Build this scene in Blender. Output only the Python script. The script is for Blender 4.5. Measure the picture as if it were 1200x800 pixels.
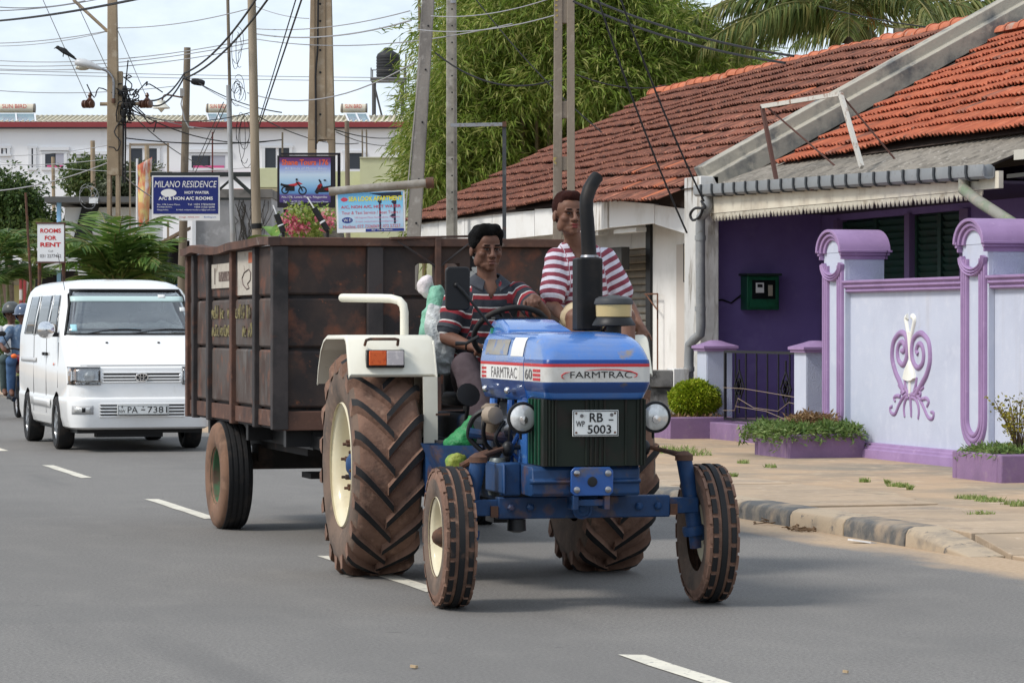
import bpy, bmesh, math, random
import numpy as np
from mathutils import Vector, Matrix, Euler, noise
random.seed(7); RNG = np.random.default_rng(7)
R = math.radians
SC = bpy.context.scene
for o in list(bpy.data.objects): bpy.data.objects.remove(o)
COL = SC.collection
# ------------------------------------------------------------------ camera
EYE = 1.5
YAW = math.atan(1045/3600.0)            # the road runs along +Y, the lens looks 16 degrees to its right
PIT = math.atan(18/3600.0)
cd = bpy.data.cameras.new('camera'); cam = bpy.data.objects.new('camera', cd); COL.objects.link(cam)
cam.location = (0,0, EYE); cam.rotation_euler = (R(90)-PIT,0,-YAW)
cd.sensor_width = 36; cd.lens = 108; cd.clip_start = .1; cd.clip_end = 3000
SC.camera = cam
# ------------------------------------------------------------------ sky, sun, exposure
SUN_EL, SUN_AZ = R(47), R(-98)          # azimuth from the road direction, towards the left of the picture
SC.view_settings.view_transform = 'Standard'; SC.view_settings.look = 'None'
SC.view_settings.exposure = 0.85; SC.view_settings.gamma = 1.0
W = bpy.data.worlds.new('World'); SC.world = W; W.use_nodes = True
def world():
    nt = W.node_tree; N = nt.nodes; L = nt.links
    bg = N['Background']; bg.inputs['Strength'].default_value = 0.08
    sky = N.new('ShaderNodeTexSky'); sky.sky_type = 'NISHITA'; sky.sun_disc = False
    sky.sun_elevation = SUN_EL; sky.sun_rotation = SUN_AZ
    sky.air_density = 1.0; sky.dust_density = 2.0
    tc = N.new('ShaderNodeTexCoord'); mp = N.new('ShaderNodeMapping'); mp.inputs['Scale'].default_value = (1,1,2.2)
    nz = N.new('ShaderNodeTexNoise'); nz.inputs['Scale'].default_value = 8.0; nz.inputs['Detail'].default_value = 7; nz.inputs['Roughness'].default_value = .58
    rp = N.new('ShaderNodeValToRGB'); rp.color_ramp.elements[0].position = .34; rp.color_ramp.elements[1].position = .58
    rp.color_ramp.elements[0].color = (.30,.30,.30,1); rp.color_ramp.elements[1].color = (.97,.97,.97,1)
    mx = N.new('ShaderNodeMix'); mx.data_type = 'RGBA'
    mx.inputs['B'].default_value = (6.6,7.4,8.3,1)     # the white cloud deck
    L.new(tc.outputs['Generated'], mp.inputs['Vector']); L.new(mp.outputs['Vector'], nz.inputs['Vector'])
    L.new(nz.outputs['Fac'], rp.inputs['Fac']); L.new(rp.outputs['Color'], mx.inputs['Factor'])
    L.new(sky.outputs['Color'], mx.inputs['A']); L.new(mx.outputs['Result'], bg.inputs['Color'])
world()
sd = bpy.data.lights.new('sun', 'SUN'); sd.energy = 1.5; sd.angle = R(14); sd.color = (1,.95,.88)
sun = bpy.data.objects.new('sun', sd); COL.objects.link(sun)
_s = Vector((math.sin(SUN_AZ)*math.cos(SUN_EL), math.cos(SUN_AZ)*math.cos(SUN_EL), math.sin(SUN_EL)))
sun.rotation_euler = _s.to_track_quat('Z', 'Y').to_euler()
# ------------------------------------------------------------------ helpers
def px_ray(px, py):
    r = (px-600)/3600; u = (400-py)/3600
    fh = math.cos(PIT)+u*math.sin(PIT); fz = -math.sin(PIT)+u*math.cos(PIT)
    return Vector((math.sin(YAW)*fh+math.cos(YAW)*r, math.cos(YAW)*fh-math.sin(YAW)*r, fz))
def at_x(px, py, x): d = px_ray(px, py); return Vector((0,0, EYE))+d*(x/d.x)
def at_y(px, py, y): d = px_ray(px, py); return Vector((0,0, EYE))+d*(y/d.y)
def at_d(px, py, dist): return Vector((0,0, EYE))+px_ray(px, py)*dist
def at_z(px, py, z): d = px_ray(px, py); return Vector((0,0, EYE))+d*((z-EYE)/d.z)
def seen(p):
    x, y, z = p[0], p[1], p[2]-EYE
    fw = math.sin(YAW)*x+math.cos(YAW)*y; r = math.cos(YAW)*x-math.sin(YAW)*y
    return (600+3600*r/fw,382-3600*z/fw, fw)
def axm(loc, z, x=None):
    z = Vector(z).normalized(); x = Vector(x) if x is not None else (Vector((1,0,0)) if abs(z.x) < .9 else Vector((0,1,0)))
    y = z.cross(x).normalized(); x = y.cross(z)
    m = Matrix((x, y, z)).transposed().to_4x4(); m.translation = Vector(loc); return m
class MB:
    def __init__(s): s.v = []; s.f = []; s.m = []; s.cur = 0
    def add(s, vs, fs, M=None):
        o = len(s.v)
        s.v += [tuple(M @ Vector(p)) for p in vs] if M is not None else [tuple(p) for p in vs]
        s.f += [tuple(i+o for i in f) for f in fs]; s.m += [s.cur]*len(fs); return s
    def box(s, x0, x1, y0, y1, z0, z1, M=None):
        return s.add([(x0,y0,z0),(x1,y0,z0),(x1,y1,z0),(x0,y1,z0),(x0,y0,z1),(x1,y0,z1),(x1,y1,z1),(x0,y1,z1)],
              [(0,3,2,1),(4,5,6,7),(0,1,5,4),(1,2,6,5),(2,3,7,6),(3,0,4,7)], M)
    def bar(s, a, b, w, h, up=(0,0,1)):           # rectangular bar from a to b
        a = Vector(a); b = Vector(b); d = b-a; M = axm(a, d, up if abs(d.normalized().dot(Vector(up))) < .98 else (1,0,0))
        return s.box(-h/2, h/2,-w/2, w/2,0, d.length, M)
    def loft(s, rings, cap=True, closed=True):
        n = len(rings[0]); vs = [p for r in rings for p in r]; fs = []
        for i in range(len(rings)-1):
            for j in range(n if closed else n-1):
                k = (j+1) % n; fs.append((i*n+j, i*n+k,(i+1)*n+k,(i+1)*n+j))
        if cap: fs.append(tuple(range(n-1,-1,-1))); fs.append(tuple((len(rings)-1)*n+j for j in range(n)))
        return s.add(vs, fs)
    def tube(s, pts, r, n=8, cap=True):
        pts = [Vector(p) for p in pts]; rr = r if isinstance(r,(list, tuple)) else [r]*len(pts); rings = []; x = None
        for i, p in enumerate(pts):
            d = (pts[min(i+1, len(pts)-1)]-pts[max(i-1,0)]).normalized()
            if x is None: x = Vector((1,0,0)) if abs(d.x) < .9 else Vector((0,1,0))
            y = d.cross(x).normalized(); x = y.cross(d).normalized()
            rings.append([p+(x*math.cos(a)+y*math.sin(a))*rr[i] for a in [2*math.pi*k/n for k in range(n)]])
        return s.loft(rings, cap)
    def lathe(s, prof, M, n=24, cap=True):          # profile (radius, height) round the local z of M
        return s.loft([[M @ Vector((r*math.cos(2*math.pi*k/n), r*math.sin(2*math.pi*k/n), h)) for k in range(n)] for r, h in prof], cap)
    def prism(s, poly, d, M=None):                  # local xy polygon, extruded along local z
        n = len(poly); vs = [(x, y,0) for x, y in poly]+[(x, y, d) for x, y in poly]
        return s.add(vs, [tuple(range(n-1,-1,-1)), tuple(range(n,2*n))]+[(i,(i+1) % n, n+(i+1) % n, n+i) for i in range(n)], M)
    def ell(s, c, r, M=None, nu=12, nv=8):
        c = Vector(c); r = (r, r, r) if not isinstance(r,(tuple, list)) else r
        rings = []
        for i in range(1, nv):
            t = math.pi*i/nv; rings.append([c+Vector((r[0]*math.sin(t)*math.cos(2*math.pi*k/nu), r[1]*math.sin(t)*math.sin(2*math.pi*k/nu),-r[2]*math.cos(t))) for k in range(nu)])
        if M is not None: rings = [[M @ p for p in q] for q in rings]
        return s.loft(rings)
    def build(s, name, mats, parent=None, smooth=35, bevel=0, kind=None):
        me = bpy.data.meshes.new(name); me.from_pydata(s.v, [], s.f); me.validate()
        mats = mats if isinstance(mats,(list, tuple)) else [mats]
        for m in mats: me.materials.append(m)
        if len(mats) > 1 and len(me.polygons) == len(s.m): me.polygons.foreach_set('material_index', s.m)
        bm = bmesh.new(); bm.from_mesh(me); bmesh.ops.recalc_face_normals(bm, faces=bm.faces)
        if smooth:
            for f in bm.faces: f.smooth = True
            for e in bm.edges:
                if len(e.link_faces) == 2 and e.calc_face_angle(0) > R(smooth): e.smooth = False
        bm.to_mesh(me); bm.free()
        o = bpy.data.objects.new(name, me); COL.objects.link(o)
        if parent is not None: o.parent = parent
        if bevel:
            b = o.modifiers.new('bevel', 'BEVEL'); b.width = bevel; b.segments = 2; b.limit_method = 'ANGLE'; b.angle_limit = R(40)
        if kind: o['kind'] = kind
        return o
def tag(o, label=None, cat=None, group=None, kind=None):
    if label: o['label'] = label
    if cat: o['category'] = cat
    if group: o['group'] = group
    if kind: o['kind'] = kind
    return o
def thing(name, label, cat, loc=(0,0,0), rz=0, group=None):
    o = bpy.data.objects.new(name, None); o.empty_display_size = .2; COL.objects.link(o); o.location = loc; o.rotation_euler = (0,0, rz)
    return tag(o, label, cat, group)
def inst(src, name, M, parent=None):
    o = bpy.data.objects.new(name, src if isinstance(src, bpy.types.Mesh) else src.data); COL.objects.link(o)
    if parent is not None: o.parent = parent
    o.matrix_local = M if parent is not None else M
    return o
def copy_tree(o, parent=None):
    c = o.copy(); COL.objects.link(c); c.parent = parent
    for ch in list(o.children): copy_tree(ch, c)
    return c
def quads(name, V, mats, parent=None, n=4, midx=None, smooth=False, kind=None):
    """V: (faces, n,3) array of separate n-gons, many leaves in one mesh"""
    V = np.asarray(V, dtype=np.float32); k = len(V); me = bpy.data.meshes.new(name)
    me.vertices.add(k*n); me.vertices.foreach_set('co', V.reshape(-1))
    me.loops.add(k*n); me.loops.foreach_set('vertex_index', np.arange(k*n, dtype=np.int32))
    me.polygons.add(k); me.polygons.foreach_set('loop_start', np.arange(0, k*n, n, dtype=np.int32))
    me.polygons.foreach_set('loop_total', np.full(k, n, dtype=np.int32))
    for m in (mats if isinstance(mats,(list, tuple)) else [mats]): me.materials.append(m)
    if midx is not None: me.polygons.foreach_set('material_index', np.asarray(midx, dtype=np.int32))
    me.update(calc_edges=True)
    o = bpy.data.objects.new(name, me); COL.objects.link(o)
    if parent is not None: o.parent = parent
    if kind: o['kind'] = kind
    return o
# ------------------------------------------------------------------ materials
MC = {}
def mat(name, col, rough=.6, metal=0., layers=(), bump=None, coat=0., spec=.3, rnd=0., emit=None, coord='Object', trans=0., attr=None):
    """layers: (colour, scale, lo, hi, detail, stretch) noise-masked coats; bump: (strength, scale, distance)"""
    if name in MC: return MC[name]
    m = bpy.data.materials.new(name); m.use_nodes = True; MC[name] = m
    nt = m.node_tree; N = nt.nodes; L = nt.links; b = N['Principled BSDF']
    b.inputs['Roughness'].default_value = rough; b.inputs['Metallic'].default_value = metal
    b.inputs['Coat Weight'].default_value = coat; b.inputs['Coat Roughness'].default_value = .08; b.inputs['Specular IOR Level'].default_value = spec
    b.inputs['Base Color'].default_value = (*col,1)
    if trans: b.inputs['Transmission Weight'].default_value = trans
    tc = N.new('ShaderNodeTexCoord'); src = tc.outputs[coord]
    oi = N.new('ShaderNodeObjectInfo'); va = N.new('ShaderNodeVectorMath'); va.operation = 'ADD'
    ml = N.new('ShaderNodeMath'); ml.operation = 'MULTIPLY'; ml.inputs[1].default_value = 37.
    L.new(oi.outputs['Random'], ml.inputs[0]); L.new(src, va.inputs[0]); L.new(ml.outputs[0], va.inputs[1]); src = va.outputs[0]
    def nz(scale, detail=4, stretch=(1,1,1), rough=.6):
        mp = N.new('ShaderNodeMapping'); mp.inputs['Scale'].default_value = stretch; L.new(src, mp.inputs['Vector'])
        n = N.new('ShaderNodeTexNoise'); n.inputs['Scale'].default_value = scale; n.inputs['Detail'].default_value = detail; n.inputs['Roughness'].default_value = rough
        L.new(mp.outputs['Vector'], n.inputs['Vector']); return n.outputs['Fac']
    cur = None
    for ly in layers:
        c, sc, lo, hi = ly[:4]; det = ly[4] if len(ly) > 4 else 5; st = ly[5] if len(ly) > 5 else (1,1,1)
        mr = N.new('ShaderNodeMapRange'); mr.inputs['From Min'].default_value = lo; mr.inputs['From Max'].default_value = hi; L.new(nz(sc, det, st), mr.inputs['Value'])
        mx = N.new('ShaderNodeMix'); mx.data_type = 'RGBA'; mx.inputs['A'].default_value = (*col,1); mx.inputs['B'].default_value = (*c,1)
        if cur is not None: L.new(cur, mx.inputs['A'])
        L.new(mr.outputs['Result'], mx.inputs['Factor']); cur = mx.outputs['Result']
    if rnd:
        hs = N.new('ShaderNodeHueSaturation'); hs.inputs['Color'].default_value = (*col,1)
        if cur is not None: L.new(cur, hs.inputs['Color'])
        mr = N.new('ShaderNodeMapRange'); mr.inputs['To Min'].default_value = 1-rnd; mr.inputs['To Max'].default_value = 1+rnd
        L.new(oi.outputs['Random'], mr.inputs['Value']); L.new(mr.outputs['Result'], hs.inputs['Value']); cur = hs.outputs['Color']
    if cur is not None: L.new(cur, b.inputs['Base Color'])
    if bump:
        bp = N.new('ShaderNodeBump'); bp.inputs['Strength'].default_value = bump[0]; bp.inputs['Distance'].default_value = bump[2] if len(bump) > 2 else .01
        L.new(nz(bump[1],6, bump[3] if len(bump) > 3 else (1,1,1)), bp.inputs['Height']); L.new(bp.outputs['Normal'], b.inputs['Normal'])
    return m
def leafmat(name, c1, c2, c3, trans=.25):
    """per-leaf colour from the random value of each mesh island, a little light passing through"""
    if name in MC: return MC[name]
    m = bpy.data.materials.new(name); m.use_nodes = True; MC[name] = m; nt = m.node_tree; N = nt.nodes; L = nt.links
    b = N['Principled BSDF']; b.inputs['Roughness'].default_value = .5; b.inputs['Specular IOR Level'].default_value = .3
    g = N.new('ShaderNodeNewGeometry'); rp = N.new('ShaderNodeValToRGB'); e = rp.color_ramp.elements
    e[0].color = (*c1,1); e[1].color = (*c3,1); e[0].position = .0; q = e.new(.55); q.color = (*c2,1)
    L.new(g.outputs['Random Per Island'], rp.inputs['Fac']); L.new(rp.outputs['Color'], b.inputs['Base Color'])
    t = N.new('ShaderNodeBsdfTranslucent'); L.new(rp.outputs['Color'], t.inputs['Color'])
    mx = N.new('ShaderNodeMixShader'); mx.inputs['Fac'].default_value = trans
    L.new(b.outputs[0], mx.inputs[1]); L.new(t.outputs[0], mx.inputs[2]); L.new(mx.outputs[0], N['Material Output'].inputs['Surface'])
    return m
def glassmat(name, tint, gloss=.04, base=.3):
    if name in MC: return MC[name]
    m = bpy.data.materials.new(name); m.use_nodes = True; MC[name] = m; nt = m.node_tree; N = nt.nodes; L = nt.links
    N.remove(N['Principled BSDF']); t = N.new('ShaderNodeBsdfTransparent'); t.inputs['Color'].default_value = (*tint,1)
    gl = N.new('ShaderNodeBsdfGlossy'); gl.inputs['Roughness'].default_value = gloss; fr = N.new('ShaderNodeFresnel'); fr.inputs['IOR'].default_value = 1.5
    ad = N.new('ShaderNodeMath'); ad.operation = 'ADD'; ad.inputs[1].default_value = base; ad.use_clamp = True
    mx = N.new('ShaderNodeMixShader'); L.new(fr.outputs[0], ad.inputs[0]); L.new(ad.outputs[0], mx.inputs['Fac'])
    L.new(t.outputs[0], mx.inputs[1]); L.new(gl.outputs[0], mx.inputs[2]); L.new(mx.outputs[0], N['Material Output'].inputs['Surface'])
    return m
_fonts = {}
def text(s, m, parent, M, w=None, h=None, bold=0., ext=.0015, shear=0., name='lettering', align='CENTER'):
    """flat lettering: local x along the line, z out of the surface; w and h fit it to a size"""
    cu = bpy.data.curves.new('lettering', 'FONT'); cu.body = s; cu.align_x = align; cu.align_y = 'CENTER'; cu.offset = bold; cu.extrude = 0; cu.resolution_u = 3; cu.shear = shear
    ob = bpy.data.objects.new('lettering', cu); me = bpy.data.meshes.new_from_object(ob)
    bpy.data.objects.remove(ob); bpy.data.curves.remove(cu)
    n = len(me.vertices); co = np.empty(n*3, dtype=np.float32); me.vertices.foreach_get('co', co); co = co.reshape(-1,3)
    lo, hi = co.min(0), co.max(0); sx = w/(hi[0]-lo[0]) if w else None; sy = h/(hi[1]-lo[1]) if h else None
    sx = sx or sy; sy = sy or sx; c = (lo+hi)/2
    co[:,0] = (co[:,0]-(c[0] if align == 'CENTER' else lo[0]))*sx; co[:,1] = (co[:,1]-c[1])*sy; co[:,2] = ext
    me.vertices.foreach_set('co', co.reshape(-1)); me.materials.clear(); me.materials.append(m); me.update(); me.name = name
    o = bpy.data.objects.new(name, me); COL.objects.link(o); o.parent = parent; o.matrix_local = M
    if len(s) <= 4: o['kind'] = 'stuff'
    return o
def curve(pts, k=5):
    P = [Vector(p) for p in pts]; out = []
    for i in range(len(P)-1):
        p0, p1, p2, p3 = P[max(i-1,0)], P[i], P[i+1], P[min(i+2, len(P)-1)]
        for j in range(k):
            s = j/k; out.append(.5*((2*p1)+(p2-p0)*s+(2*p0-5*p1+4*p2-p3)*s*s+(3*p1-p0-3*p2+p3)*s**3))
    return out+[P[-1]]
def plate(M, x0, x1, y0, y1, d=.0015): return MB().box(x0, x1, y0, y1,0, d, M)
def evaluated(o):
    dg = bpy.context.evaluated_depsgraph_get(); me = bpy.data.meshes.new_from_object(o.evaluated_get(dg)); return me
# ------------------------------------------------------------------ shared materials
BLACK = mat('black_paint',(.012,.012,.013),.45)
RUBBER = mat('rubber',(.016,.016,.017),.75, layers=[((.05,.04,.033),9,.5,.75)], bump=(.25,60,.004))
STEEL = mat('steel',(.32,.32,.33),.35,.9, layers=[((.16,.1,.07),14,.55,.7)])
CHROME = mat('chrome',(.75,.75,.76),.12,1.)
CONC = mat('concrete',(.30,.27,.225),.9, layers=[((.19,.165,.135),2.5,.45,.7),((.37,.34,.3),14,.55,.7)], bump=(.3,40,.008))
WHITEP = mat('white_paint',(.78,.78,.76),.6, layers=[((.6,.58,.53),1.5,.52,.8),((.36,.33,.28),6,.66,.8,6,(1,1,.15))], bump=(.1,30,.004))
PLATEW = mat('plate_white',(.74,.75,.73),.4, layers=[((.5,.48,.44),20,.6,.8)])
# ================================================================== GROUND
def ground_mats():
    def base(name):
        m = bpy.data.materials.new(name); m.use_nodes = True; nt = m.node_tree
        return m, nt.nodes, nt.links, nt.nodes['Principled BSDF']
    m, N, L, b = base('asphalt'); b.inputs['Roughness'].default_value = .82; b.inputs['Specular IOR Level'].default_value = .35
    tc = N.new('ShaderNodeTexCoord')
    def nz(s, d=4, st=(1,1,1)):
        mp = N.new('ShaderNodeMapping'); mp.inputs['Scale'].default_value = st; L.new(tc.outputs['Object'], mp.inputs['Vector'])
        n = N.new('ShaderNodeTexNoise'); n.inputs['Scale'].default_value = s; n.inputs['Detail'].default_value = d; L.new(mp.outputs[0], n.inputs['Vector']); return n.outputs['Fac']
    def rng(v, a, c, lo=0., hi=1.):
        r = N.new('ShaderNodeMapRange'); r.inputs['From Min'].default_value = a; r.inputs['From Max'].default_value = c; r.inputs['To Min'].default_value = lo; r.inputs['To Max'].default_value = hi; L.new(v, r.inputs['Value']); return r.outputs[0]
    def mix(f, a, bb):
        x = N.new('ShaderNodeMix'); x.data_type = 'RGBA'; L.new(f, x.inputs['Factor'])
        for s, v in (('A', a),('B', bb)):
            if isinstance(v, tuple): x.inputs[s].default_value = (*v,1)
            else: L.new(v, x.inputs[s])
        return x.outputs['Result']
    fine = rng(nz(55,3),.3,.7); c = mix(fine,(.100,.094,.086),(.215,.203,.188))
    c = mix(rng(nz(420,2),.52,.72), c,(.36,.34,.32))
    c = mix(rng(nz(.55,3,(1,.22,1)),.42,.72,0,.55), c,(.13,.123,.115))        # worn wheel lines along the road
    c = mix(rng(nz(3.2,4,(1,.5,1)),.5,.8,0,.35), c,(.235,.222,.20))
    c = mix(rng(nz(9,2,(.6,1.6,1)),.735,.76,0,.7), c,(.07,.065,.06))             # little dark chips
    c = mix(rng(nz(.9,6,(1,.12,1)),.60,.74,0,.5), c,(.085,.082,.08))            # old oil and rubber drawn out along the lanes
    c = mix(rng(nz(.35,5),.56,.60,0,.16), c,(.10,.098,.095))                        # faint resurfaced patches
    sep = N.new('ShaderNodeSeparateXYZ'); L.new(tc.outputs['Object'], sep.inputs[0])
    ad = N.new('ShaderNodeMath'); ad.operation = 'MULTIPLY_ADD'; ad.inputs[1].default_value = 1.1; L.new(nz(1.6,6,(1,.45,1)), ad.inputs[0]); L.new(sep.outputs['X'], ad.inputs[2])
    sand = mix(rng(nz(30,4),.35,.7),(.40,.285,.18),(.50,.37,.25))
    c = mix(rng(ad.outputs[0],8.38,8.72), c, sand)                                        # sand washed along the kerb
    L.new(c, b.inputs['Base Color'])
    bp = N.new('ShaderNodeBump'); bp.inputs['Strength'].default_value = .5; bp.inputs['Distance'].default_value = .006; L.new(nz(260,3), bp.inputs['Height']); L.new(bp.outputs[0], b.inputs['Normal'])
    return m
ASPH = ground_mats()
SAND = mat('sandy_ground',(.44,.315,.205),.95, layers=[((.33,.25,.175),1.3,.44,.66),((.25,.215,.165),.45,.47,.62,7),((.55,.43,.30),6,.55,.75),((.20,.16,.12),24,.66,.72),((.30,.24,.18),3.5,.6,.7,6)], bump=(.4,22,.012))
SLAB = mat('pavement_concrete',(.43,.325,.225),.92, layers=[((.34,.265,.19),1.3,.42,.66),((.25,.20,.15),3.5,.57,.75),((.20,.17,.14),.9,.6,.76,7),((.50,.40,.30),12,.56,.75)], rnd=.09, bump=(.35,30,.008))
# one ground sheet to the horizon
b = MB(); b.add([(-900,-60,-.02),(1600,-60,-.02),(1600,2400,-.02),(-900,2400,-.02)], [(0,1,2,3)])
tag(b.build('ground', SAND), 'sandy ground beyond the road', kind='structure')
b = MB(); xs = [-4,8.6]; ys = [-20,5,15,25,40,80,200,700]
b.loft([[(x, y,0) for x in xs] for y in ys], cap=False, closed=False)
road = tag(b.build('road', ASPH), 'grey asphalt road', kind='structure')
LINE = mat('road_paint',(.66,.62,.52),.8, layers=[((.26,.25,.24),26,.57,.68),((.52,.49,.42),3,.45,.7)], bump=(.3,200,.002))
for k,(y0, y1) in enumerate([(10.5,13.32),(16.75,19.6),(23.6,26.45),(30.3,33.2),(37.1,40),(43.9,46.8),(50.7,53.6),(57.5,60.4),(64.3,67.2)]):
    n = 6; b = MB(); pts = []
    for i in range(n+1):
        y = y0+(y1-y0)*i/n; j = .006*math.sin(k*5+i*2.3); e = .06 if i in (0, n) else 0
        pts.append([(4.365+j, y-e*(1 if i else -1)*0,.004),(4.48+j*.5, y+(.05 if i == 0 else -.05 if i == n else 0),.004)])
    b.loft(pts, cap=False, closed=False); b.build('lane_marking', LINE, road)
# the raised pavement, sloping down where the driveway crosses it
def pave_z(y): return .12 if y > 18.9 else (.12 if y > 18.9 else max(.015,.12-(18.9-y)*.16))
b = MB(); ys = [-10,10,16.5,17,17.5,18,18.5,18.9,19.5,22,25,28,31,34,37,40,50,70,110,180]
b.loft([[(x, y, pave_z(y)-(.05 if x < 9.9 else 0)) for x in (8.62,9.9,9.92,11,12,13.4,16,26)] for y in ys], cap=False, closed=False)
b.loft([[(8.62, y, pave_z(y)-.05),(8.615, y,-.05)] for y in ys], cap=False, closed=False)
pv = tag(b.build('pavement', SAND), 'sandy pavement in front of the purple wall', kind='structure')
# loose-laid drain slabs along the kerb, every one a piece
rs = random.Random(3); y = 13.0; k = 0
while y < 42:
    L_ = rs.choice([.55,.6,.62,.75,.9]) ; g_ = rs.choice([.012,.02,.035,.06])
    dz = rs.uniform(-.004,.012); sk = rs.uniform(-.02,.02); x1 = 9.86+rs.uniform(-.05,.05)
    z0, z1 = pave_z(y)+dz, pave_z(y+L_)+dz+rs.uniform(-.004,.008)
    b = MB(); b.add([(8.66, y, z0-.06),(x1, y+sk, z0-.06),(x1, y+L_+sk-g_, z1-.06),(8.66, y+L_-g_, z1-.06),(8.66, y, z0),(x1, y+sk, z0),(x1, y+L_+sk-g_, z1),(8.66, y+L_-g_, z1)],
          [(0,3,2,1),(4,5,6,7),(0,1,5,4),(1,2,6,5),(2,3,7,6),(3,0,4,7)])
    b.build('slab', SLAB, pv, smooth=0, bevel=.006); y += L_; k += 1
# kerb stones, black and bare in turn, the last one ramped down
KB = mat('kerb_black',(.105,.106,.106),.88, layers=[((.24,.21,.17),6,.46,.66),((.36,.28,.2),2.5,.55,.75),((.05,.05,.05),9,.6,.75)], bump=(.5,30,.01))
KW = mat('kerb_bare',(.42,.335,.24),.9, layers=[((.25,.215,.175),5,.5,.7),((.1,.1,.1),12,.6,.7)], bump=(.5,30,.01))
kerb = thing('kerb', 'kerb of alternating black and bare concrete stones', None,(0,0,0)); del kerb['label']; kerb['kind'] = 'structure'
bnd = [18.3,19.35,20.45,21.5,22.6] + [22.6+1.05*i for i in range(1,22)]
for i in range(len(bnd)-1):
    y0, y1 = bnd[i]+.008, bnd[i+1]-.008
    def ring(y, h):
        h = max(h,.006); return [(8.40, y,-.03),(8.405, y, h*.62),(8.425, y, h*.88),(8.47, y, h),(8.655, y, h+.003),(8.66, y,-.03)]
    b = MB(); h0, h1 = (.004,.135) if i == 0 else (.135,.135)
    b.loft([ring(y0+(y1-y0)*t, h0+(h1-h0)*min(1, t*1.15)) for t in (0,.03,.35,.65,.97,1)])
    b.build('kerb_stone', KB if i % 2 == 1 else KW, kerb, bevel=.008)
# grass tufts and leaf litter on the pavement
GR = leafmat('grass_blades',(.15,.23,.05),(.26,.35,.10),(.42,.40,.18))
def tufts(name, spots, label, seed, h=.06, n=90):
    r = np.random.default_rng(seed); V = []
    for (x, y, rx, ry, z) in spots:
        for _ in range(int(n*max(1, rx*ry/.03))):
            a = r.uniform(0,6.28); q = math.sqrt(r.uniform()); px_, py_ = x+rx*q*math.cos(a), y+ry*q*math.sin(a)
            d = r.uniform(0,6.28); l = h*r.uniform(.5,1.3); w = .006; lx, ly = r.normal(0,.5)*l, r.normal(0,.5)*l
            c, s_ = math.cos(d)*w, math.sin(d)*w
            V.append([(px_-c, py_-s_, z),(px_+c, py_+s_, z),(px_+lx*.6+c*.5, py_+ly*.6+s_*.5, z+l*.7),(px_+lx, py_+ly, z+l)])
    return tag(quads(name, V, GR, kind='stuff'), label, 'grass')
G = lambda px, py: at_z(px, py,.125)
sp = []
for px, py, rx, ry in [(785,529,.30,.22),(812,533,.22,.16),(770,530,.2,.2)]:
    p = G(px, py); sp.append((p.x, p.y, rx, ry,.12))
tufts('grass', sp, 'short grass patch on the pavement behind the front wheel',1,.07)
sp = []
for px, py, rx, ry in [(1050,569,.08,.07),(1058,570,.04,.05),(1066,573,.025,.03),(1013,564,.05,.05),(903,547,.05,.1),(870,542,.06,.1),(860,558,.03,.03),(1040,566,.02,.02)]:
    p = G(px, py); sp.append((p.x, p.y, rx, ry,.12))
tufts('grass', sp, 'small green tufts growing through the sandy pavement',2,.038)
sp = [(G(px, py).x, G(px, py).y,.11,.05,.12) for px, py in [(1132,583),(1143,584),(1157,586),(1164,587),(1187,590),(1199,592),(1150,603)]]
tufts('grass', sp, 'thin strip of grass along the slab edge at right',3,.035)
LITTER = mat('dry_litter',(.16,.10,.055),.9, rnd=.3)
rr = random.Random(5)
def litter(px, py, n, spread, label, m=LITTER):
    b = MB(); p = at_z(px, py,.0)
    for _ in range(n):
        x, y = p.x+rr.uniform(-spread, spread)*.6, p.y+rr.uniform(-spread, spread); a = rr.uniform(0,6.28); l = rr.uniform(.02,.07)
        b.box(-l, l,-.008,.008,0,.006, Matrix.Translation((x, y,.004+rr.uniform(0,.02))) @ Euler((rr.uniform(-.4,.4), rr.uniform(-.4,.4), a)).to_matrix().to_4x4())
    tag(b.build('dry_leaves', m, smooth=0), label, 'leaf litter', kind='stuff')
litter(945,621,26,.22, 'dry leaves lying in the gutter by the kerb')
litter(900,613,9,.2, 'twigs lying beside the black kerb stone')
def scrap(name, px, py, m, w, l, label, cat, z=0.):
    p = at_z(px, py, z); b = MB(); n = 5; rs_ = random.Random(px)
    poly = [(w*math.cos(2*math.pi*i/n)*rs_.uniform(.7,1.2), l*math.sin(2*math.pi*i/n)*rs_.uniform(.7,1.2)) for i in range(n)]
    b.prism(poly,.012, Matrix.Translation((p.x, p.y, z+.004)) @ Euler((.12,.1,1)).to_matrix().to_4x4()); tag(b.build(name, m, smooth=0), label, cat)
PAPER = mat('paper',(.72,.72,.72),.8)
STRAW = mat('straw_bits',(.45,.33,.2),.9)
scrap('paper_scrap',1013,636, PAPER,.045,.12, 'white paper scrap in the sand below the kerb', 'litter')
scrap('paper_scrap',1131,549, PAPER,.06,.1, 'white scrap at the foot of the purple skirting', 'litter',.12)
scrap('wood_chip',485,783, STRAW,.02,.02, 'pale wood chip on the road in the foreground', 'litter')
scrap('wood_chip',991,789, STRAW,.009,.014, 'tiny pale chip on the road near bottom right', 'litter')
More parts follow.
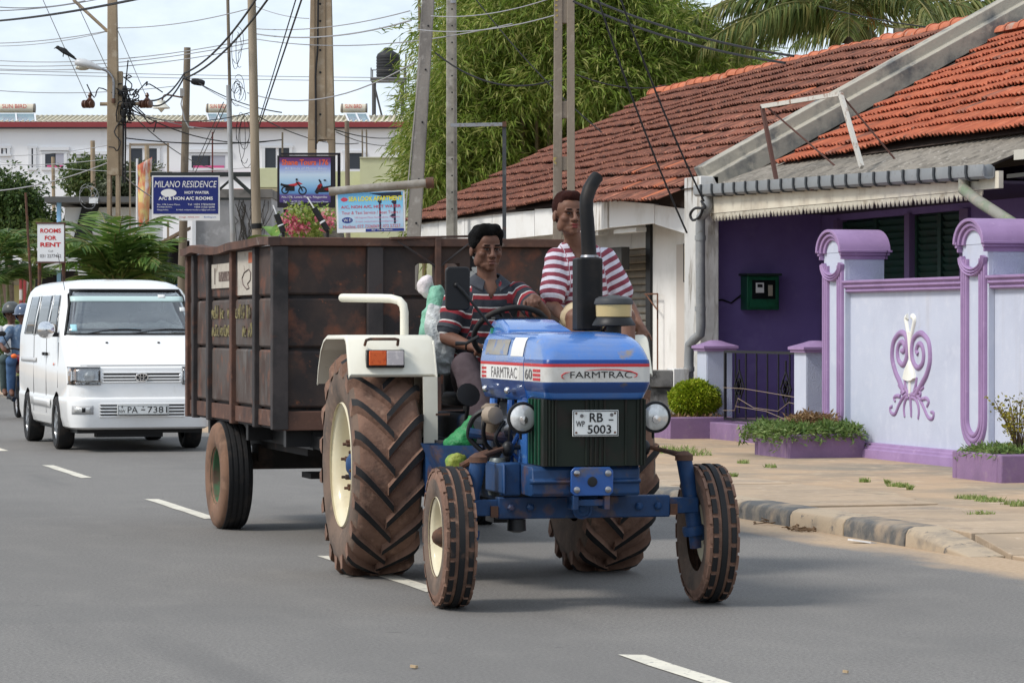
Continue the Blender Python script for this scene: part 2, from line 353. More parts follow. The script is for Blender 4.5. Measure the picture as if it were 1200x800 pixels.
# ================================================================== THE HOUSES
LAV = mat('lavender_wall',(.505,.54,.64),.85, layers=[((.45,.48,.58),1.1,.45,.7),((.56,.585,.67),6,.5,.8),((.40,.40,.44),2.5,.60,.85,7,(1,1,.12)),((.36,.33,.32),1.6,.66,.8,7)], bump=(.35,45,.006))
LAVR = mat('lavender_roughcast',(.49,.53,.64),.9, layers=[((.45,.49,.62),2,.45,.7)], bump=(.9,70,.01))
PUR = mat('purple_trim',(.325,.212,.385),.6, layers=[((.265,.17,.32),3,.45,.7),((.42,.30,.46),14,.6,.8),((.24,.16,.27),2,.6,.8,7,(1,1,.2))], bump=(.12,40,.004))
PURD = mat('purple_wall',(.215,.155,.385),.8, layers=[((.17,.12,.31),1.4,.45,.75),((.25,.19,.42),5,.55,.8)], bump=(.25,40,.006))
PLANT = mat('planter_purple',(.245,.155,.275),.85, layers=[((.19,.125,.22),3,.42,.7),((.30,.225,.28),9,.56,.8),((.24,.175,.14),4,.6,.76),((.13,.09,.12),2.2,.62,.8,7,(1,1,.3))], bump=(.35,36,.008))
OFFW = mat('white_plaster',(.79,.78,.75),.85, layers=[((.66,.65,.61),2,.45,.75),((.45,.43,.39),5,.62,.8,6,(1,1,.2))], bump=(.2,30,.006))
PEEL = mat('peeling_white',(.70,.69,.66),.85, layers=[((.30,.265,.22),9,.52,.64,7,(1,1,.16)),((.56,.54,.5),3,.5,.7)], bump=(.5,20,.01,(1,1,.2)))
MILDEW = mat('mildewed_concrete',(.30,.29,.27),.92, layers=[((.06,.06,.056),3.2,.42,.62,7),((.42,.41,.39),7,.56,.72)], bump=(.5,25,.01))
PIPE = mat('grey_pipe',(.25,.26,.265),.45, layers=[((.34,.34,.33),5,.5,.75),((.17,.165,.15),14,.58,.75)])
PIPEG = mat('grey_green_pipe',(.24,.235,.20),.6, layers=[((.15,.20,.12),4,.46,.66),((.33,.28,.22),10,.56,.7)])
GUT = mat('gutter_grey',(.22,.235,.245),.42, layers=[((.29,.3,.305),3,.5,.75),((.14,.14,.135),12,.6,.75)])
DARKIN = mat('dark_interior',(.02,.018,.02),.9)
GRNDOOR = mat('dark_green_louvre',(.014,.045,.034),.55, layers=[((.02,.03,.025),6,.5,.7)])
IRON = mat('black_iron',(.012,.012,.014),.5)
def ribbon(mb, path, n_rib, w, d, X, flat=0):
    """a plaster moulding of parallel round ribs along a path of (Y, z) points on the plane x = X, standing d proud of it"""
    P = [Vector((p[0], p[1])) for p in path]; k = len(P); nor = []
    for i in range(k):
        t = (P[min(i+1, k-1)]-P[max(i-1,0)]).normalized(); nor.append(Vector((-t.y, t.x)))
    prof = [(-w/2,0.)]
    for r in range(n_rib):
        for q in range(5):
            a = math.pi*q/4; prof.append((-w/2+w*(r+.5-.46*math.cos(a))/n_rib, d*(.45+.55*math.sin(a))))
    prof.append((w/2,0.))
    mb.loft([[(X-h, P[i].x+nor[i].x*o, P[i].y+nor[i].y*o) for o, h in prof] for i in range(k)], cap=True)
def boundary_wall():
    t = thing('boundary_wall', 'lavender plaster wall with purple pilasters and white scroll ornament', 'wall',(12.6,28.9,.1))
    off = Vector((12.6,28.9,.1)); T = Matrix.Translation(-off)
    def put(o): o.data.transform(T); return o
    for (ya, yb) in ((27.57,30.58),(21.5,26.98)):
        b = MB(); b.box(12.65,12.85, ya, yb,-.1,1.86); put(b.build('wall_panel', LAV, t))
        b = MB(); xs = [(12.61,1.855),(12.585,1.87),(12.60,1.895),(12.565,1.915),(12.575,1.945),(12.545,1.96),(12.545,1.985),(12.9,1.99),(12.9,1.855)]
        b.loft([[(x, y, z) for x, z in xs] for y in (ya, yb)]); put(b.build('coping', PUR, t, bevel=.004))
        b = MB(); xs = [(12.66,.28),(12.60,.275),(12.595,.25),(12.575,.245),(12.57,.215),(12.545,.21),(12.54,.17),(12.53,.10),(12.53,-.1),(12.66,-.1)]
        b.loft([[(x, y, z) for x, z in xs] for y in (ya, yb)]); put(b.build('skirting', PUR, t, bevel=.004))
    for yc in (30.87,27.28):
        h = .295
        b = MB(); b.box(12.58,13.04, yc-h, yc+h,-.1,2.30); p = put(b.build('pilaster', LAV, t, bevel=.01))
        # side face of the pier above the wall is roughcast,3 mm proud
        b = MB(); b.box(12.63,13.035, yc-h-.004, yc-h,1.992,2.28); put(b.build('roughcast_face', LAVR, p))
        # barrel cap with three stepped mouldings: white tympanum at the road end
        def arch(r0, r1, x0, x1, z0=2.28, m=PUR, nm='cap_moulding'):
            b = MB(); n = 14; o = [(yc+r1*math.cos(math.pi*i/n), z0+r1*.70*math.sin(math.pi*i/n)) for i in range(n+1)]; i_ = [(yc+r0*math.cos(math.pi*i/n), z0+r0*.70*math.sin(math.pi*i/n)) for i in range(n,-1,-1)]
            b.loft([[(x, y, z) for y, z in o+i_] for x in (x0, x1)]); return put(b.build(nm, m, p, bevel=.004))
        b = MB(); n = 14; b.loft([[(x, yc+.295*math.cos(math.pi*i/n),2.29+.205*math.sin(math.pi*i/n)) for i in range(n+1)] for x in (12.575,13.04)]); put(b.build('tympanum', LAV, p))
        arch(.20,.255,12.55,13.05,2.285); arch(.257,.305,12.525,13.07,2.285); arch(.307,.352,12.50,13.09,2.295)
        for k,(w_, z0, z1) in enumerate(((.355,2.288,2.312),(.335,2.258,2.288),(.312,2.215,2.258))):       # stepped band running along the pier's sides
            for s in (-1,1):
                b = MB(); y0, y1 = sorted((yc+s*.29, yc+s*w_)); b.box(12.53-.012*(2-k),13.06, y0, y1, z0, z1); put(b.build('cap_band', PUR, p, bevel=.004))
            b = MB(); b.box(13.04,13.11-.02*k, yc-w_, yc+w_, z0, z1); put(b.build('cap_band', PUR, p, bevel=.004))
        # long looped moulding on the road face, scalloped at the top and round at the bottom
        b = MB(); a = .205; zt, zb = 2.15,.60
        loop = [(yc-a, zt-.0)]+[(yc-a, zt-(zt-zb)*i/6) for i in range(1,7)]+[(yc-a*math.cos(math.pi*i/12), zb-a*math.sin(math.pi*i/12)) for i in range(1,12)]+[(yc+a, zb+(zt-zb)*i/6) for i in range(0,7)]
        ribbon(b, loop,3,.155,.035,12.58); put(b.build('loop_moulding', PUR, p))
        b = MB(); q = [(yc-.26*math.cos(math.pi*i/10),2.17-.15*math.sin(math.pi*i/10)) for i in range(11)]
        ribbon(b, q,3,.085,.05,12.575); put(b.build('scallop_moulding', PUR, p))
    # scroll ornament cast on the first panel; drawn on a grid of 5.33 units per picture step
    SX = 12.652
    def pt(u, v): return (28.98-(u-185)*.00415,1.60-(v-60)*.00159)
    def smooth(pts, k=5):
        P = [Vector(p) for p in pts]; out = []
        for i in range(len(P)-1):
            p0, p1, p2, p3 = P[max(i-1,0)], P[i], P[i+1], P[min(i+2, len(P)-1)]
            for j in range(k):
                s = j/k; out.append(.5*((2*p1)+(p2-p0)*s+(2*p0-5*p1+4*p2-p3)*s*s+(3*p1-p0-3*p2+p3)*s**3))
        return out+[P[-1]]
    def stroke(mb, pts, r0, r1, flat=.6):
        P = smooth([pt(*p) for p in pts]); n = len(P); rings = []
        for i in range(n):
            tn = (P[min(i+1, n-1)]-P[max(i-1,0)]).normalized(); no = Vector((-tn.y, tn.x)); r = r0+(r1-r0)*i/(n-1)
            rings.append([(SX-.002-max(0, r*flat*math.sin(a))*1.2, P[i].x+no.x*r*math.cos(a), P[i].y+no.y*r*math.cos(a)) for a in [math.pi*k/6 for k in range(7)]])
        mb.loft(rings)
    o = thing('scroll_ornament', None, None); o.parent = t
    left = [(150,560),(120,480),(95,420),(75,330),(80,240),(100,190),(130,165),(158,188),(168,260),(162,330),(142,372),(116,350),(107,290),(116,240),(136,225),(150,252),(145,285),(131,283)]
    right = [(222,560),(258,485),(286,425),(305,340),(300,240),(280,195),(245,168),(208,200),(195,270),(202,345),(227,388),(257,365),(267,310),(257,250),(236,236),(222,275),(232,303)]
    for nm, s in (('scroll', left),('scroll', right)):
        b = MB(); stroke(b, s,.034,.026,.7); put(b.build(nm, PUR, o))
    for s in ([(186,560),(150,572),(118,625),(92,690),(66,688),(60,655),(74,645)], [(192,560),(232,572),(262,630),(292,700),(318,705),(325,672),(308,665)],
              [(180,580),(162,585),(150,620),(146,660),(150,708)], [(195,580),(216,588),(232,625),(237,670),(232,715)], [(187,560),(188,620),(190,665),(190,705)],
              [(178,570),(150,520),(125,520),(112,505)], [(200,560),(228,520),(250,525),(266,508)], [(160,540),(152,480),(148,445)], [(210,540),(220,490),(224,450)],
              [(126,578),(100,575),(84,590),(92,612)], [(250,590),(278,580),(296,600),(284,632)], [(150,520),(130,550),(140,560)], [(228,520),(248,552),(238,572)]):
        b = MB(); stroke(b, s,.024,.016,.7); put(b.build('acanthus_leaf', PUR, o))
    b = MB(); stroke(b, [(184,350),(180,260),(176,190),(166,120),(160,75),(172,60)],.018,.032,.8); stroke(b, [(184,350),(186,260),(192,190),(206,120),(212,78),(198,60)],.018,.032,.8)
    stroke(b, [(184,350),(183,200),(183,160)],.022,.036,.6); stroke(b, [(183,575),(183,500),(184,340)],.018,.02,.9)
    put(b.build('lily_stem', mat('ornament_white',(.78,.78,.72),.6), o))
    b = MB(); n = 9
    for i in range(n):
        a = -.95+1.9*i/(n-1); stroke(b, [(184,352),(184+math.sin(a)*26,405+10*math.cos(a)),(184+math.sin(a)*36,440+38*math.cos(a)*.9)],.02,.026,1.2)
    put(b.build('lily_fan', MC['ornament_white'], o))
boundary_wall()
# ------------------------------------------------------------------ gate pillars, gate, step, planters
def gate_pillar(x, y, s, h, label):
    t = thing('gate_pillar', label, 'pillar',(x, y,.1),0, 'gate pillars')
    b = MB(); b.box(-s, s,-s, s,-.1, h); b.build('shaft', LAVR, t, bevel=.01)
    b = MB(); b.box(-s-.004,-s,-s*.98, s*.98,0, h-.005); b.build('painted_face', LAV, t)
    b = MB(); q = s+.06; b.box(-q, q,-q, q, h, h+.035); b.box(-q+.02, q-.02,-q+.02, q-.02, h-.03, h)
    b.loft([[(-q*k,-q*k, z),(q*k,-q*k, z),(q*k, q*k, z),(-q*k, q*k, z)] for k, z in ((.98, h+.035),(.8, h+.05),(.5, h+.075),(.25, h+.1),(.12, h+.105))]); b.build('cap', PUR, t, bevel=.004)
gate_pillar(13.06,32.6,.185,1.13, 'short lavender gate pillar beside the wall, purple pyramid cap')
gate_pillar(13.08,36.0,.17,1.12, 'short lavender gate pillar behind the round green bush')
def gate():
    t = thing('gate', 'low black iron bar gate with diamond scrolls between two lavender pillars', 'gate',(12.98,34.1,.35))
    a, c, h = -1.26,1.26,.84                         # along Y
    b = MB()
    for z in (0.02, h): b.box(-.015,.015, a, c, z-.016, z+.016)
    for y in (a, c): b.box(-.014,.014, y-.018, y+.018,.002, h-.002)
    b.build('gate_frame', IRON, t)
    n = 7
    for i in range(1, n):
        y = c-(c-a)*i/n; b = MB(); b.tube([(0, y,.03),(0, y, h-.015)],.011,6); b.build('bar', IRON, t)
    for y in (c-(c-a)*1.35/n, c-(c-a)*5.65/n):
        b = MB()
        for (dy, dz) in ((0,0),(0,.1),(0,-.1),(.085,.0),(-.085,0)):
            q = [(0, y+dy,.42+dz+.10),(0, y+dy+.085,.42+dz),(0, y+dy,.42+dz-.10),(0, y+dy-.085,.42+dz)]
            for i in range(4): b.bar(q[i], q[(i+1) % 4],.016,.016,(1,0,0))
        b.tube([(0, y,.1),(0, y,.2)],.012,6); b.tube([(0, y,.62),(0, y,.75)],.012,6); b.build('diamond_scroll', IRON, t)
    b = MB()
    for s in ([(-.03, c,.40),(-.04,.5,.40),(-.03,0,.38),(-.03, a,.33)], [(-.03, c,.12),(-.03,.85,.13),(-.035,.72,.28),(-.03,.2,.18),(-.03,-.6,.16),(-.03,-.95,.27),(-.03, a,.25)], [(-.03,.8,.18),(-.03,-.2,.15),(-.03, a,.02)]): b.tube(s,.0035,5)
    b.build('cord', mat('cord_tan',(.30,.23,.17),.8), t)
gate()
b = MB(); b.box(12.85,13.5,32.9,36.1,0,.325); tag(b.build('step', PLANT, bevel=.012), 'purple plastered threshold step under the iron gate', 'step')
def planter(x0, x1, y0, y1, h, label, soil=True):
    t = thing('planter', label, 'planter',((x0+x1)/2,(y0+y1)/2,.1),0, 'purple planters on the pavement'); a, c = (x1-x0)/2,(y1-y0)/2; w = .09
    b = MB(); b.box(-a, a,-c,-c+w,-.06, h); b.box(-a, a, c-w, c,-.06, h); b.box(-a,-a+w,-c+w, c-w,-.06, h-.002); b.box(a-w, a,-c+w, c-w,-.06, h-.002); b.build('trough', PLANT, t, bevel=.015)
    b = MB(); b.box(-a+w, a-w,-c+w, c-w,-.05, h-.05); b.build('soil', mat('soil',(.11,.075,.05),.95, bump=(.6,30,.02)), t); return t
planter(12.33,13.15,35.55,36.5,.285, 'purple planter holding the round clipped bush')
planter(11.72,12.57,29.98,31.02,.27, 'purple planter full of trailing green plants by the first pilaster')
planter(11.66,12.56,24.74,25.78,.27, 'purple planter at the right edge with a thin yellow shrub')
# ------------------------------------------------------------------ roof tiles
def tile_mesh(name, m, w=.215, L_=.36):
    n = 9; h = lambda u: .034*(.5-.5*math.cos(4*math.pi*u)); vs = []; fs = []
    us = [i/(n-1) for i in range(n)]
    top0 = [((u-.5)*w,0,.056+h(u)) for u in us]; top1 = [((u-.5)*w, L_,.006+h(u)) for u in us]; bot = [((u-.5)*w,.004,.040+h(u)) for u in us]
    vs = top0+top1+bot
    for i in range(n-1): fs += [(i, i+1, n+i+1, n+i),(2*n+i,2*n+i+1, i+1, i)]
    fs += [(0, n,2*n),(n-1,3*n-1,2*n-1)]
    me = bpy.data.meshes.new(name); me.from_pydata(vs, [], fs); me.materials.append(m)
    return me
def ridge_mesh(name, m, L_=.42):
    b = MB(); n = 8
    for (y0, y1, r0, r1) in ((0, L_*.86,.105,.125),(L_*.86, L_,.14,.14)):
        b.loft([[(r*math.cos(math.pi*i/n), y, r*.85*math.sin(math.pi*i/n)) for i in range(n+1)] for y, r in ((y0, r0),(y1, r1))])
    o = b.build(name, m); me = o.data; bpy.data.objects.remove(o); return me
TBR = mat('old_clay_tile',(.225,.088,.058),.9, layers=[((.15,.062,.046),5,.45,.65),((.42,.185,.115),7,.54,.68,5,(5,.7,1)),((.06,.042,.036),5,.54,.70,6,(4,.8,1)),((.40,.33,.28),9,.66,.78,5,(4,.7,1))], rnd=.34, bump=(.4,60,.006))
TNEW = mat('fresh_clay_tile',(.43,.135,.065),.85, layers=[((.32,.10,.055),5,.5,.7)], rnd=.12, bump=(.3,60,.006))
TOR = mat('orange_clay_tile',(.42,.118,.058),.85, layers=[((.30,.082,.045),4,.43,.65),((.50,.19,.11),9,.56,.72,5,(4,.7,1)),((.10,.06,.045),2.6,.58,.74,6)], rnd=.14, bump=(.35,60,.006))
TRIDGE = mat('ridge_clay',(.50,.165,.085),.88, layers=[((.38,.12,.07),6,.45,.7),((.36,.31,.26),4,.6,.72)], rnd=.12, bump=(.3,50,.006))
RA = math.atan(.536); RUP = Vector((math.cos(RA),0, math.sin(RA))); RNO = Vector((-math.sin(RA),0, math.cos(RA)))
def tile_roof(parent, x0, z0, nrow, ylo, yhi, me, keep, seed, alt=None, alt_p=.0, wob=.03, org=Vector((0,0,0))):
    rs_ = random.Random(seed); cand = []
    pitch = .32
    for r in range(nrow):
        c0 = Vector((x0,0, z0))+RUP*(pitch*r); y = ylo(r)+rs_.uniform(0,.1)
        while y < yhi(r):
            sag = -.03*math.sin(y*.55)-.012*math.sin(y*1.7+.2*r)
            p = Vector((c0.x, y, c0.z))+RNO*(sag+.005*rs_.uniform(-1,1))+RUP*(rs_.uniform(-wob, wob)*.45+.03*math.sin(y*.8+r*1.7))
            M = Matrix.Translation(p-org) @ Matrix(((0, RUP.x, RNO.x),(-1, RUP.y, RNO.y),(0, RUP.z, RNO.z))).to_4x4() @ Euler((rs_.gauss(0,.012), rs_.gauss(0,.012), rs_.gauss(0,.02))).to_matrix().to_4x4()
            q = seen(p); vis = 0 if (-30 < q[0] < 1230 and q[1] > -30) else 1e6
            cand.append((q[2]+vis, M, alt if (alt and rs_.random() < alt_p) else me)); y += .205+rs_.uniform(0,.006)
    cand.sort(key=lambda c: c[0])
    for d, M, m_ in cand[:keep]: inst(m_, 'roof_tile', M, parent)
    rest = cand[keep:]
    if rest:
        n = len(me.vertices); co = np.empty(n*3); me.vertices.foreach_get('co', co); co = np.c_[co.reshape(-1,3), np.ones(n)]
        V = np.concatenate([(co @ np.array(M).T)[:, :3] for _, M, _ in rest]); F = []
        base = [tuple(p.vertices) for p in me.polygons]
        for i in range(len(rest)): F += [tuple(v+i*n for v in f) for f in base]
        m2 = bpy.data.meshes.new('roof_tiles_far'); m2.from_pydata([tuple(v) for v in V], [], F)
        m2.materials.append(me.materials[0]); o = bpy.data.objects.new('tile_field', m2); COL.objects.link(o); o.parent = parent; o['kind'] = 'stuff'
tbr, tnew, tor, trd = tile_mesh('clay_tile', TBR), tile_mesh('clay_tile', TNEW), tile_mesh('clay_tile', TOR), ridge_mesh('ridge_tile', TRIDGE)
UNDER = mat('roof_underside',(.05,.035,.028),.95)
def tiled_house():
    t = thing('tiled_house', 'white fronted shop house with sagging brown clay tile roof', 'house',(14,45,0)); org = Vector((14,45,0)); T = Matrix.Translation(-org)
    def put(o): o.data.transform(T); return o
    b = MB(); b.add([(13.25,37.3,3.27),(17.5,37.3,5.54),(17.5,51.4,5.54),(13.25,52.4,3.27),(21.5,37.3,3.3),(21.5,52.2,3.3)], [(0,1,2,3),(1,4,5,2)]); roof = put(b.build('roof', UNDER, t))
    def yhi(r): return 52.3-r*.095
    tile_roof(roof,12.92,3.14,16, lambda r: 37.76 if r else 37.8, lambda r: yhi(r-1) if r else 41.2, tbr,298,11, tnew,.035, org=org)
    y = 37.3
    while y < 51.0:
        inst(trd, 'ridge_tile', Matrix.Translation(Vector((17.5, y,5.57+.01*math.sin(y*3)))-org) @ Euler((.03*math.sin(y*7),0,.02*math.sin(y*5))).to_matrix().to_4x4(), roof); y += .40
    # broken white fascia boards along the eave
    def fas(ya, yb, za0, zb0, za1, zb1, m=WHITEP):
        b = MB(); b.add([(13.30, ya, za0),(13.30, yb, zb0),(13.30, yb, zb1),(13.30, ya, za1),(13.36, ya, za0),(13.36, yb, zb0),(13.36, yb, zb1),(13.36, ya, za1)], [(0,3,2,1),(4,5,6,7),(0,1,5,4),(1,2,6,5),(2,3,7,6),(3,0,4,7)]); put(b.build('fascia_board', m, t))
    ys = [52.2,50.3,48.6,46.95,46.2,44.6,43.3,41.95]
    for i in range(len(ys)-1): fas(ys[i+1]+.012, ys[i]-.012,2.86,2.86,3.29-.01*i,3.27)
    fas(41.02,41.93,2.87,2.84,3.24,3.27, PEEL)
    fas(38.98,40.93,2.875,2.875,3.13,3.26); fas(37.72,38.95,2.70,2.86,3.02,3.12)
    # soffit, front wall, shutter bay
    b = MB(); b.add([(13.38,37.72,2.98),(13.38,52,2.98),(13.42,52,3.36),(13.42,37.72,3.36),(13.45,37.72,2.98),(13.45,52,2.98),(13.49,52,3.36),(13.49,37.72,3.36)], [(0,3,2,1),(4,5,6,7),(0,1,5,4),(1,2,6,5),(2,3,7,6),(3,0,4,7)]); put(b.build('eave_board', UNDER, t))
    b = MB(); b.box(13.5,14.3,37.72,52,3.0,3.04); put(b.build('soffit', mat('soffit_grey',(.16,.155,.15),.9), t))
    b = MB(); b.box(14.0,14.3,37.72,41.1,.02,2.99); b.box(14.0,14.3,45.0,52,.02,2.99); b.box(14.06,14.3,41.1,45,2.62,2.99); b.box(14.0,21.3,51.9,52.1,.02,3.3); put(b.build('wall', OFFW, t))
    b = MB(); b.box(13.96,14.12,41.1,41.3,.02,2.985); put(b.build('door_jamb', BLACK, t))
    b = MB(); b.box(13.6,13.72,41.3,44.2,2.3,2.62); put(b.build('soffit_shade_box', mat('soffit_shade',(.05,.048,.045),.8), t))  # dark box standing in for the soffit's shadow above the shutter
    m = mat('shutter_steel',(.20,.185,.155),.6,.3, layers=[((.27,.25,.215),2,.45,.7),((.12,.085,.06),5,.58,.75)])
    z = .12; k = 0
    sl = MB(); sl.loft([[(0, y,0),(-.02, y,.02),(-.024, y,.06),(-.008, y,.095),(.01, y,.098),(.01, y,0)] for y in (-1.85,1.85)]); so = sl.build('shutter_slat', m); me = so.data; bpy.data.objects.remove(so)
    while z < 2.6:
        inst(me, 'shutter_slat', Matrix.Translation((.18,43.15-45, z)), t); z += .104
    b = MB(); b.box(14.2,14.25,41.3,45.0,.02,2.62); put(b.build('shutter_backing', DARKIN, t))
    # side recess with the yellow sign
    b = MB(); b.box(13.985,13.999,37.8,40.05,.6,2.62); put(b.build('recess_panel', mat('recess_beige',(.52,.47,.42),.9), t))
    b = MB(); b.box(13.97,13.984,38.3,39.3,.6,1.75); put(b.build('recess_door', mat('recess_brown',(.33,.27,.22),.85), t))
    b = MB(); b.tube([(13.9,40.6,1.95),(13.9,41.15,1.95)],.012,6); b.tube([(13.9,40.6,1.95),(13.9,40.6,.5)],.012,6); b.tube([(13.9,41.1,1.94),(13.9,40.6,1.72)],.01,6); b.tube([(13.9,40.6,1.72),(13.9,40.6,1.6)],.012,6)
    put(b.build('bracket', mat('rusty_brown',(.16,.075,.045),.8), t))
    b = MB(); b.box(13.45,13.6,40.2,41.2,2.80,2.86); put(b.build('fluorescent_lamp', PLATEW, t)); b = MB(); b.box(13.45,13.6,41.9,42.4,2.80,2.86); put(b.build('fluorescent_lamp', PLATEW, t))
    s = thing('shop_sign', 'yellow sign with a black letter in the recess beside the drainpipe', 'sign',(13.93,39.2,2.36))
    b = MB(); b.box(-.012,.012,-.55,.36,-.26,.26); b.build('board', mat('sign_yellow',(.62,.45,.22),.6), s)
    b = MB(); b.box(-.016,-.012,-.55,.36,.235,.262); b.box(-.016,-.012,-.55,.36,-.262,-.235); b.box(-.016,-.012,.335,.362,-.262,.262); b.build('frame', BLACK, s)
    text('S', BLACK, s, Matrix(((0,0,-1,-.0125),(-1,0,0,.1),(0,1,0,0),(0,0,0,1))), w=.34, h=.4, bold=.02)
tiled_house()
def porch_house():
    t = thing('porch_house', 'purple house with shaded porch, orange tile roof and grey gutter', 'house',(14.5,33,0)); org = Vector((14.5,33,0)); T = Matrix.Translation(-org)
    def put(o): o.data.transform(T); return o
    b = MB(); b.box(13.54,21,37.52,37.7,.02,3.2); b.box(15.1,15.3,36.98,37.5,.02,3.3); b.box(15.1,15.3,20,32.9,.02,3.3); b.box(15.1,15.3,32.9,36.98,2.86,3.3); put(b.build('wall', PURD, t))
    b = MB(); b.box(13.28,13.53,37.10,37.72,.02,3.42); put(b.build('party_wall_end', PEEL, t, bevel=.008))
    b = MB(); b.box(13.2,21,20,37.4,.0,.32); put(b.build('porch_floor', mat('porch_floor',(.13,.09,.12),.7), t))
    for ya, yb in ((32.86,33.1),(36.85,36.98),(34.55,34.7)): b = MB(); b.box(15.06,15.24, ya, yb,.32,2.87); put(b.build('door_frame', mat('door_purple',(.17,.115,.25),.6), t))
    for (ya, yb) in ((33.1,34.55),(34.7,36.85)):
        b = MB(); b.box(15.2,15.24, ya, yb,.32,2.86)
        y2 = (ya+yb)/2
        for (c, d) in ((ya+.06, y2-.05),(y2+.05, yb-.06)):
            z = .45
            while z < 2.75:
                b.add([(15.195, c, z),(15.195, d, z),(15.15, d, z+.075),(15.15, c, z+.075),(15.199, c, z+.02),(15.199, d, z+.02),(15.16, d, z+.09),(15.16, c, z+.09)], [(0,3,2,1),(4,5,6,7),(0,1,5,4),(1,2,6,5),(2,3,7,6),(3,0,4,7)]); z += .085
            b.box(15.13,15.2, c-.05, c,.34,2.84); b.box(15.13,15.2, d, d+.05,.34,2.84)
        put(b.build('louvred_door', GRNDOOR, t))
    # orange tile roof over an asbestos strip
    b = MB(); b.add([(14.15,37.2,3.53),(17.5,37.2,5.32),(17.5,24,5.32),(14.15,24,3.53),(21,37.2,3.4),(21,24,3.4)], [(0,3,2,1),(1,2,5,4)]); roof = put(b.build('roof', UNDER, t))
    tile_roof(roof,14.12,3.545,12, lambda r: 26.0, lambda r: 36.55+r*.03, tor,298,23, tbr,.03, org=org)
    y = 26.
    while y < 37.0:
        inst(trd, 'ridge_tile', Matrix.Translation(Vector((17.5, y,5.36))-org), roof); y += .40
    ASB = mat('asbestos_sheet',(.25,.225,.19),.95, layers=[((.15,.135,.115),6,.45,.65),((.36,.33,.29),16,.56,.7),((.09,.085,.075),3,.62,.78)], bump=(.5,40,.01))
    b = MB(); n = 170; ya, yb = 28.52,37.1
    rows = []
    for i in range(n+1):
        y = ya+(yb-ya)*i/n; w = .022*math.sin(2*math.pi*y/.15)
        rows.append([(13.32, y,3.12+.012*(y-28.5)+w),(13.75, y,3.29+.012*(y-28.5)+w),(14.25, y,3.50+.008*(y-28.5)+w)])
    low = [[(x, y, z-.012) for x, y, z in r] for r in rows]
    for i in range(n): b.loft([rows[i], rows[i+1]], cap=False, closed=False)
    b.loft([[r[0], l[0]] for r, l in zip(rows, low)], cap=False, closed=False); put(b.build('asbestos_sheet', ASB, t))
    # gutter with strap brackets
    b = MB(); g = lambda y: 3.055+(y-28.45)*.0195
    prof = [(-.07,.075),(-.075,0),(-.068,-.045),(-.04,-.07),(.03,-.07),(.05,-.05),(.05,.05),(.04,.05),(.038,-.045),(-.055,-.045),(-.06,.07)]
    b.loft([[(13.25+x, y, g(y)+z) for x, z in prof] for y in (28.38,37.08)]); gut = put(b.build('gutter', GUT, t))
    b = MB(); b.lathe([(.07,-.03),(.078,0),(.06,.012)], axm((13.245,28.40, g(28.4)),(0,-1,0)),12); put(b.build('gutter_end', GUT, gut))
    y = 28.75
    while y < 37.1:
        b = MB(); pr = [(-.09,.078),(-.093,0),(-.084,-.055),(-.05,-.085),(.05,-.085),(.05,-.074),(-.045,-.074),(-.073,-.048),(-.08,0),(-.078,.078)]
        b.loft([[(13.25+x, q, g(q)+z) for x, z in pr] for q in (y, y+.045)]); put(b.build('gutter_bracket', mat('bracket_dark',(.035,.04,.045),.5), gut)); y += .40
    b = MB(); b.add([(13.31,28.3,2.885),(13.31,37.09,2.93),(13.31,37.09,3.2),(13.31,28.3,3.06),(13.36,28.3,2.885),(13.36,37.09,2.93),(13.36,37.09,3.2),(13.36,28.3,3.06)], [(0,3,2,1),(4,5,6,7),(0,1,5,4),(1,2,6,5),(2,3,7,6),(3,0,4,7)]); put(b.build('fascia', mat('cream_fascia',(.66,.61,.50),.75, layers=[((.5,.44,.35),2.5,.48,.72),((.3,.26,.2),7,.62,.78,6,(1,1,.25))]), t))
    # pierced wooden valance under the fascia
    b = MB(); y = 28.7; rr_ = random.Random(2); k = 0
    while y < 36.75:
        zb = 2.885+(y-28.3)*.005; w = .118
        for (u0, u1, d) in ((.0,.14,.05),(.14,.3,.072),(.3,.42,.098),(.42,.58,.066),(.58,.7,.098),(.7,.86,.072),(.86,1.,.05)):
            if k % 9 == 5 and u0 > .5: d *= .6
            a, c = y+u0*w, y+u1*w; m_ = (a+c)/2
            b.prism([(0,0),(c-a-.004,0),(c-a-.004,-d+.02),((c-a)/2,-d-.02*(d > .1)),(0,-d+.02)],.012, Matrix(((0,0,1,13.318),(1,0,0, a),(0,1,0, zb-.002),(0,0,0,1))))
        y += w; k += 1
    put(b.build('valance', mat('valance_white',(.62,.58,.48),.8, layers=[((.35,.3,.23),5,.5,.7)]), t, smooth=0))
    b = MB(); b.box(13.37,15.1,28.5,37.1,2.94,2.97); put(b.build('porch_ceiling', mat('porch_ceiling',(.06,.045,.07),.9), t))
    # concrete coping between the two roofs, two stepped courses
    b = MB(); P0 = Vector((13.45,37.3,3.40)); P1 = Vector((18.3,37.3,6.0)); d = (P1-P0).normalized(); nn = Vector((-d.z,0, d.x))
    b.loft([[p+nn*h+Vector((0, y,0)) for y, h in ((.32,-.2),(.32,.17),(-.05,.17),(-.055,.03),(-.2,.02),(-.2,-.2))] for p in (P0, P0+(P1-P0)*.33, P0+(P1-P0)*.66, P1)])
    put(b.build('roof_coping', mat('coping_concrete',(.36,.335,.28),.92, layers=[((.12,.125,.125),2.2,.46,.64,6,(1,1,.8)),((.46,.42,.34),6,.56,.74)], bump=(.4,25,.01)), t, bevel=.01))
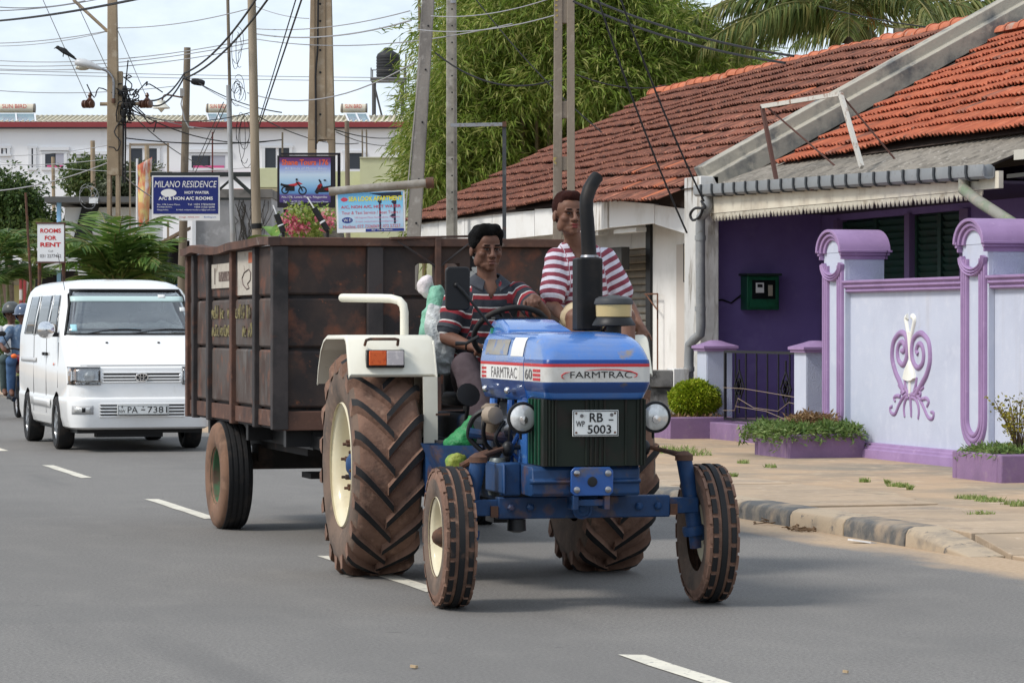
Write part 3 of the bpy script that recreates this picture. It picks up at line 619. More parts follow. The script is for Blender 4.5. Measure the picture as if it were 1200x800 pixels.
    # rain pipes
    b = MB(); q = [(13.25,36.75,3.13),(13.25,36.72,3.02),(13.23,36.74,2.96),(13.2,36.86,2.88),(13.2,36.88,2.78),(13.2,36.88,2.3),(13.2,36.86,1.5),(13.2,36.88,1.40),(13.16,37.02,1.32),(13.14,37.12,1.26),(13.14,37.14,1.1),(13.14,37.14,.1)]
    b.tube(q,.062,12)
    for z in (2.62,1.72,.95): b.lathe([(.063,-.03),(.072,-.03),(.072,.03),(.063,.03)], Matrix.Translation((13.2,36.88, z)) if z > 1.3 else Matrix.Translation((13.14,37.14, z)),12)
    put(b.build('drainpipe', PIPE, t))
    b = MB(); b.tube([(13.25,29.0,3.02),(13.25,29.0,2.93),(13.22,28.95,2.90),(13.18,28.5,2.76),(13.14,27.4,2.44),(13.1,26.7,2.24)],.06,12); put(b.build('drainpipe', PIPEG, t))
    # what the shade under the eave beyond the gutter holds
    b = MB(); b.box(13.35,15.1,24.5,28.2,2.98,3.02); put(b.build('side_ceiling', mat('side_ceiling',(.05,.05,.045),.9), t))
    b = MB(); b.bar((13.5,28.3,3.22),(13.5,24.5,3.18),.05,.10); put(b.build('eave_batten', mat('batten_white',(.5,.48,.42),.8), t))
    b = MB(); b.bar((13.6,28.0,2.9),(15.0,28.0,3.1),.06,.10); put(b.build('bracket_rafter', UNDER, t))
    # cable stapled along the porch wall
    b = MB(); b.tube([(13.6,37.5,1.82),(13.72,37.5,1.84),(13.85,37.5,1.80),(13.98,37.5,1.90)],.012,6); put(b.build('cable', BLACK, t))
porch_house()
def meter_box():
    t = thing('meter_box', 'dark green electricity meter box on the purple porch wall', 'meter box',(14.2,37.38,1.94))
    GREEN = mat('meter_green',(.012,.10,.05),.4, layers=[((.01,.06,.03),6,.5,.7)])
    b = MB(); b.box(-.22,.22,-.12,.13,-.23,.21); b.build('case', GREEN, t, bevel=.008)
    b = MB(); b.box(-.245,.24,-.17,.14,.212,.24); b.build('hood', mat('meter_hood',(.02,.035,.03),.5), t)
    b = MB(); b.box(-.19,.19,-.135,-.122,-.20,.18); b.build('door_frame', GREEN, t)
    b = MB(); b.box(-.16,.16,-.14,-.136,-.09,.155); b.build('window', mat('meter_glass',(.01,.012,.012),.1), t)
    b = MB(); b.box(-.11,.0,-.146,-.141,-.01,.12); b.build('meter_face', PLATEW, t)
    b = MB(); b.box(-.09,-.02,-.149,-.147,.06,.1); b.build('dial', BLACK, t)
    b = MB(); b.box(.06,.12,-.146,-.141,-.05,.09); b.build('fuse', mat('fuse_beige',(.35,.32,.25),.6), t)
meter_box()
def low_wall():
    t = thing('low_wall', 'low mildewed grey concrete wall in front of the white shop', 'wall',(12.75,37.1,0))
    b = MB(); b.box(-.55,.12,-.08,.12,0,.72); b.build('wall_body', MILDEW, t, bevel=.01)
    b = MB(); b.box(-.57,.12,-.11,.14,.722,.94); b.build('top_band', MILDEW, t, bevel=.012)
    b = MB(); b.box(.125,.34,-.12,.16,0,.96); b.build('post', PEEL, t, bevel=.01)
low_wall()
# ------------------------------------------------------------------ empty sign frame above the gutter
def roof_frame():
    t = thing('empty_frame', 'empty white metal sign frame standing above the grey gutter', 'sign frame',(13.36,33.6,3.25)); o = Vector((13.36,33.6,3.25))
    m = mat('frame_white',(.55,.53,.48),.6, layers=[((.2,.1,.06),8,.56,.7)]); rust = mat('frame_rust',(.10,.05,.04),.85)
    A, B, C, D = at_x(893,125,13.36)-o, at_x(985,110,13.36)-o, at_x(910,212,13.36)-o, at_x(1010,196,13.36)-o
    for nm, p, q, w in (('rail', A, B,.05),('post', B, D,.06)):
        b = MB(); b.bar(p, q, w,.04,(1,0,0)); b.build(nm, m, t)
    b = MB(); b.bar(A, C,.05,.04,(1,0,0)); b.build('post', rust, t)
    for p, q in ((A.lerp(B,.05), at_x(985,200,13.9)-o),(B, at_x(1050,188,13.9)-o),(at_x(950,223,13.2)-o, at_x(985,205,13.5)-o)):
        b = MB(); b.tube([p, q],.012,5); b.build('stay_rod', rust, t)
roof_frame()
# ================================================================== TRACTOR
BLUE = mat('tractor_blue',(.014,.075,.275),.35, layers=[((.022,.085,.25),3,.5,.75),((.11,.09,.075),6,.6,.74,7)], coat=.5, bump=(.03,60,.002))
BLUEL = mat('tractor_hood_blue',(.045,.165,.49),.26, layers=[((.055,.165,.43),2.5,.5,.75),((.16,.19,.27),1.6,.52,.8,7),((.22,.19,.17),7,.64,.74,7)], coat=.6, bump=(.02,50,.002))
BLUED = mat('worn_chassis_blue',(.014,.052,.145),.5, layers=[((.010,.028,.075),4,.45,.7),((.12,.062,.04),5,.55,.68,8),((.05,.06,.08),20,.58,.75)], bump=(.25,40,.004))
CREAM = mat('wheel_cream',(.66,.60,.43),.45, layers=[((.58,.50,.34),4,.5,.75),((.22,.085,.035),9,.66,.74,7),((.40,.30,.2),3,.62,.8)], coat=.2)
FENDC = mat('fender_cream',(.74,.71,.60),.42, layers=[((.66,.62,.5),3,.5,.75),((.28,.12,.05),8,.70,.77,7)], coat=.25)
MUD = mat('tyre_mud',(.225,.132,.094),.95, layers=[((.15,.086,.062),6,.42,.66),((.33,.205,.145),12,.56,.75),((.045,.038,.034),5,.58,.72)], bump=(.7,28,.012))
TREADB = mat('tread_black',(.013,.013,.014),.7, layers=[((.10,.06,.042),8,.60,.74)], bump=(.3,50,.004))
SIDEW = mat('tyre_side_mud',(.175,.122,.092),.95, layers=[((.08,.066,.057),5,.42,.66),((.24,.16,.115),10,.55,.74)], bump=(.5,30,.008))
GRILL = mat('grille_dark',(.007,.012,.007),.6, layers=[((.018,.011,.008),5,.5,.7),((.006,.03,.015),3,.62,.8)])
ENG = mat('engine_grime',(.03,.033,.04),.65,.2, layers=[((.02,.045,.10),6,.5,.62),((.09,.065,.045),11,.58,.72),((.008,.008,.008),4,.5,.7)], bump=(.4,30,.006))
RUSTY = mat('rusty_iron',(.11,.06,.042),.85,.1, layers=[((.20,.085,.045),9,.5,.68),((.04,.03,.027),6,.55,.7)], bump=(.4,40,.004))
SILV = mat('decal_silver',(.56,.55,.52),.5, layers=[((.44,.42,.38),9,.52,.75)])
DECW = mat('decal_white',(.74,.73,.70),.5, layers=[((.55,.53,.48),7,.56,.75)])
RED = mat('decal_red',(.50,.035,.04),.5)
DGREY = mat('decal_grey',(.15,.14,.14),.5)
LENS = mat('lamp_lens',(.62,.62,.60),.16,.35, layers=[((.85,.85,.83),9,.5,.62),((.28,.28,.27),6,.55,.7)])
AMBER = mat('amber_lens',(.72,.13,.03),.22, layers=[((.58,.08,.02),30,.5,.6)])
CLEARL = mat('clear_lens',(.55,.50,.50),.2, layers=[((.68,.62,.6),30,.5,.6)])
TPH = R(-3.0)
TRAC = thing('tractor', 'blue farm tractor with cream wheels and fenders driving along the road', 'tractor',(5.055,18.02,0), TPH)
def tloc(x, y, z): return Vector((5.055,18.02,0))+Matrix.Rotation(TPH,3, 'Z') @ Vector((x, y, z))
FRONT = lambda x, y, z: Matrix(((1,0,0, x),(0,0,-1, y),(0,1,0, z),(0,0,0,1)))       # faces -y
SIDEM = lambda x, y, z: Matrix(((0,0,-1, x),(-1,0,0, y),(0,1,0, z),(0,0,0,1)))      # faces -x
def ring_at(z, hx, yf, r, yb, cx=0., k=6):
    P = [(cx-hx, yb, z)]
    for i in range(k+1):
        a = math.pi/2*i/k; P.append((cx-hx+r-r*math.cos(a), yf+r-r*math.sin(a), z))
    for i in range(k+1):
        a = math.pi/2*i/k; P.append((cx+hx-r+r*math.sin(a), yf+r-r*math.cos(a), z))
    return P+[(cx+hx, yb, z)]
def stack(mb, levels, off=0., **kw): return mb.loft([ring_at(z, hx+off, yf-off, r, yb, **kw) for z, hx, yf, r, yb in levels])
def tractor():
    t = TRAC
    # ---- hood: nose cowl and side panels, stacked plan outlines
    lv = [(1.115,.258,-2.66,.05),(1.125,.268,-2.675,.05),(1.17,.282,-2.705,.05),(1.195,.289,-2.72,.05),(1.31,.289,-2.72,.05),(1.322,.286,-2.715,.055),(1.345,.284,-2.70,.07),(1.38,.278,-2.665,.08),(1.412,.270,-2.61,.09),(1.438,.259,-2.535,.10),(1.455,.243,-2.46,.10),(1.464,.215,-2.385,.09),(1.467,.15,-2.32,.05)]
    b = MB(); stack(b, [(z, hx, yf, r,-2.255) for z, hx, yf, r in lv]); nose = b.build('nose_cowl', BLUEL, t, smooth=50)
    lv2 = [(1.10,.262),(1.12,.272),(1.17,.284),(1.20,.290),(1.31,.290),(1.33,.286),(1.38,.277),(1.42,.265),(1.45,.245),(1.464,.212),(1.470,.12)]
    b = MB(); b.loft([[(x, y, z) for z, h in lv2 for x in (h,)]+[(-h, y, z) for z, h in reversed(lv2)] for y in (-2.245,-1.2)]); hood = b.build('hood', BLUEL, t, smooth=50)
    def band(z0, z1, off, m, nm='stripe'):
        b = MB(); stack(b, [(z,.289,-2.72,.05,-2.257) for z in (z0, z1)], off); b.build(nm, m, nose)
        b = MB(); b.box(-.290-off,.290+off,-2.243,-1.202, z0, z1); b.build(nm, m, hood)
    band(1.207,1.286,.0015, SILV); band(1.2865,1.303,.0016, RED)
    
    # darker skirt below the band
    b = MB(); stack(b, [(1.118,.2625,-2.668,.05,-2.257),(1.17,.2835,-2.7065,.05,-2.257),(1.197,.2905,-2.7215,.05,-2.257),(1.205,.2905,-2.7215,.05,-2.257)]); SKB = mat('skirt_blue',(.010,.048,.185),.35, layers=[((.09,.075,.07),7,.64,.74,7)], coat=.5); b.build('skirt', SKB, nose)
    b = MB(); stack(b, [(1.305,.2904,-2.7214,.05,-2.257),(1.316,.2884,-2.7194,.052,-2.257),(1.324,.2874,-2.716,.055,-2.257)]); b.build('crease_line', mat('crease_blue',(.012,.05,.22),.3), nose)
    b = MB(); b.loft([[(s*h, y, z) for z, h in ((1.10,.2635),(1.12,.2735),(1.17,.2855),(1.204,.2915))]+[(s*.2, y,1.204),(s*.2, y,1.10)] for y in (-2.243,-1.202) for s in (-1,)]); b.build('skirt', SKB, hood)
    # front badge with red swoosh
    F_ = lambda dx, z: FRONT(dx,-2.7235, z)
    text('FARMTRAC', BLACK, nose, F_(.015,1.2455), w=.335, h=.034, bold=0)
    b = MB()
    sw = [(-.215,1.236),(-.20,1.228),(-.208,1.243),(-.185,1.256),(-.15,1.262)]
    b.tube([(x+.015,-2.7235, z) for x, z in [(-.196,1.224),(-.212,1.232),(-.213,1.243),(-.195,1.255),(-.165,1.261)]], [.0006,.003,.0035,.003,.0006],6)
    b.tube([(x+.015,-2.7235, z) for x, z in [(-.09,1.268),(.0,1.274),(.09,1.272),(.16,1.263),(.195,1.25),(.192,1.238),(.175,1.231)]], [.0006,.0025,.003,.0035,.004,.003,.0006],6); b.build('badge_swoosh', RED, nose)
    # side lettering
    b = plate(SIDEM(-.2918,-1.70,1.246),-.40,.46,-.0385,.0385); b.build('side_decal', DECW, hood)
    text('FARMTRAC', DGREY, hood, SIDEM(-.2936,-1.80,1.246), w=.62, h=.06)
    b = MB()
    for k in range(3): b.box(-.2936,-.2918,-1.36,-1.24,1.212+k*.023,1.226+k*.023)
    b.build('decal_bars', RED, hood, kind='stuff')
    text('60', DGREY, nose, SIDEM(-.2925,-2.37,1.246), w=.16, h=.055)
    b = MB()
    for k in range(3): b.box(-.2932,-.2905,-2.63,-2.47,1.213+k*.023,1.227+k*.023)
    b.build('decal_bars', RED, nose, kind='stuff')
    # white square and worn patches on the shoulder
    def shoulder(y0, y1, za, zb, m, nm):
        h = lambda z: np.interp(z, [q[0] for q in lv2], [q[1] for q in lv2])+.003
        b = MB(); zs = np.linspace(za, zb,6); b.loft([[(-h(z), y, z+.002) for z in zs] for y in (y0, y1)], cap=False, closed=False); b.build(nm, m, hood)
    shoulder(-2.22,-1.93,1.335,1.436, DECW, 'white_patch')
    WORN = mat('worn_decal',(.025,.10,.33),.3, layers=[((.22,.19,.15),5,.44,.52)], coat=.4)
    shoulder(-1.85,-1.30,1.34,1.425, WORN, 'worn_panel')
    b = MB()
    for y in (-1.43,-1.98):
        b.box(-.325,-.28, y-.05, y+.05,1.143,1.157); b.ell((-.315, y,1.15),(.02,.028,.02))
    b.build('hood_latch', CHROME, hood, kind='stuff')
    # fuel tank / dash hump behind the hood
    b = MB(); b.loft([[(s*h, y, z) for s, h, z in ((-1, w,1.36),(-1, w,1.42),(-1, w*.86, zt-.03),(-1, w*.76, zt),(1, w*.76, zt),(1, w*.86, zt-.03),(1, w,1.42),(1, w,1.36))] for y, w, zt in ((-1.42,.235,1.478),(-1.34,.215,1.50),(-1.16,.20,1.535),(-.92,.19,1.542))])
    b.build('dash_cowl', BLUEL, t, smooth=40, bevel=.008)
    b = MB(); b.box(-.16,.14,-1.0,-.9,1.543,1.552); b.build('dash_trim', BLACK, t)
    # ---- exhaust and pre-cleaner
    b = MB(); b.loft([[(.155+.073*sx*k,-1.9+.075*sy*k, z) for sx, sy in ((-1,-.75),(-.75,-1),(.75,-1),(1,-.75),(1,.75),(.75,1),(-.75,1),(-1,.75))] for z, k in ((1.475,.93),(1.485,1),(1.865,1),(1.875,.95))]); b.build('muffler', mat('exhaust_black',(.007,.007,.0075),.55, spec=.25, layers=[((.02,.016,.014),8,.5,.7)]), t, smooth=0, bevel=.01)
    b = MB(); b.tube([(.168,-1.9,1.87),(.163,-1.9,1.90),(.155,-1.9,2.05),(.148,-1.9,2.14),(.152,-1.89,2.20),(.172,-1.88,2.255),(.205,-1.86,2.305),(.225,-1.85,2.325)], [.046,.042,.040,.039,.039,.039,.037,.036],14, cap=False)
    b.tube([(.152,-1.89,2.2),(.174,-1.88,2.256),(.205,-1.86,2.304),(.224,-1.85,2.324)], [.033]*4,12); b.build('exhaust_pipe', MC['exhaust_black'], t, smooth=60)
    b = MB(); b.lathe([(.048,-.008),(.052,0),(.048,.012)], Matrix.Translation((.167,-1.9,1.878)),16); b.build('pipe_clamp', STEEL, t)
    b = MB(); b.tube([(.25,-1.9,1.48),(.27,-1.95,1.52),(.27,-2.0,1.53)],.01,6); b.build('heat_guard', RUSTY, t)
    M_ = Matrix.Translation((.245,-2.12,0))
    pc = thing('air_precleaner', None, None); pc.parent = t
    b = MB(); b.lathe([(.05,1.40),(.042,1.41),(.042,1.51)], M_,16); b.build('stem', BLACK, pc)
    b = MB(); b.lathe([(.042,1.498),(.118,1.503),(.118,1.51),(.097,1.545),(.09,1.55)], M_,28); b.build('skirt', BLACK, pc)
    b = MB(); b.lathe([(.090,1.548),(.096,1.552),(.099,1.618),(.096,1.622)], M_,28); b.build('bowl', mat('precleaner_cream',(.52,.40,.19),.3, coat=.3), pc)
    b = MB(); b.lathe([(.1,1.616),(.107,1.62),(.107,1.63),(.10,1.648),(.08,1.66),(.035,1.664),(.03,1.669),(.0,1.67)], M_,28); b.build('lid', mat('precleaner_lid',(.05,.052,.055),.5), pc)
    # ---- grille
    g = MB(); g.box(-.272,.272,-2.64,-2.3,.765,1.118); grille = g.build('grille', GRILL, t)
    for x in [-.262,-.245,-.228,-.21,-.045,-.02,.005,.03,.055,.17,.235,.255]:
        b = MB(); b.tube([(x,-2.642,.768),(x,-2.642,1.115)],.007,8); b.build('rib', GRILL, grille)
    b = MB(); b.box(-.278,-.267,-2.648,-2.63,.766,1.115); b.box(.267,.278,-2.648,-2.63,.766,1.115); b.build('grille_edge', GRILL, grille, kind='stuff')
    b = MB(); b.box(-.285,-.255,-2.30,-2.08,.766,1.10); b.box(.255,.285,-2.30,-2.08,.766,1.10); b.build('side_plate', BLUEL, t, kind='stuff')
    for y in (-2.55,-2.47,-2.39,-2.33):
        b = MB(); b.tube([(-.276, y,.77),(-.276, y,1.115)],.009,6); b.build('rib', mat('grille_green',(.006,.06,.03),.45), grille)
    # number plate
    pl = MB(); pl.box(-.125,.125,-2.664,-2.658,.922,1.06); npl = pl.build('number_plate', PLATEW, t, bevel=.004)
    b = MB(); q = -2.6655
    for (x0, x1, z0, z1) in ((-.121,.121,1.052,1.056),(-.121,.121,.926,.930),(-.121,-.117,.93,1.052),(.117,.121,.93,1.052)): b.box(x0, x1, q, q+.0015, z0, z1)
    b.build('plate_border', BLACK, npl, kind='stuff')
    text('RB', BLACK, npl, FRONT(.003,-2.666,1.021), w=.072, h=.048, bold=.012); text('5003', BLACK, npl, FRONT(.02,-2.666,.959), w=.128, h=.046, bold=.012)
    text('WP', BLACK, npl, FRONT(-.083,-2.666,.988), w=.048, h=.03, bold=.012); text('-', BLACK, npl, FRONT(.083,-2.666,1.008), w=.026, h=.006)
    b = MB(); b.lathe([(.010,0),(.010,.002)], axm((-.075,-2.6655,1.03),(0,-1,0)),7); b.lathe([(.009,0),(.009,.002)], axm((.087,-2.6655,1.035),(0,-1,0)),12); b.build('plate_emblem', DGREY, npl, kind='stuff')
    b = MB()
    for x in (-.105,.105):
        for z in (.942,1.043): b.lathe([(.006,0),(.006,.003)], axm((x,-2.664, z),(0,-1,0)),8)
    b.build('plate_screws', RUSTY, npl, kind='stuff')
    # ---- head lamps on brackets
    for x, y in ((-.345,-2.45),(.385,-2.45)):
        h = thing('headlight', None, None); h.parent = t; tilt = (.05 if x < 0 else -.02,-1,-.02)
        b = MB(); b.lathe([(.0,.11),(.03,.105),(.06,.075),(.078,.03),(.083,0),(.083,-.012),(.078,-.014)], axm((x, y,1.015), Vector(tilt)*-1),28); b.build('shell', BLACK, h, smooth=50)
        b = MB(); b.lathe([(.083,-.001),(.086,.004),(.084,.014),(.076,.016)], axm((x, y,1.015), tilt),28, cap=False); b.build('bezel', BLACK, h)
        b = MB(); b.lathe([(.076,.006),(.07,.014),(.05,.024),(.02,.031),(0,.032)], axm((x, y,1.015), tilt),28); b.build('lens', LENS, h, smooth=60)
        b = MB(); b.lathe([(.028,.02),(.022,.035),(.0,.036)], axm((x, y,1.005), tilt),16); b.build('bulb_cap', CHROME, h)
        b = MB(); b.tube([(x, y+.04,.93),(x, y+.04,.90)],.008,6); b.tube([(x, y+.04,.99),(.25 if x > 0 else -.25, y+.06,.985)],.016,8); b.build('bracket', BLACK, h, kind='stuff')
    # ---- front casting, hitch plate
    b = MB(); b.loft([[(x, y, z) for y, z in ((-2.30,.61),(-2.585+e,.605),(-2.605+e,.62),(-2.605+e,.672),(-2.63+e,.678),(-2.63+e,.69),(-2.605+e,.696),(-2.60+e,.745),(-2.58+e,.762),(-2.30,.765))] for x, e in ((-.335,.03),(-.325,0),(.255,0),(.265,.03))]); b.build('front_casting', BLUED, t, bevel=.006)
    b = MB(); b.box(-.44,-.335,-2.38,-2.30,.60,.775); b.box(-.445,-.425,-2.42,-2.0,.61,.77); b.box(-.33,-.27,-2.3,-2.0,.61,.765); b.build('side_casting', BLUED, t, bevel=.01, kind='stuff')
    b = MB(); b.prism([(-.115,-.055),(-.095,-.075),(.095,-.075),(.115,-.055),(.115,.055),(.095,.075),(-.095,.075),(-.115,.055)],.02, FRONT(-.015,-2.632,.685)); hp = b.build('hitch_plate', BLUE, t, bevel=.004)
    for x in (-.085,.085):
        for z in (-.043,.043): b = MB(); b.lathe([(.017,0),(.017,.009),(.009,.015),(0,.016)], axm((-.015+x,-2.652,.685+z),(0,-1,0)),12); b.build('bolt', STEEL, hp)
    b = MB(); b.lathe([(.025,0),(.027,.003),(.02,.006)], axm((-.015,-2.652,.684),(0,-1,0)),16); b.lathe([(.02,.006),(.0,.0065)], axm((-.015,-2.652,.684),(0,-1,0)),16); b.build('pin_hole', BLACK, hp, kind='stuff')
    b = MB(); b.box(-.115,.085,-2.62,-2.50,.555,.59); b.box(-.115,-.085,-2.64,-2.5,.535,.61); b.box(.055,.085,-2.64,-2.5,.535,.61); b.build('hitch_bracket', BLUED, t, kind='stuff', bevel=.004)
    # ---- front axle
    b = MB(); b.box(-.455,.495,-2.36,-2.27,.475,.592); ax_ = b.build('axle_beam', BLUED, t, bevel=.008)
    for s in (-1,1):
        b = MB(); x0, x1 = sorted((.02+s*.42,.02+s*.64)); b.box(x0, x1,-2.345,-2.285,.492,.578); b.build('axle_arm', BLUED, ax_, bevel=.006)
        b = MB(); x0, x1 = sorted((.02+s*.475,.02+s*.515)); b.box(x0, x1,-2.364,-2.35,.485,.545); b.build('clamp_plate', RUSTY, ax_)
        for x in (.30,.405): b = MB(); b.lathe([(.022,0),(.022,.014),(.012,.022),(0,.023)], axm((.02+s*x,-2.36,.535),(0,-1,0)),6); b.build('bolt', BLUED, ax_)
    b = MB(); b.lathe([(.055,0),(.055,.03),(.042,.034),(.04,.03),(.022,.03),(.018,.04),(0,.042)], axm((.0,-2.36,.525),(0,-1,0)),20); b.build('pivot_boss', BLUED, ax_)
    for s in (-1,1):
        k = thing('steering_knuckle', None, None); k.parent = t; x = .02+s*.60
        b = MB(); b.tube([(x-s*.03,-2.30,.78),(x,-2.30,.62),(x+s*.03,-2.30,.40)], [.043,.043,.043],14); b.lathe([(.058,0),(.062,.02),(.058,.05)], axm((x+s*.02,-2.30,.42),(s*.15,0,-1)),14); b.lathe([(.035,.05),(.032,.12),(0,.125)], axm((x+s*.025,-2.30,.42),(s*.1,0,-1)),12); b.build('kingpin', BLUED, k, kind='stuff')
        b = MB(); b.tube([(x+s*.02,-2.30,.37),(x+s*.12,-2.27,.375)], [.04,.03],12); b.build('spindle', BLUED, k)
        b = MB(); b.lathe([(.05,0),(.05,.03),(.02,.05),(0,.052)], axm((x-s*.03,-2.30,.775),(0,0,1)),12); b.tube([(x-s*.03,-2.30,.80),(x-s*.10,-2.24,.82),(x-s*.2,-2.18,.845)], [.02,.014,.012],8); b.build('steering_arm', RUSTY, k, kind='stuff')
        b = MB(); b.tube([(x-s*.2,-2.18,.845),(x-s*.34,-2.14,.85),(s*.2,-1.9,.86)],.013,8); b.ell((x-s*.22,-2.18,.84),(.035,.035,.045)); b.ell((x-s*.22,-2.18,.80),(.018,.018,.04)); b.build('tie_rod', BLACK, k, kind='stuff')
    # ---- engine, gearbox, oddments seen between the hood and the step
    b = MB(); b.box(-.2,.2,-2.3,-1.25,.58,1.08); b.box(-.23,.23,-1.9,-1.3,.84,1.0); b.build('engine_block', ENG, t, bevel=.02, kind='stuff')
    b = MB(); b.box(-.26,.26,-1.25,.25,.52,.98); b.box(-.45,.45,-.18,.18,.55,.83); b.build('gearbox', ENG, t, bevel=.03, kind='stuff')
    def lump(nm, mb, m, **kw): return mb.build(nm, m, t, **kw)
    b = MB(); b.lathe([(.055,0),(.06,.02),(.06,.17),(.045,.2)], Matrix.Translation((-.37,-2.0,.585)),16); lump('oil_filter', b, mat('filter_grey',(.13,.15,.15),.4,.3, layers=[((.05,.05,.05),8,.55,.7)]))
    b = MB(); b.lathe([(.05,0),(.055,.02),(.055,.16),(.03,.18)], Matrix.Translation((-.40,-1.95,.90)),16); lump('fuel_filter', b, mat('filter_tan',(.20,.155,.11),.6))
    b = MB(); b.lathe([(.04,0),(.048,.01),(.048,.08),(.02,.09)], axm((-.44,-2.05,1.02),(.3,-1,0)),12); lump('horn', b, mat('horn_tan',(.3,.24,.18),.6))
    b = MB(); b.tube([(-.52,-1.95,.92),(-.42,-1.98,.905),(-.30,-2.0,.89)], [.03,.026,.034],10); b.tube([(-.42,-1.95,.93),(-.36,-1.9,1.05)],.022,8); lump('steering_cylinder', b, BLUED, kind='stuff')
    b = MB(); b.lathe([(.0,-.06),(.045,-.055),(.052,0),(.045,.05),(0,.055)], axm((-.30,-2.06,.96),(1,-.3,.2)),14); b.lathe([(.06,0),(.06,.03)], axm((-.26,-1.85,.82),(-1,0,0)),14); lump('alternator', b, STEEL, kind='stuff')
    hoses = [([(-.43,-1.98,1.05),(-.50,-1.95,1.0),(-.52,-1.93,.9),(-.45,-1.95,.82)],.014),([(-.38,-2.02,1.07),(-.46,-2.05,.98),(-.44,-2.0,.86),(-.36,-2.0,.80)],.012),([(-.36,-2.1,.99),(-.41,-2.1,.9),(-.37,-2.08,.84),(-.33,-2.06,.88)],.010),([(-.3,-2.15,1.08),(-.34,-2.15,.95),(-.33,-2.1,.8)],.010)]
    for q, r in hoses: b = MB(); b.tube(curve(q), r,8); lump('hose', b, BLACK)
    b = MB(); b.tube([(-.30,-2.0,1.1),(-.31,-2.0,.9),(-.30,-2.0,.62)],.02,8); b.tube([(-.26,-2.12,.97),(-.33,-2.1,.83),(-.28,-2.1,.78)],.012,6); lump('blue_pipe', b, BLUE, kind='stuff')
    b = MB(); b.tube([(-.31,-1.62,1.1),(-.315,-1.62,.95)],.022,8); b.box(-.335,-.29,-1.66,-1.58,.88,.97); lump('hood_strut', b, BLUEL, kind='stuff')
    b = MB(); b.tube([(-.58,-2.0,.74),(-.46,-1.98,.80),(-.34,-1.98,.835)], [.018,.022,.024],8); lump('drag_link', b, RUSTY)
    b = MB(); b.lathe([(.05,0),(.052,.06),(.02,.07)], axm((-.34,-2.3,.47),(0,0,-1)),14); b.box(-.42,-.30,-2.1,-1.9,.44,.50); lump('sump_guard', b, BLACK, kind='stuff')
    # ---- step, side tray, foot plate
    b = MB(); b.box(-.42,-.22,-1.15,-.45,.80,.83); b.box(.22,.42,-1.15,-.45,.80,.83); b.build('foot_plate', ENG, t, kind='stuff')
    tr = MB(); tr.add([(-.60,-1.30,.83),(-.33,-1.42,.83),(-.33,-1.42,.66),(-.52,-1.34,.66),(-.60,-1.0,.83),(-.33,-1.0,.83),(-.33,-1.0,.66),(-.52,-1.0,.66)], [(0,1,2,3),(0,3,7,4),(4,7,6,5),(1,5,6,2),(2,6,7,3)]); tr.build('side_tray', BLUED, t)
    b = MB(); b.box(-.50,-.485,-1.0,-.4,.5,.80); b.build('mudguard_stay', BLUED, t, kind='stuff')
    b = MB(); b.lathe([(.0,0),(.07,.0),(.07,.012),(.02,.016),(.0,.016)], axm((-.29,-.86,1.10),(.1,-1,.35)),14); b.tube([(-.28,-.84,1.09),(-.25,-.6,.9)],.012,6); b.build('brake_pedal', BLACK, t, kind='stuff')
    b = MB(); b.tube([(-.235,-.9,1.44),(-.30,-.86,1.40),(-.36,-.84,1.40)], [.01,.01,.013],6); b.build('throttle_lever', BLACK, t)
    b = MB(); b.tube([(-.12,-1.05,.98),(-.13,-.95,1.42)],.012,6); b.tube([(.1,-.5,.95),(.12,-.55,1.2)],.012,6); b.build('gear_lever', BLACK, t, kind='stuff')
    # ---- steering wheel
    sw_ = thing('steering_wheel', None, None); sw_.parent = t; nrm = Vector((0,.68,.73)); M_ = axm((.025,-.62,1.455), nrm,(1,0,0))
    b = MB(); n = 40; b.loft([[M_ @ Vector(((.225+.017*math.cos(a))*math.cos(2*math.pi*i/n),(.225+.017*math.cos(a))*math.sin(2*math.pi*i/n),.017*math.sin(a))) for a in [2*math.pi*k/8 for k in range(8)]] for i in range(n+1)], cap=False); b.build('rim', RUBBER, sw_, smooth=60)
    b = MB()
    for a in (.1,2.2,4.2): b.tube([M_ @ Vector((0,0,-.03)), M_ @ Vector((.22*math.cos(a),.22*math.sin(a),0))],.011,6)
    b.build('spokes', BLACK, sw_, kind='stuff')
    b = MB(); b.lathe([(.045,-.05),(.05,-.02),(.03,.0),(0,.002)], M_,16); b.tube([M_ @ Vector((0,0,-.05)),(.025,-1.0,1.2)],.022,8); b.build('column', BLACK, sw_, kind='stuff')
    # ---- seat
    s = thing('seat', None, None); s.parent = t
    SEAT = mat('seat_black',(.02,.02,.022),.6)
    b = MB(); b.box(-.22,.22,-.22,.24,1.02,1.10); b.build('cushion', SEAT, s, bevel=.03)
    b = MB(); b.box(-.20,.20,.22,.28,1.08,1.34); b.build('backrest', SEAT, s, bevel=.025)
    b = MB(); b.box(-.1,.1,-.1,.15,.95,1.02); b.build('pedestal', BLACK, s)
    # ---- fenders
    def fender(s):
        f = thing('fender', None, None); f.parent = t; x0, x1 = s*.925, s*.40
        prof = [(.64,1.155),(.60,1.25),(.50,1.37),(.40,1.425),(.30,1.445),(-.33,1.448),(-.375,1.44),(-.405,1.415),(-.50,1.215)]
        inn = [(y*.985-(.0 if y > 0 else -.012), z-.016) for y, z in prof]
        b = MB(); xs = [x0, x0-s*.012, x1+s*.02, x1]
        def rr(x, e): return [(x, y, z-e) for y, z in prof]+[(x, y, z-e) for y, z in reversed(inn)]
        b.loft([rr(xs[0],.012), rr(xs[1],.0), rr(xs[2],0), rr(xs[3],.012)]); b.build('fender_top', FENDC, f, bevel=.004)
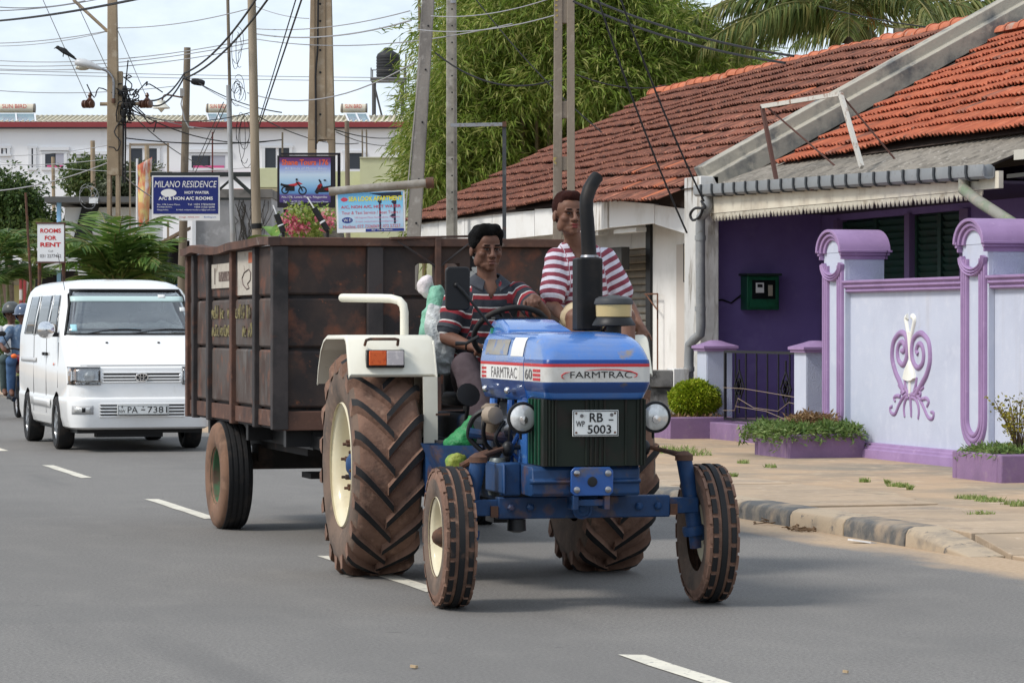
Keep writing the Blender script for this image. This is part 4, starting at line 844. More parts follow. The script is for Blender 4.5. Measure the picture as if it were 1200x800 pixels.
        poly = [(-.50,1.21),(-.405,1.41),(-.33,1.435),(.30,1.435),(.50,1.36),(.6,1.2),(.5,.95),(.2,.8),(-.2,.62),(-.42,.52),(-.50,.56)]
        b = MB(); b.prism(poly,.012, Matrix(((0,0,1, x1-.006 if s > 0 else x1-.006),(1,0,0,0),(0,1,0,0),(0,0,0,1)))); b.build('fender_side', FENDC, f, bevel=.003)
        b = MB(); xa, xb = sorted((x1, x1+s*.085)); b.loft([[(xa, y, z),(xb, y, z),(xb, y-.012, z+.002),(xa, y-.012, z+.002)] for y, z in ((-.50,1.20),(-.515,1.0),(-.52,.78),(-.47,.6),(-.42,.54))]); b.build('fender_flange', FENDC, f)
        if s < 0:
            for z in (.98,.80): b = MB(); b.box(-.412,-.326,-.53,-.518, z-.006, z+.006); b.build('seam', RUSTY, f)
        # indicator lamp on the sloping face
        L_ = thing('indicator_lamp', None, None); L_.parent = f; xm = s*.705; Mx = Matrix(((1,0,0, xm),(0,.42,-.907,-.475),(0,.907,.42,1.315),(0,0,0,1))) if False else Matrix(((1,0,0, xm),(0,0,-1,-.455),(0,1,0,1.312),(0,0,0,1)))
        b = MB(); b.box(-.115,.11,-.055,.048,0,.05, Mx); b.build('housing', BLACK, L_, bevel=.004)
        b = MB(); b.box(-.103,.0,-.043,.042,.05,.068, Mx); b.build('amber_lens', AMBER, L_, bevel=.004)
        b = MB(); b.box(.001,.103,-.043,.042,.05,.068, Mx); b.build('clear_lens', CLEARL, L_, bevel=.004)
        b = MB(); b.tube([Mx @ Vector(p) for p in ((-.115,.075,-.02),(-.112,.105,.012),(-.09,.112,.02),(.06,.112,.02),(.08,.108,.012),(.082,.075,-.02))],.009,6); b.build('lamp_guard', RUSTY, L_)
        # grab rail
        b = MB(); P = [(s*.52,-.12,1.44),(s*.52,-.12,1.585),(s*.525,-.11,1.625),(s*.545,-.09,1.652),(s*.585,-.05,1.665),(s*.64,.02,1.668),(s*.83,.25,1.672)] if s < 0 else [(.80,.3,1.44),(.80,.3,1.52),(.78,.26,1.54),(.74,.0,1.54),(.73,-.06,1.5),(.73,-.08,1.44)]
        b.tube(P,.026 if s < 0 else .016,12); b.ell(P[-1],.0265 if s < 0 else .016); b.build('grab_rail', FENDC if s < 0 else BLACK, f, smooth=60)
    fender(-1); fender(1)
    # ---- wheels
    def rear_wheel(x, s):                                # s: outward direction
        w = thing('rear_wheel', None, None,(x,0,.665)); w.parent = t
        A = axm((0,0,0),(1,0,0))
        pr = [(.36,.158),(.375,.176),(.43,.195),(.52,.206),(.575,.20),(.612,.18),(.628,.145),(.633,.0)]
        prof = [(r,-u) for r, u in pr]+[(r, u) for r, u in reversed(pr[:-1])]
        b = MB(); b.lathe(prof, A,72, cap=False)
        nf = len(b.f)
        b.m = [(1 if (i//72) < 5 or (i//72) > len(prof)-7 else 0) for i in range(nf)]
        n = 19
        for side in (-1,1):
            for i in range(n):
                a0 = 2*math.pi*(i+(.5 if side > 0 else 0))/n; k = 8; rows = []
                for j in range(k+1):
                    q = j/k; u = side*(.21-.228*q); a = a0+.36*(q**1.15) ; w_ = .050-.006*q
                    r1 = .668-(.05*max(0,(abs(u)-.16)/.06)**2); r0 = .625-(.08*max(0,(abs(u)-.15)/.07)**2)-.012
                    th = lambda rad, d: (u,-math.cos(a+d/rad)*rad, math.sin(a+d/rad)*-rad)
                    # a grows downwards on the leading (front) side of the tyre
                    rows.append([th(r0,-w_*.5-.022), th(r1,-w_*.5), th(r1, w_*.5), th(r0, w_*.5+.022)])
                o = len(b.v); b.v += [p for r_ in rows for p in r_]
                for j in range(k):
                    for c, mi in ((0,0),(1,2),(2,0)):
                        b.f.append((o+j*4+c, o+j*4+c+1, o+(j+1)*4+c+1, o+(j+1)*4+c)); b.m.append(mi)
                b.f.append((o, o+1, o+2, o+3)); b.m.append(0); b.f.append((o+k*4, o+k*4+1, o+k*4+2, o+k*4+3)); b.m.append(0)
        b.build('tyre', [MUD, SIDEW, TREADB], w, smooth=40)
        S = lambda r, u: (r, s*u)
        b = MB(); b.lathe([S(.372,.19), S(.378,.178), S(.362,.168), S(.345,.16), S(.33,.12), S(.322,.06), S(.318,.02), S(.30,.0), S(.27,.012), S(.21,.085), S(.185,.10), S(.12,.105), S(.1,.10), S(.1,.06), S(0,.06)], A,56, cap=False); b.build('rim', CREAM, w, smooth=45)
        b = MB(); b.lathe([S(.095,.06), S(.09,.125), S(.06,.135), S(.04,.15), S(.0,.155)], A,20); b.build('hub', BLUED, w)
        for i in range(8):
            a = 2*math.pi*i/8+.2; b = MB(); b.lathe([(.016,0),(.016,.035),(.009,.04),(.009,.06),(0,.062)], axm((s*.10,.145*math.cos(a),.145*math.sin(a)),(s,0,0)),8); b.build('wheel_nut', RUSTY, w)
        for i in range(6):
            a = 2*math.pi*i/6+.5; b = MB(); b.box(-.02,.02,-.03,.03,-.015,.03, Matrix.Rotation(a,4, 'X') @ Matrix.Translation((s*.02,0,.295))); b.build('rim_lug', CREAM, w)
    rear_wheel(-.70,-1); rear_wheel(.72,1)
    def front_wheel(x, s, steer):
        w = thing('front_wheel', None, None,(x,-2.25,.378), steer); w.parent = t
        A = axm((0,0,0),(1,0,0)); pr = [(.205,.062),(.215,.074),(.26,.086),(.31,.087),(.342,.080),(.358,.070),(.364,.05),(.366,.0)]
        prof = [(r,-u) for r, u in pr]+[(r, u) for r, u in reversed(pr[:-1])]
        b = MB(); b.lathe(prof, A,56, cap=False); b.m = [1 if (i//56) < 3 or (i//56) > len(prof)-5 else 0 for i in range(len(b.f))]
        b.cur = 2; b.lathe([(.36,-.017),(.378,-.015),(.378,.015),(.36,.017)], A,56, cap=False)
        for u0, u1, nn, ph in ((-.062,-.036,22,0),(.036,.062,22,.5),(-.082,-.066,22,.5),(.066,.082,22,0)):
            for i in range(nn):
                a0 = 2*math.pi*(i+ph)/nn; da = 2*math.pi/nn*.80; rt = .375 if abs(u0+u1) < .11 else .366; rb_ = .35
                vs = []
                for q in (0,.5,1):
                    a = a0+da*q; c, sn = math.cos(a), math.sin(a)
                    vs += [(u0, c*rb_, sn*rb_),(u0, c*rt, sn*rt),(u1, c*rt, sn*rt),(u1, c*rb_, sn*rb_)]
                b.cur = 0 if abs(u0+u1) > .11 else 2; b.add(vs, [(0,1,5,4),(1,2,6,5),(2,3,7,6),(4,5,9,8),(5,6,10,9),(6,7,11,10)]); b.cur = 0; b.add(vs, [(0,1,2,3),(8,9,10,11)])
        b.build('tyre', [MUD, SIDEW, TREADB], w, smooth=40)
        S = lambda r, u: (r, s*u)
        b = MB(); b.lathe([S(.213,.078), S(.216,.070), S(.20,.064), S(.188,.05), S(.18,.0), S(.165,-.02), S(.12,-.012), S(.10,.0), S(.06,.004), S(0,.004)], A,40, cap=False); b.build('rim', CREAM, w, smooth=45)
        b = MB(); b.lathe([S(.06,.0), S(.055,.05), S(.045,.065), S(.04,.075), S(.026,.09), S(.0,.098)], A,18); b.build('hub', RUSTY, w)
        for i in range(6):
            a = 2*math.pi*i/6+.3; b = MB(); b.lathe([(.013,0),(.013,.022),(.007,.03),(0,.032)], axm((s*.0,.085*math.cos(a),.085*math.sin(a)),(s,0,0)),6); b.build('wheel_nut', RUSTY, w)
    front_wheel(-.695,-1, R(-1.5)); front_wheel(.735,1, R(-1.5))
    # ---- rear view mirror on its arm
    m = thing('mirror', None, None); m.parent = t
    b = MB(); hw, hh, r = .072,.125,.025; poly = []
    for cx, cy, a0 in ((hw-r, hh-r,0),(-hw+r, hh-r,90),(-hw+r,-hh+r,180),(hw-r,-hh+r,270)):
        poly += [(cx+r*math.cos(R(a0+30*k)), cy+r*math.sin(R(a0+30*k))) for k in range(4)]
    b.prism(poly,.025, FRONT(-.385,-1.0,1.715)); b.build('mirror_head', BLACK, m, bevel=.008)
    b = MB(); b.tube([(-.395,-1.03,1.74),(-.36,-1.05,1.70),(-.175,-1.02,1.48),(-.175,-1.02,1.40)],.009,8); b.ell((-.395,-1.028,1.735),.016); b.build('mirror_arm', BLACK, m, kind='stuff')
    b = MB(); b.tube([(-.176,-1.02,1.49),(-.176,-1.02,1.405)],.017,10); b.build('mirror_socket', mat('mirror_green',(.02,.20,.12),.5), m)
    b = MB(); b.box(-.215,-.165,-1.05,-.96,1.30,1.41); b.build('mirror_base', BLACK, m)
    # ---- drawbar to the trailer
    b = MB(); b.box(-.05,.05,.2,.75,.45,.50); b.build('drawbar', BLUED, t)
tractor()
# ================================================================== TRAILER
RUSTP = mat('rusted_plate',(.066,.044,.036),.75,0, layers=[((.028,.024,.024),1.8,.42,.62,6),((.155,.062,.038),4.5,.52,.68,8),((.24,.085,.04),15,.64,.72,6),((.05,.06,.062),2.2,.6,.78,5,(1,1,.35)),((.34,.17,.10),42,.735,.77,3)], bump=(.35,26,.006))
RUSTD = mat('rusted_steel_dark',(.055,.046,.045),.75,0, layers=[((.018,.018,.019),3,.42,.65),((.11,.05,.032),6,.58,.72,7)], bump=(.35,30,.005))
RUSTB = mat('rusted_steel_brown',(.125,.066,.048),.85,.1, layers=[((.065,.042,.036),4,.42,.66),((.20,.105,.07),9,.56,.74),((.27,.235,.21),7,.66,.78)], bump=(.4,28,.006))
RUSTG = mat('rusted_plate_bluish',(.092,.076,.068),.75,0, layers=[((.06,.036,.028),2.5,.42,.62),((.045,.085,.10),3.5,.58,.76,6,(1,1,.3)),((.155,.07,.045),7,.54,.68,7),((.19,.185,.175),5,.60,.76,6,(1,1,.25))], bump=(.35,26,.006))
def trailer():
    # local: x to the picture's right, y away, origin on the road under the front left corner
    t = thing('farm_trailer', 'rusty high sided steel farm trailer towed behind the blue tractor', 'trailer',(4.235,20.35,0), R(-.1))
    Wd, Ln, zb, zt = 2.13,3.45,.80,2.085
    rows = [.83,.935,1.345,1.70,2.06]
    # side: four bays of pressed panels between channel posts, three plates high; a rolled crease between
    ys = [.0,.72,1.57,2.50,3.12,3.42]
    def panel(M, w, h, m, name='side_panel'):
        b = MB(); e = .014
        b.add([(0,0,0),(w,0,0),(w, h,0),(0, h,0),(e, e,.010),(w-e, e,.010),(w-e, h-e,.010),(e, h-e,.010),(0,0,-.02),(w,0,-.02),(w, h,-.02),(0, h,-.02)],
              [(4,5,6,7),(0,1,5,4),(1,2,6,5),(2,3,7,6),(3,0,4,7),(0,8,9,1),(1,9,10,2),(2,10,11,3),(3,11,8,0),(8,11,10,9)], M)
        return b.build(name, m, t, smooth=0, bevel=.004)
    for i in range(5):
        for j in range(1,4):
            panel(SIDEM(.045, ys[i+1]-.03, rows[j]+.008), ys[i+1]-ys[i]-.06, rows[j+1]-rows[j]-.016, RUSTG if j < 3 else RUSTP)
        b = MB(); b.box(.03,.07, ys[i]+.03, ys[i+1]-.03,.815,.925); b.build('side_sill', RUSTB, t, bevel=.004)
    for i, y in enumerate(ys):
        b = MB(); w = .04 if i else .02; d = -.02 if i in (1,2,3,4) else 0.
        b.box(.004+d*.2,.06, y-w, y+w,.795,2.05); b.build('side_post', RUSTB if i in (2,5) else RUSTD, t, bevel=.008)
    # top rail, battered and wavy
    b = MB(); n = 40; P = []
    for i in range(n+1):
        y = -.04+(Ln+.06)*i/n; wob = .006*math.sin(y*5.2)+.014*math.exp(-((y-2.9)/.25)**2)-.012*math.exp(-((y-1.6)/.5)**2)+.008*math.sin(y*2.1); x = -.015+.012*math.sin(y*4)
        P.append([(x-.03, y,2.045+wob),(x-.03, y,2.10+wob),(x+.05, y,2.105+wob),(x+.05, y,2.045+wob)])
    b.loft(P); b.build('top_rail', RUSTB, t)
    # front wall, two panels wide and three high
    xs = [.04,.70,1.42, Wd]
    for i in range(3):
        for j in range(1,4): 
            if i == 1 and j == 3: continue
            panel(FRONT(xs[i]+.045,.03, rows[j]+.012), xs[i+1]-xs[i]-.09, rows[j+1]-rows[j]-.024, RUSTP, 'front_panel')
    # the panel with the ragged window cut in it
    x0, x1, z0, z1 = xs[1]+.045, xs[2]-.045, rows[3]+.012, rows[4]-.012; hx0, hx1, hz0, hz1 = .985,1.30,1.735,1.93
    b = MB()
    for (a, c, d, e) in ((x0, hx0, z0, z1),(hx1, x1, z0, z1),(hx0, hx1, z0, hz0),(hx0, hx1, hz1, z1)): b.box(a, c,.012,.05, d, e)
    b.build('front_panel', RUSTP, t, smooth=0)
    b = MB()
    for (cx, cz, sx, sz) in ((hx0, hz0,1,1),(hx1, hz0,-1,1),(hx0, hz1,1,-1),(hx1, hz1,-1,-1)):
        b.prism([(0,0),(sx*.03,0),(sx*.012, sz*.01),(sx*.004, sz*.02),(0, sz*.035)][::1 if sx*sz > 0 else -1],.02, FRONT(cx,.045, cz))
    b.build('window_corners', RUSTP, t, smooth=0, kind='stuff')
    for i, x in enumerate(xs):
        w = .055 if i in (0,1) else .045
        if i == 2: continue
        b = MB(); b.box(x-w, x+w,-.02 if i else -.025,.05,.80,2.04); b.build('front_post', RUSTD, t, bevel=.006)
    b = MB(); b.box(1.115,1.155,-.05,.01,.80,2.10); b.build('front_stay', RUSTB, t, bevel=.004)
    b = MB(); b.box(-.02, Wd+.02,-.035,.045,2.042,2.10); b.build('front_rail', RUSTB, t, bevel=.006)
    b = MB(); b.box(.03, Wd,-.01,.05,.795,.925); b.build('front_sill', RUSTB, t, bevel=.006)
    b = MB(); b.loft([[(.80,-.06,2.105),(1.42,-.02,2.125),(1.42,.04,2.125),(.80,.0,2.105)], [(.80,-.06,2.09),(1.42,-.02,2.11),(1.42,.04,2.11),(.80,.0,2.09)]]); b.build('top_brace', RUSTB, t)
    b = MB(); b.tube([(1.13,-.03,1.9),(.85,-.03,2.08)],.008,5); b.tube([(1.14,-.03,1.9),(1.4,-.03,2.1)],.008,5); b.build('brace_wire', RUSTD, t, kind='stuff')
    b = MB(); b.box(.068,.09,.06, Ln-.06,.84,2.05); b.build('side_liner', RUSTD, t)
    b = MB(); b.box(.06, hx0,.055,.075,.84,2.05); b.box(hx1, Wd-.05,.055,.075,.84,2.05); b.box(hx0, hx1,.055,.075,.84, hz0); b.box(hx0, hx1,.055,.075, hz1,2.05); b.build('front_liner', RUSTD, t)
    # far side, back and floor
    b = MB(); b.box(Wd-.04, Wd,.0, Ln,.80,2.06); b.build('far_side', RUSTP, t)
    b = MB(); b.box(.05,1.78, Ln-.05, Ln,.80,2.04); b.box(2.0, Wd-.04, Ln-.05, Ln,.80,2.04); b.box(1.78,2.0, Ln-.05, Ln,.80,1.68); b.box(1.78,2.0, Ln-.05, Ln,2.0,2.04); b.build('tailboard', RUSTP, t)
    b = MB(); b.box(.05, Wd-.04,.05, Ln-.05,.80,.84); b.build('floor', RUSTD, t)
    # posters and painted lines
    PST = mat('poster_paper',(.46,.42,.36),.9, layers=[((.33,.30,.26),6,.5,.7),((.2,.16,.13),14,.6,.72)])
    for (y0, y1, z0, z1) in ((1.66,2.42,1.78,1.96),(.78,1.40,1.72,2.03)):
        po = plate(SIDEM(.026,(y0+y1)/2,(z0+z1)/2),-(y1-y0)/2,(y1-y0)/2,-(z1-z0)/2,(z1-z0)/2,.003).build('poster', PST, t)
        INK = mat('faded_ink',(.13,.10,.09),.9)
        if y0 > 1: plate(SIDEM(.022,1.92,1.865),-.20,.20,-.035,.035,.002).build('poster_picture', mat('poster_dark',(.10,.07,.06),.9, layers=[((.25,.2,.17),20,.5,.6)]), po); plate(SIDEM(.022,2.28,1.87),-.015,.015,-.06,.06,.002).build('poster_mark', INK, po)
        else:
            b = MB(); q = [(.0,.06),(.10,.075),(.18,.04),(.16,-.02),(.06,-.05),(.12,-.09),(.02,-.1),(-.1,-.06),(-.14,.0),(-.06,.05),(0,.06)]
            b.tube([SIDEM(.0225,1.08,1.84) @ Vector((x, y*.8,0)) for x, y in q],.006,4); b.build('poster_drawing', INK, po)
            plate(SIDEM(.022,.90,1.985),-.09,.09,-.04,.035,.002).build('poster_mark', mat('poster_red',(.42,.13,.07),.9), po)
    # hand painted yellow script, half worn away
    YEL = mat('worn_yellow',(.26,.225,.11),.9, layers=[((.10,.085,.065),14,.45,.58)])
    rs_ = random.Random(9); b = MB()
    for (zr, segs) in ((1.585,((.80,1.48),(1.66,2.42))),(1.455,((.80,1.36),(1.66,2.40)))):
        for a, c in segs:
            y = a
            while y < c:
                h = rs_.choice([.05,.06,.09]); k = rs_.random(); M_ = SIDEM(.0262, a+c-y, zr)
                if k < .75:
                    w = .05; pts = [(0,-.03),(0, h*.7),(w*.6, h*.75),(w*.8,.0),(w*.3,-.03)] if k < .4 else [(w*.8,-.03),(w*.1,-.02),(w*.1, h*.6),(w*.7, h*.5),(w*.4,.0)]
                    b.tube([M_ @ Vector((x, z_,0)) for x, z_ in pts],.0055,4)
                y += .07
    b.build('painted_script', YEL, t, kind='stuff')
    # splash of white paint by the driver's head
    b = MB(); rs_ = random.Random(4)
    for _ in range(26):
        q = rs_.random(); b.ell((1.42+.05*rs_.gauss(0,1)*(.4+q),-.003,1.90-.13*q+.03*rs_.gauss(0,1)),(rs_.uniform(.008,.026),.004, rs_.uniform(.01,.03)), nu=7, nv=4)
    b.build('paint_splash', mat('splash_white',(.42,.41,.38),.9), t, kind='stuff')
    # chassis
    b = MB(); b.box(.28,.36,.05, Ln-.1,.66,.79); b.box(Wd-.4, Wd-.32,.05, Ln-.1,.66,.79); b.box(.1, Wd-.1,.08,.16,.68,.79); b.box(.1, Wd-.1,2.9,2.98,.68,.79); b.box(.1, Wd-.1,1.4,1.48,.68,.79); b.build('chassis', BLACK, t, kind='stuff')
    b = MB(); b.box(.15, Wd-.15,2.06,2.22,.44,.56); b.box(.34,.56,.5,2.6,.60,.655); b.box(Wd-.6, Wd-.38,.5,2.6,.60,.655); b.box(.3,.6,2.02,2.27,.5,.62); b.box(.45,1.2,.25,.33,.40,.61); b.box(.45, Wd-.3,.9,1.2,.42,.46); b.build('axle', mat('chassis_black',(.018,.016,.015),.8, layers=[((.07,.045,.035),5,.55,.72)]), t, kind='stuff')
    b = MB(); b.bar((.3,.1,.72),(1.0,-1.7,.48),.07,.09); b.bar((Wd-.4,.1,.72),(1.05,-1.7,.48),.07,.09); b.build('tow_bar', BLACK, t, kind='stuff')
    b = MB(); b.tube([(.55,.2,.6),(.57,.19,.5),(.6,.18,.56),(.58,.18,.42),(.52,.17,.36),(.44,.15,.27)],.008,5); b.build('rope', mat('rope_yellow',(.30,.27,.08),.8), t)
    b = MB(); b.box(.95,1.0,.15,.2,.35,.7); b.loft([[(.94+dx,.14,.36),(1.02+dx,.14,.36),(1.02+dx,.2,.36),(.94+dx,.2,.36)] if z else [(.92,.14,.28),(1.04,.14,.28),(1.04,.2,.28),(.92,.2,.28)] for z, dx in ((1,0),(0,0))]); b.build('mud_flap', BLACK, t, kind='stuff')
    def wheel(x, y, s):
        w = thing('wheel', None, None,(x, y,.395)); w.parent = t; A = axm((0,0,0),(1,0,0))
        pr = [(.20,.085),(.22,.105),(.28,.118),(.34,.116),(.375,.104),(.39,.085),(.395,.05),(.396,0)]
        prof = [(r,-u) for r, u in pr]+[(r, u) for r, u in reversed(pr[:-1])]
        b = MB(); b.lathe(prof, A,48, cap=False); k = len(prof)-1
        b.m = [(0 if (i//48) < 6 else 1) if s < 0 else (0 if (i//48) >= k-6 else 1) for i in range(len(b.f))]
        for u in (-.06,-.02,.02,.06):
            b.cur = 1; b.lathe([(.39, u-.014),(.402, u-.012),(.402, u+.012),(.39, u+.014)], A,48, cap=False)
        b.build('tyre', [mat('tyre_clay',(.20,.115,.075),.95, layers=[((.11,.07,.05),5,.45,.66),((.27,.17,.115),9,.56,.74)], bump=(.5,30,.008)), RUBBER], w, smooth=40)
        b = MB(); b.lathe([(.21, s*.10),(.212, s*.09),(.195, s*.08),(.185, s*.02),(.15, s*.0),(.08, s*.01),(.07, s*.05),(0, s*.055)], A,36, cap=False); b.build('rim', mat('rim_green',(.06,.13,.065),.7, layers=[((.10,.065,.045),6,.5,.66)]), w)
    wheel(.10,2.14,-1); wheel(Wd-.10,2.14,1)
trailer()
# ================================================================== PEOPLE
def skinmat(name, c, c2):
    return mat(name, c,.56, layers=[(c2,7,.45,.7),(tuple(v*.72 for v in c),16,.56,.75)], spec=.35, bump=(.1,90,.002))
SK1 = skinmat('skin_dark',(.118,.053,.033),(.15,.07,.044)); SK2 = skinmat('skin_brown',(.150,.070,.044),(.185,.09,.058))
HAIRB = mat('hair_black',(.006,.0055,.0055),.9, bump=(1.,70,.015), spec=.1); HAIRR = mat('hair_reddish',(.030,.010,.008),.9, bump=(1.,60,.01), spec=.1)
EYEW = mat('eye_white_shaded',(.20,.17,.15),.6); IRIS = mat('eye_dark',(.01,.006,.005),.2)  # eye whites coloured dark to carry the shade over the eyes
LIP1 = mat('lips_dark',(.15,.065,.052),.45); LIP2 = mat('lips_red',(.19,.04,.038),.4)
def cloth(name, col, col2): return mat(name, col,.85, layers=[(col2,9,.45,.72)], bump=(.35,22,.012))
def stripes(name, stops, period, rough=.85):
    """bands woven across the cloth: the vertex attribute 'weave' holds metres along trunk or sleeve"""
    if name in MC: return MC[name]
    m = bpy.data.materials.new(name); m.use_nodes = True; MC[name] = m; nt = m.node_tree; N = nt.nodes; L = nt.links; b = N['Principled BSDF']
    b.inputs['Roughness'].default_value = rough; b.inputs['Specular IOR Level'].default_value = .2
    at = N.new('ShaderNodeAttribute'); at.attribute_name = 'weave'
    d = N.new('ShaderNodeMath'); d.operation = 'DIVIDE'; d.inputs[1].default_value = period; L.new(at.outputs['Fac'], d.inputs[0])
    f = N.new('ShaderNodeMath'); f.operation = 'FRACT'; L.new(d.outputs[0], f.inputs[0])
    rp = N.new('ShaderNodeValToRGB'); rp.color_ramp.interpolation = 'CONSTANT'; e = rp.color_ramp.elements
    e[0].position = 0; e[0].color = (*stops[0][1],1); e[1].position = stops[1][0]; e[1].color = (*stops[1][1],1)
    for p, c in stops[2:]: q = e.new(p); q.color = (*c,1)
    L.new(f.outputs[0], rp.inputs['Fac'])
    tc = N.new('ShaderNodeTexCoord'); nz = N.new('ShaderNodeTexNoise'); nz.inputs['Scale'].default_value = 16; nz.inputs['Detail'].default_value = 5; L.new(tc.outputs['Object'], nz.inputs['Vector'])
    mr = N.new('ShaderNodeMapRange'); mr.inputs['To Min'].default_value = .72; mr.inputs['To Max'].default_value = 1.2; L.new(nz.outputs['Fac'], mr.inputs['Value'])
    hs = N.new('ShaderNodeHueSaturation'); L.new(rp.outputs['Color'], hs.inputs['Color']); L.new(mr.outputs['Result'], hs.inputs['Value']); L.new(hs.outputs['Color'], b.inputs['Base Color'])
    bp = N.new('ShaderNodeBump'); bp.inputs['Strength'].default_value = .45; bp.inputs['Distance'].default_value = .015; L.new(nz.outputs['Fac'], bp.inputs['Height']); L.new(bp.outputs[0], b.inputs['Normal'])
    return m
class Body:
    """closed overlapping pieces fused into one skin by a voxel remesh"""
    def __init__(s): s.mb = MB()
    def limb(s, pts, rad, n=14, flat=None):
        pts = [Vector(p) for p in pts]; s.mb.tube(pts, list(rad), n)
        for p, r in zip(pts, rad): s.mb.ell(p, r*.995, nu=n, nv=8)
    def ball(s, c, r, M=None): s.mb.ell(c, r, M,14,10)
    def trunk(s, secs):                                   # (centre, half width, half depth, side dir)
        rings = []
        for c, w, d, ang in secs:
            c = Vector(c); rings.append([c+Vector((w*math.cos(a)*math.cos(ang)-d*math.sin(a)*math.sin(ang), w*math.cos(a)*math.sin(ang)+d*math.sin(a)*math.cos(ang),0)) for a in [2*math.pi*k/20 for k in range(20)]])
        s.mb.loft(rings)
    def build(s, name, m, parent, vox=.007, smooth=5, weave=None, wrinkle=0., cut=None, wf=1.):
        o = s.mb.build(name, m, None, smooth=0)
        r = o.modifiers.new('fuse', 'REMESH'); r.mode = 'VOXEL'; r.voxel_size = vox; r.use_smooth_shade = True
        if smooth: k = o.modifiers.new('soft', 'SMOOTH'); k.iterations = smooth; k.factor = .5
        me = evaluated(o); bpy.data.objects.remove(o)
        if wrinkle or weave:
            n = len(me.vertices); co = np.empty(n*3, dtype=np.float32); me.vertices.foreach_get('co', co); co = co.reshape(-1,3)
            if weave:
                val = np.zeros(n); best = np.full(n,1e9)
                for a, b_, off, bias in weave:
                    a = np.array(a); b_ = np.array(b_); d = b_-a; L_ = np.linalg.norm(d); d = d/L_; t = (co-a) @ d; tc = np.clip(t,0, L_); dist = np.linalg.norm(co-(a+np.outer(tc, d)), axis=1)+bias
                    k = dist < best; best[k] = dist[k]; val[k] = t[k]+off
                at = me.attributes.new('weave', 'FLOAT', 'POINT'); at.data.foreach_set('value', val.astype(np.float32))
            if wrinkle:
                no = np.empty(n*3, dtype=np.float32); me.vertices.foreach_get('normal', no); no = no.reshape(-1,3)
                fq = wf; h = np.array([(1-2*abs(noise.noise(Vector((p[0]*9*fq+p[2]*4, p[1]*9*fq, p[2]*9*fq+p[0]*5)))))*.8+.6*noise.noise(Vector((p[0]*22*fq+5, p[1]*22*fq, p[2]*15*fq))) for p in co.tolist()])
                co += no*(h*wrinkle)[:, None].astype(np.float32); me.vertices.foreach_set('co', co.reshape(-1))
        if cut:
            bm = bmesh.new(); bm.from_mesh(me); bmesh.ops.delete(bm, geom=[f for f in bm.faces if cut(f.calc_center_median())], context='FACES'); bm.to_mesh(me); bm.free()
        me.materials.clear(); me.materials.append(m)
        o = bpy.data.objects.new(name, me); COL.objects.link(o); o.parent = parent
        for p in me.polygons: p.use_smooth = True
        me.name = name; return o
def frame(fwd):
    f = Vector(fwd).normalized(); r = f.cross(Vector((0,0,1))).normalized(); u = r.cross(f); return f, r, u
def head(B, c, fwd, k=1.):
    f, r, u = frame(fwd); M = Matrix((r, f, u)).transposed().to_4x4(); M.translation = Vector(c)
    def e(p, rad): B.mb.ell(Vector(p)*k, tuple(v*k for v in rad), M,14,10)
    e((0,-.012,.035),(.083,.098,.090)); e((0,.020,-.045),(.070,.066,.074)); e((0,.068,-.104),(.028,.024,.022)); e((0,.044,-.088),(.052,.042,.030))
    e((0,.062,.045),(.058,.028,.042))
    for s in (-1,1):
        e((s*.030,.080,.016),(.031,.016,.011)); e((s*.047,.058,-.028),(.026,.026,.024)); e((s*.015,.098,-.040),(.012,.014,.010))
        e((s*.087,-.010,-.012),(.010,.022,.033)); e((s*.058,.01,-.065),(.018,.034,.036)); e((s*.046,.036,-.045),(.026,.036,.042))
    B.limb([M @ Vector((0,.086*k,.012*k)), M @ Vector((0,.103*k,-.018*k)), M @ Vector((0,.110*k,-.036*k))], [.011*k,.012*k,.015*k],10)
    e((0,.088,-.064),(.028,.013,.014)); e((0,.087,-.084),(.024,.013,.010))
    return M
def face_parts(M, parent, hairm, lipm, hair, k=1., closed=.0):
    def part(nm, m, pieces, n=12):
        b = MB()
        for p, rad in pieces: b.ell(Vector(p)*k, tuple(v*k for v in rad), M, n,8)
        return b.build(nm, m, parent, smooth=60, kind='stuff' if len(pieces) > 1 else None)
    for s in (-1,1):
        part('eye', EYEW, [((s*.031,.0855,-.0005),(.0135,.008,.0062*(1-closed)))]); part('iris', IRIS, [((s*.031+.001,.0915,-.001),(.0062,.004,.0058*(1-closed*.6)))])
        part('eyelid', IRIS, [((s*.031,.0885,.0058-.006*closed),(.0165,.006,.0024))])
        part('eyebrow', HAIRB, [((s*.032,.0945,.0225),(.021,.006,.0046))])
    part('lips', lipm, [((0,.0985,-.066),(.0235,.007,.0058)),((0,.0975,-.080),(.020,.0075,.0066))])
    part('nostrils', IRIS, [((-.009,.116,-.0475),(.0045,.005,.003)),((.009,.116,-.0475),(.0045,.005,.003))],8)
    B = Body()
    for p, rad in hair: B.mb.ell(Vector(p)*k, tuple(v*k for v in rad), M,16,12)
    B.build('hair', hairm, parent,.007,2, wrinkle=.010)
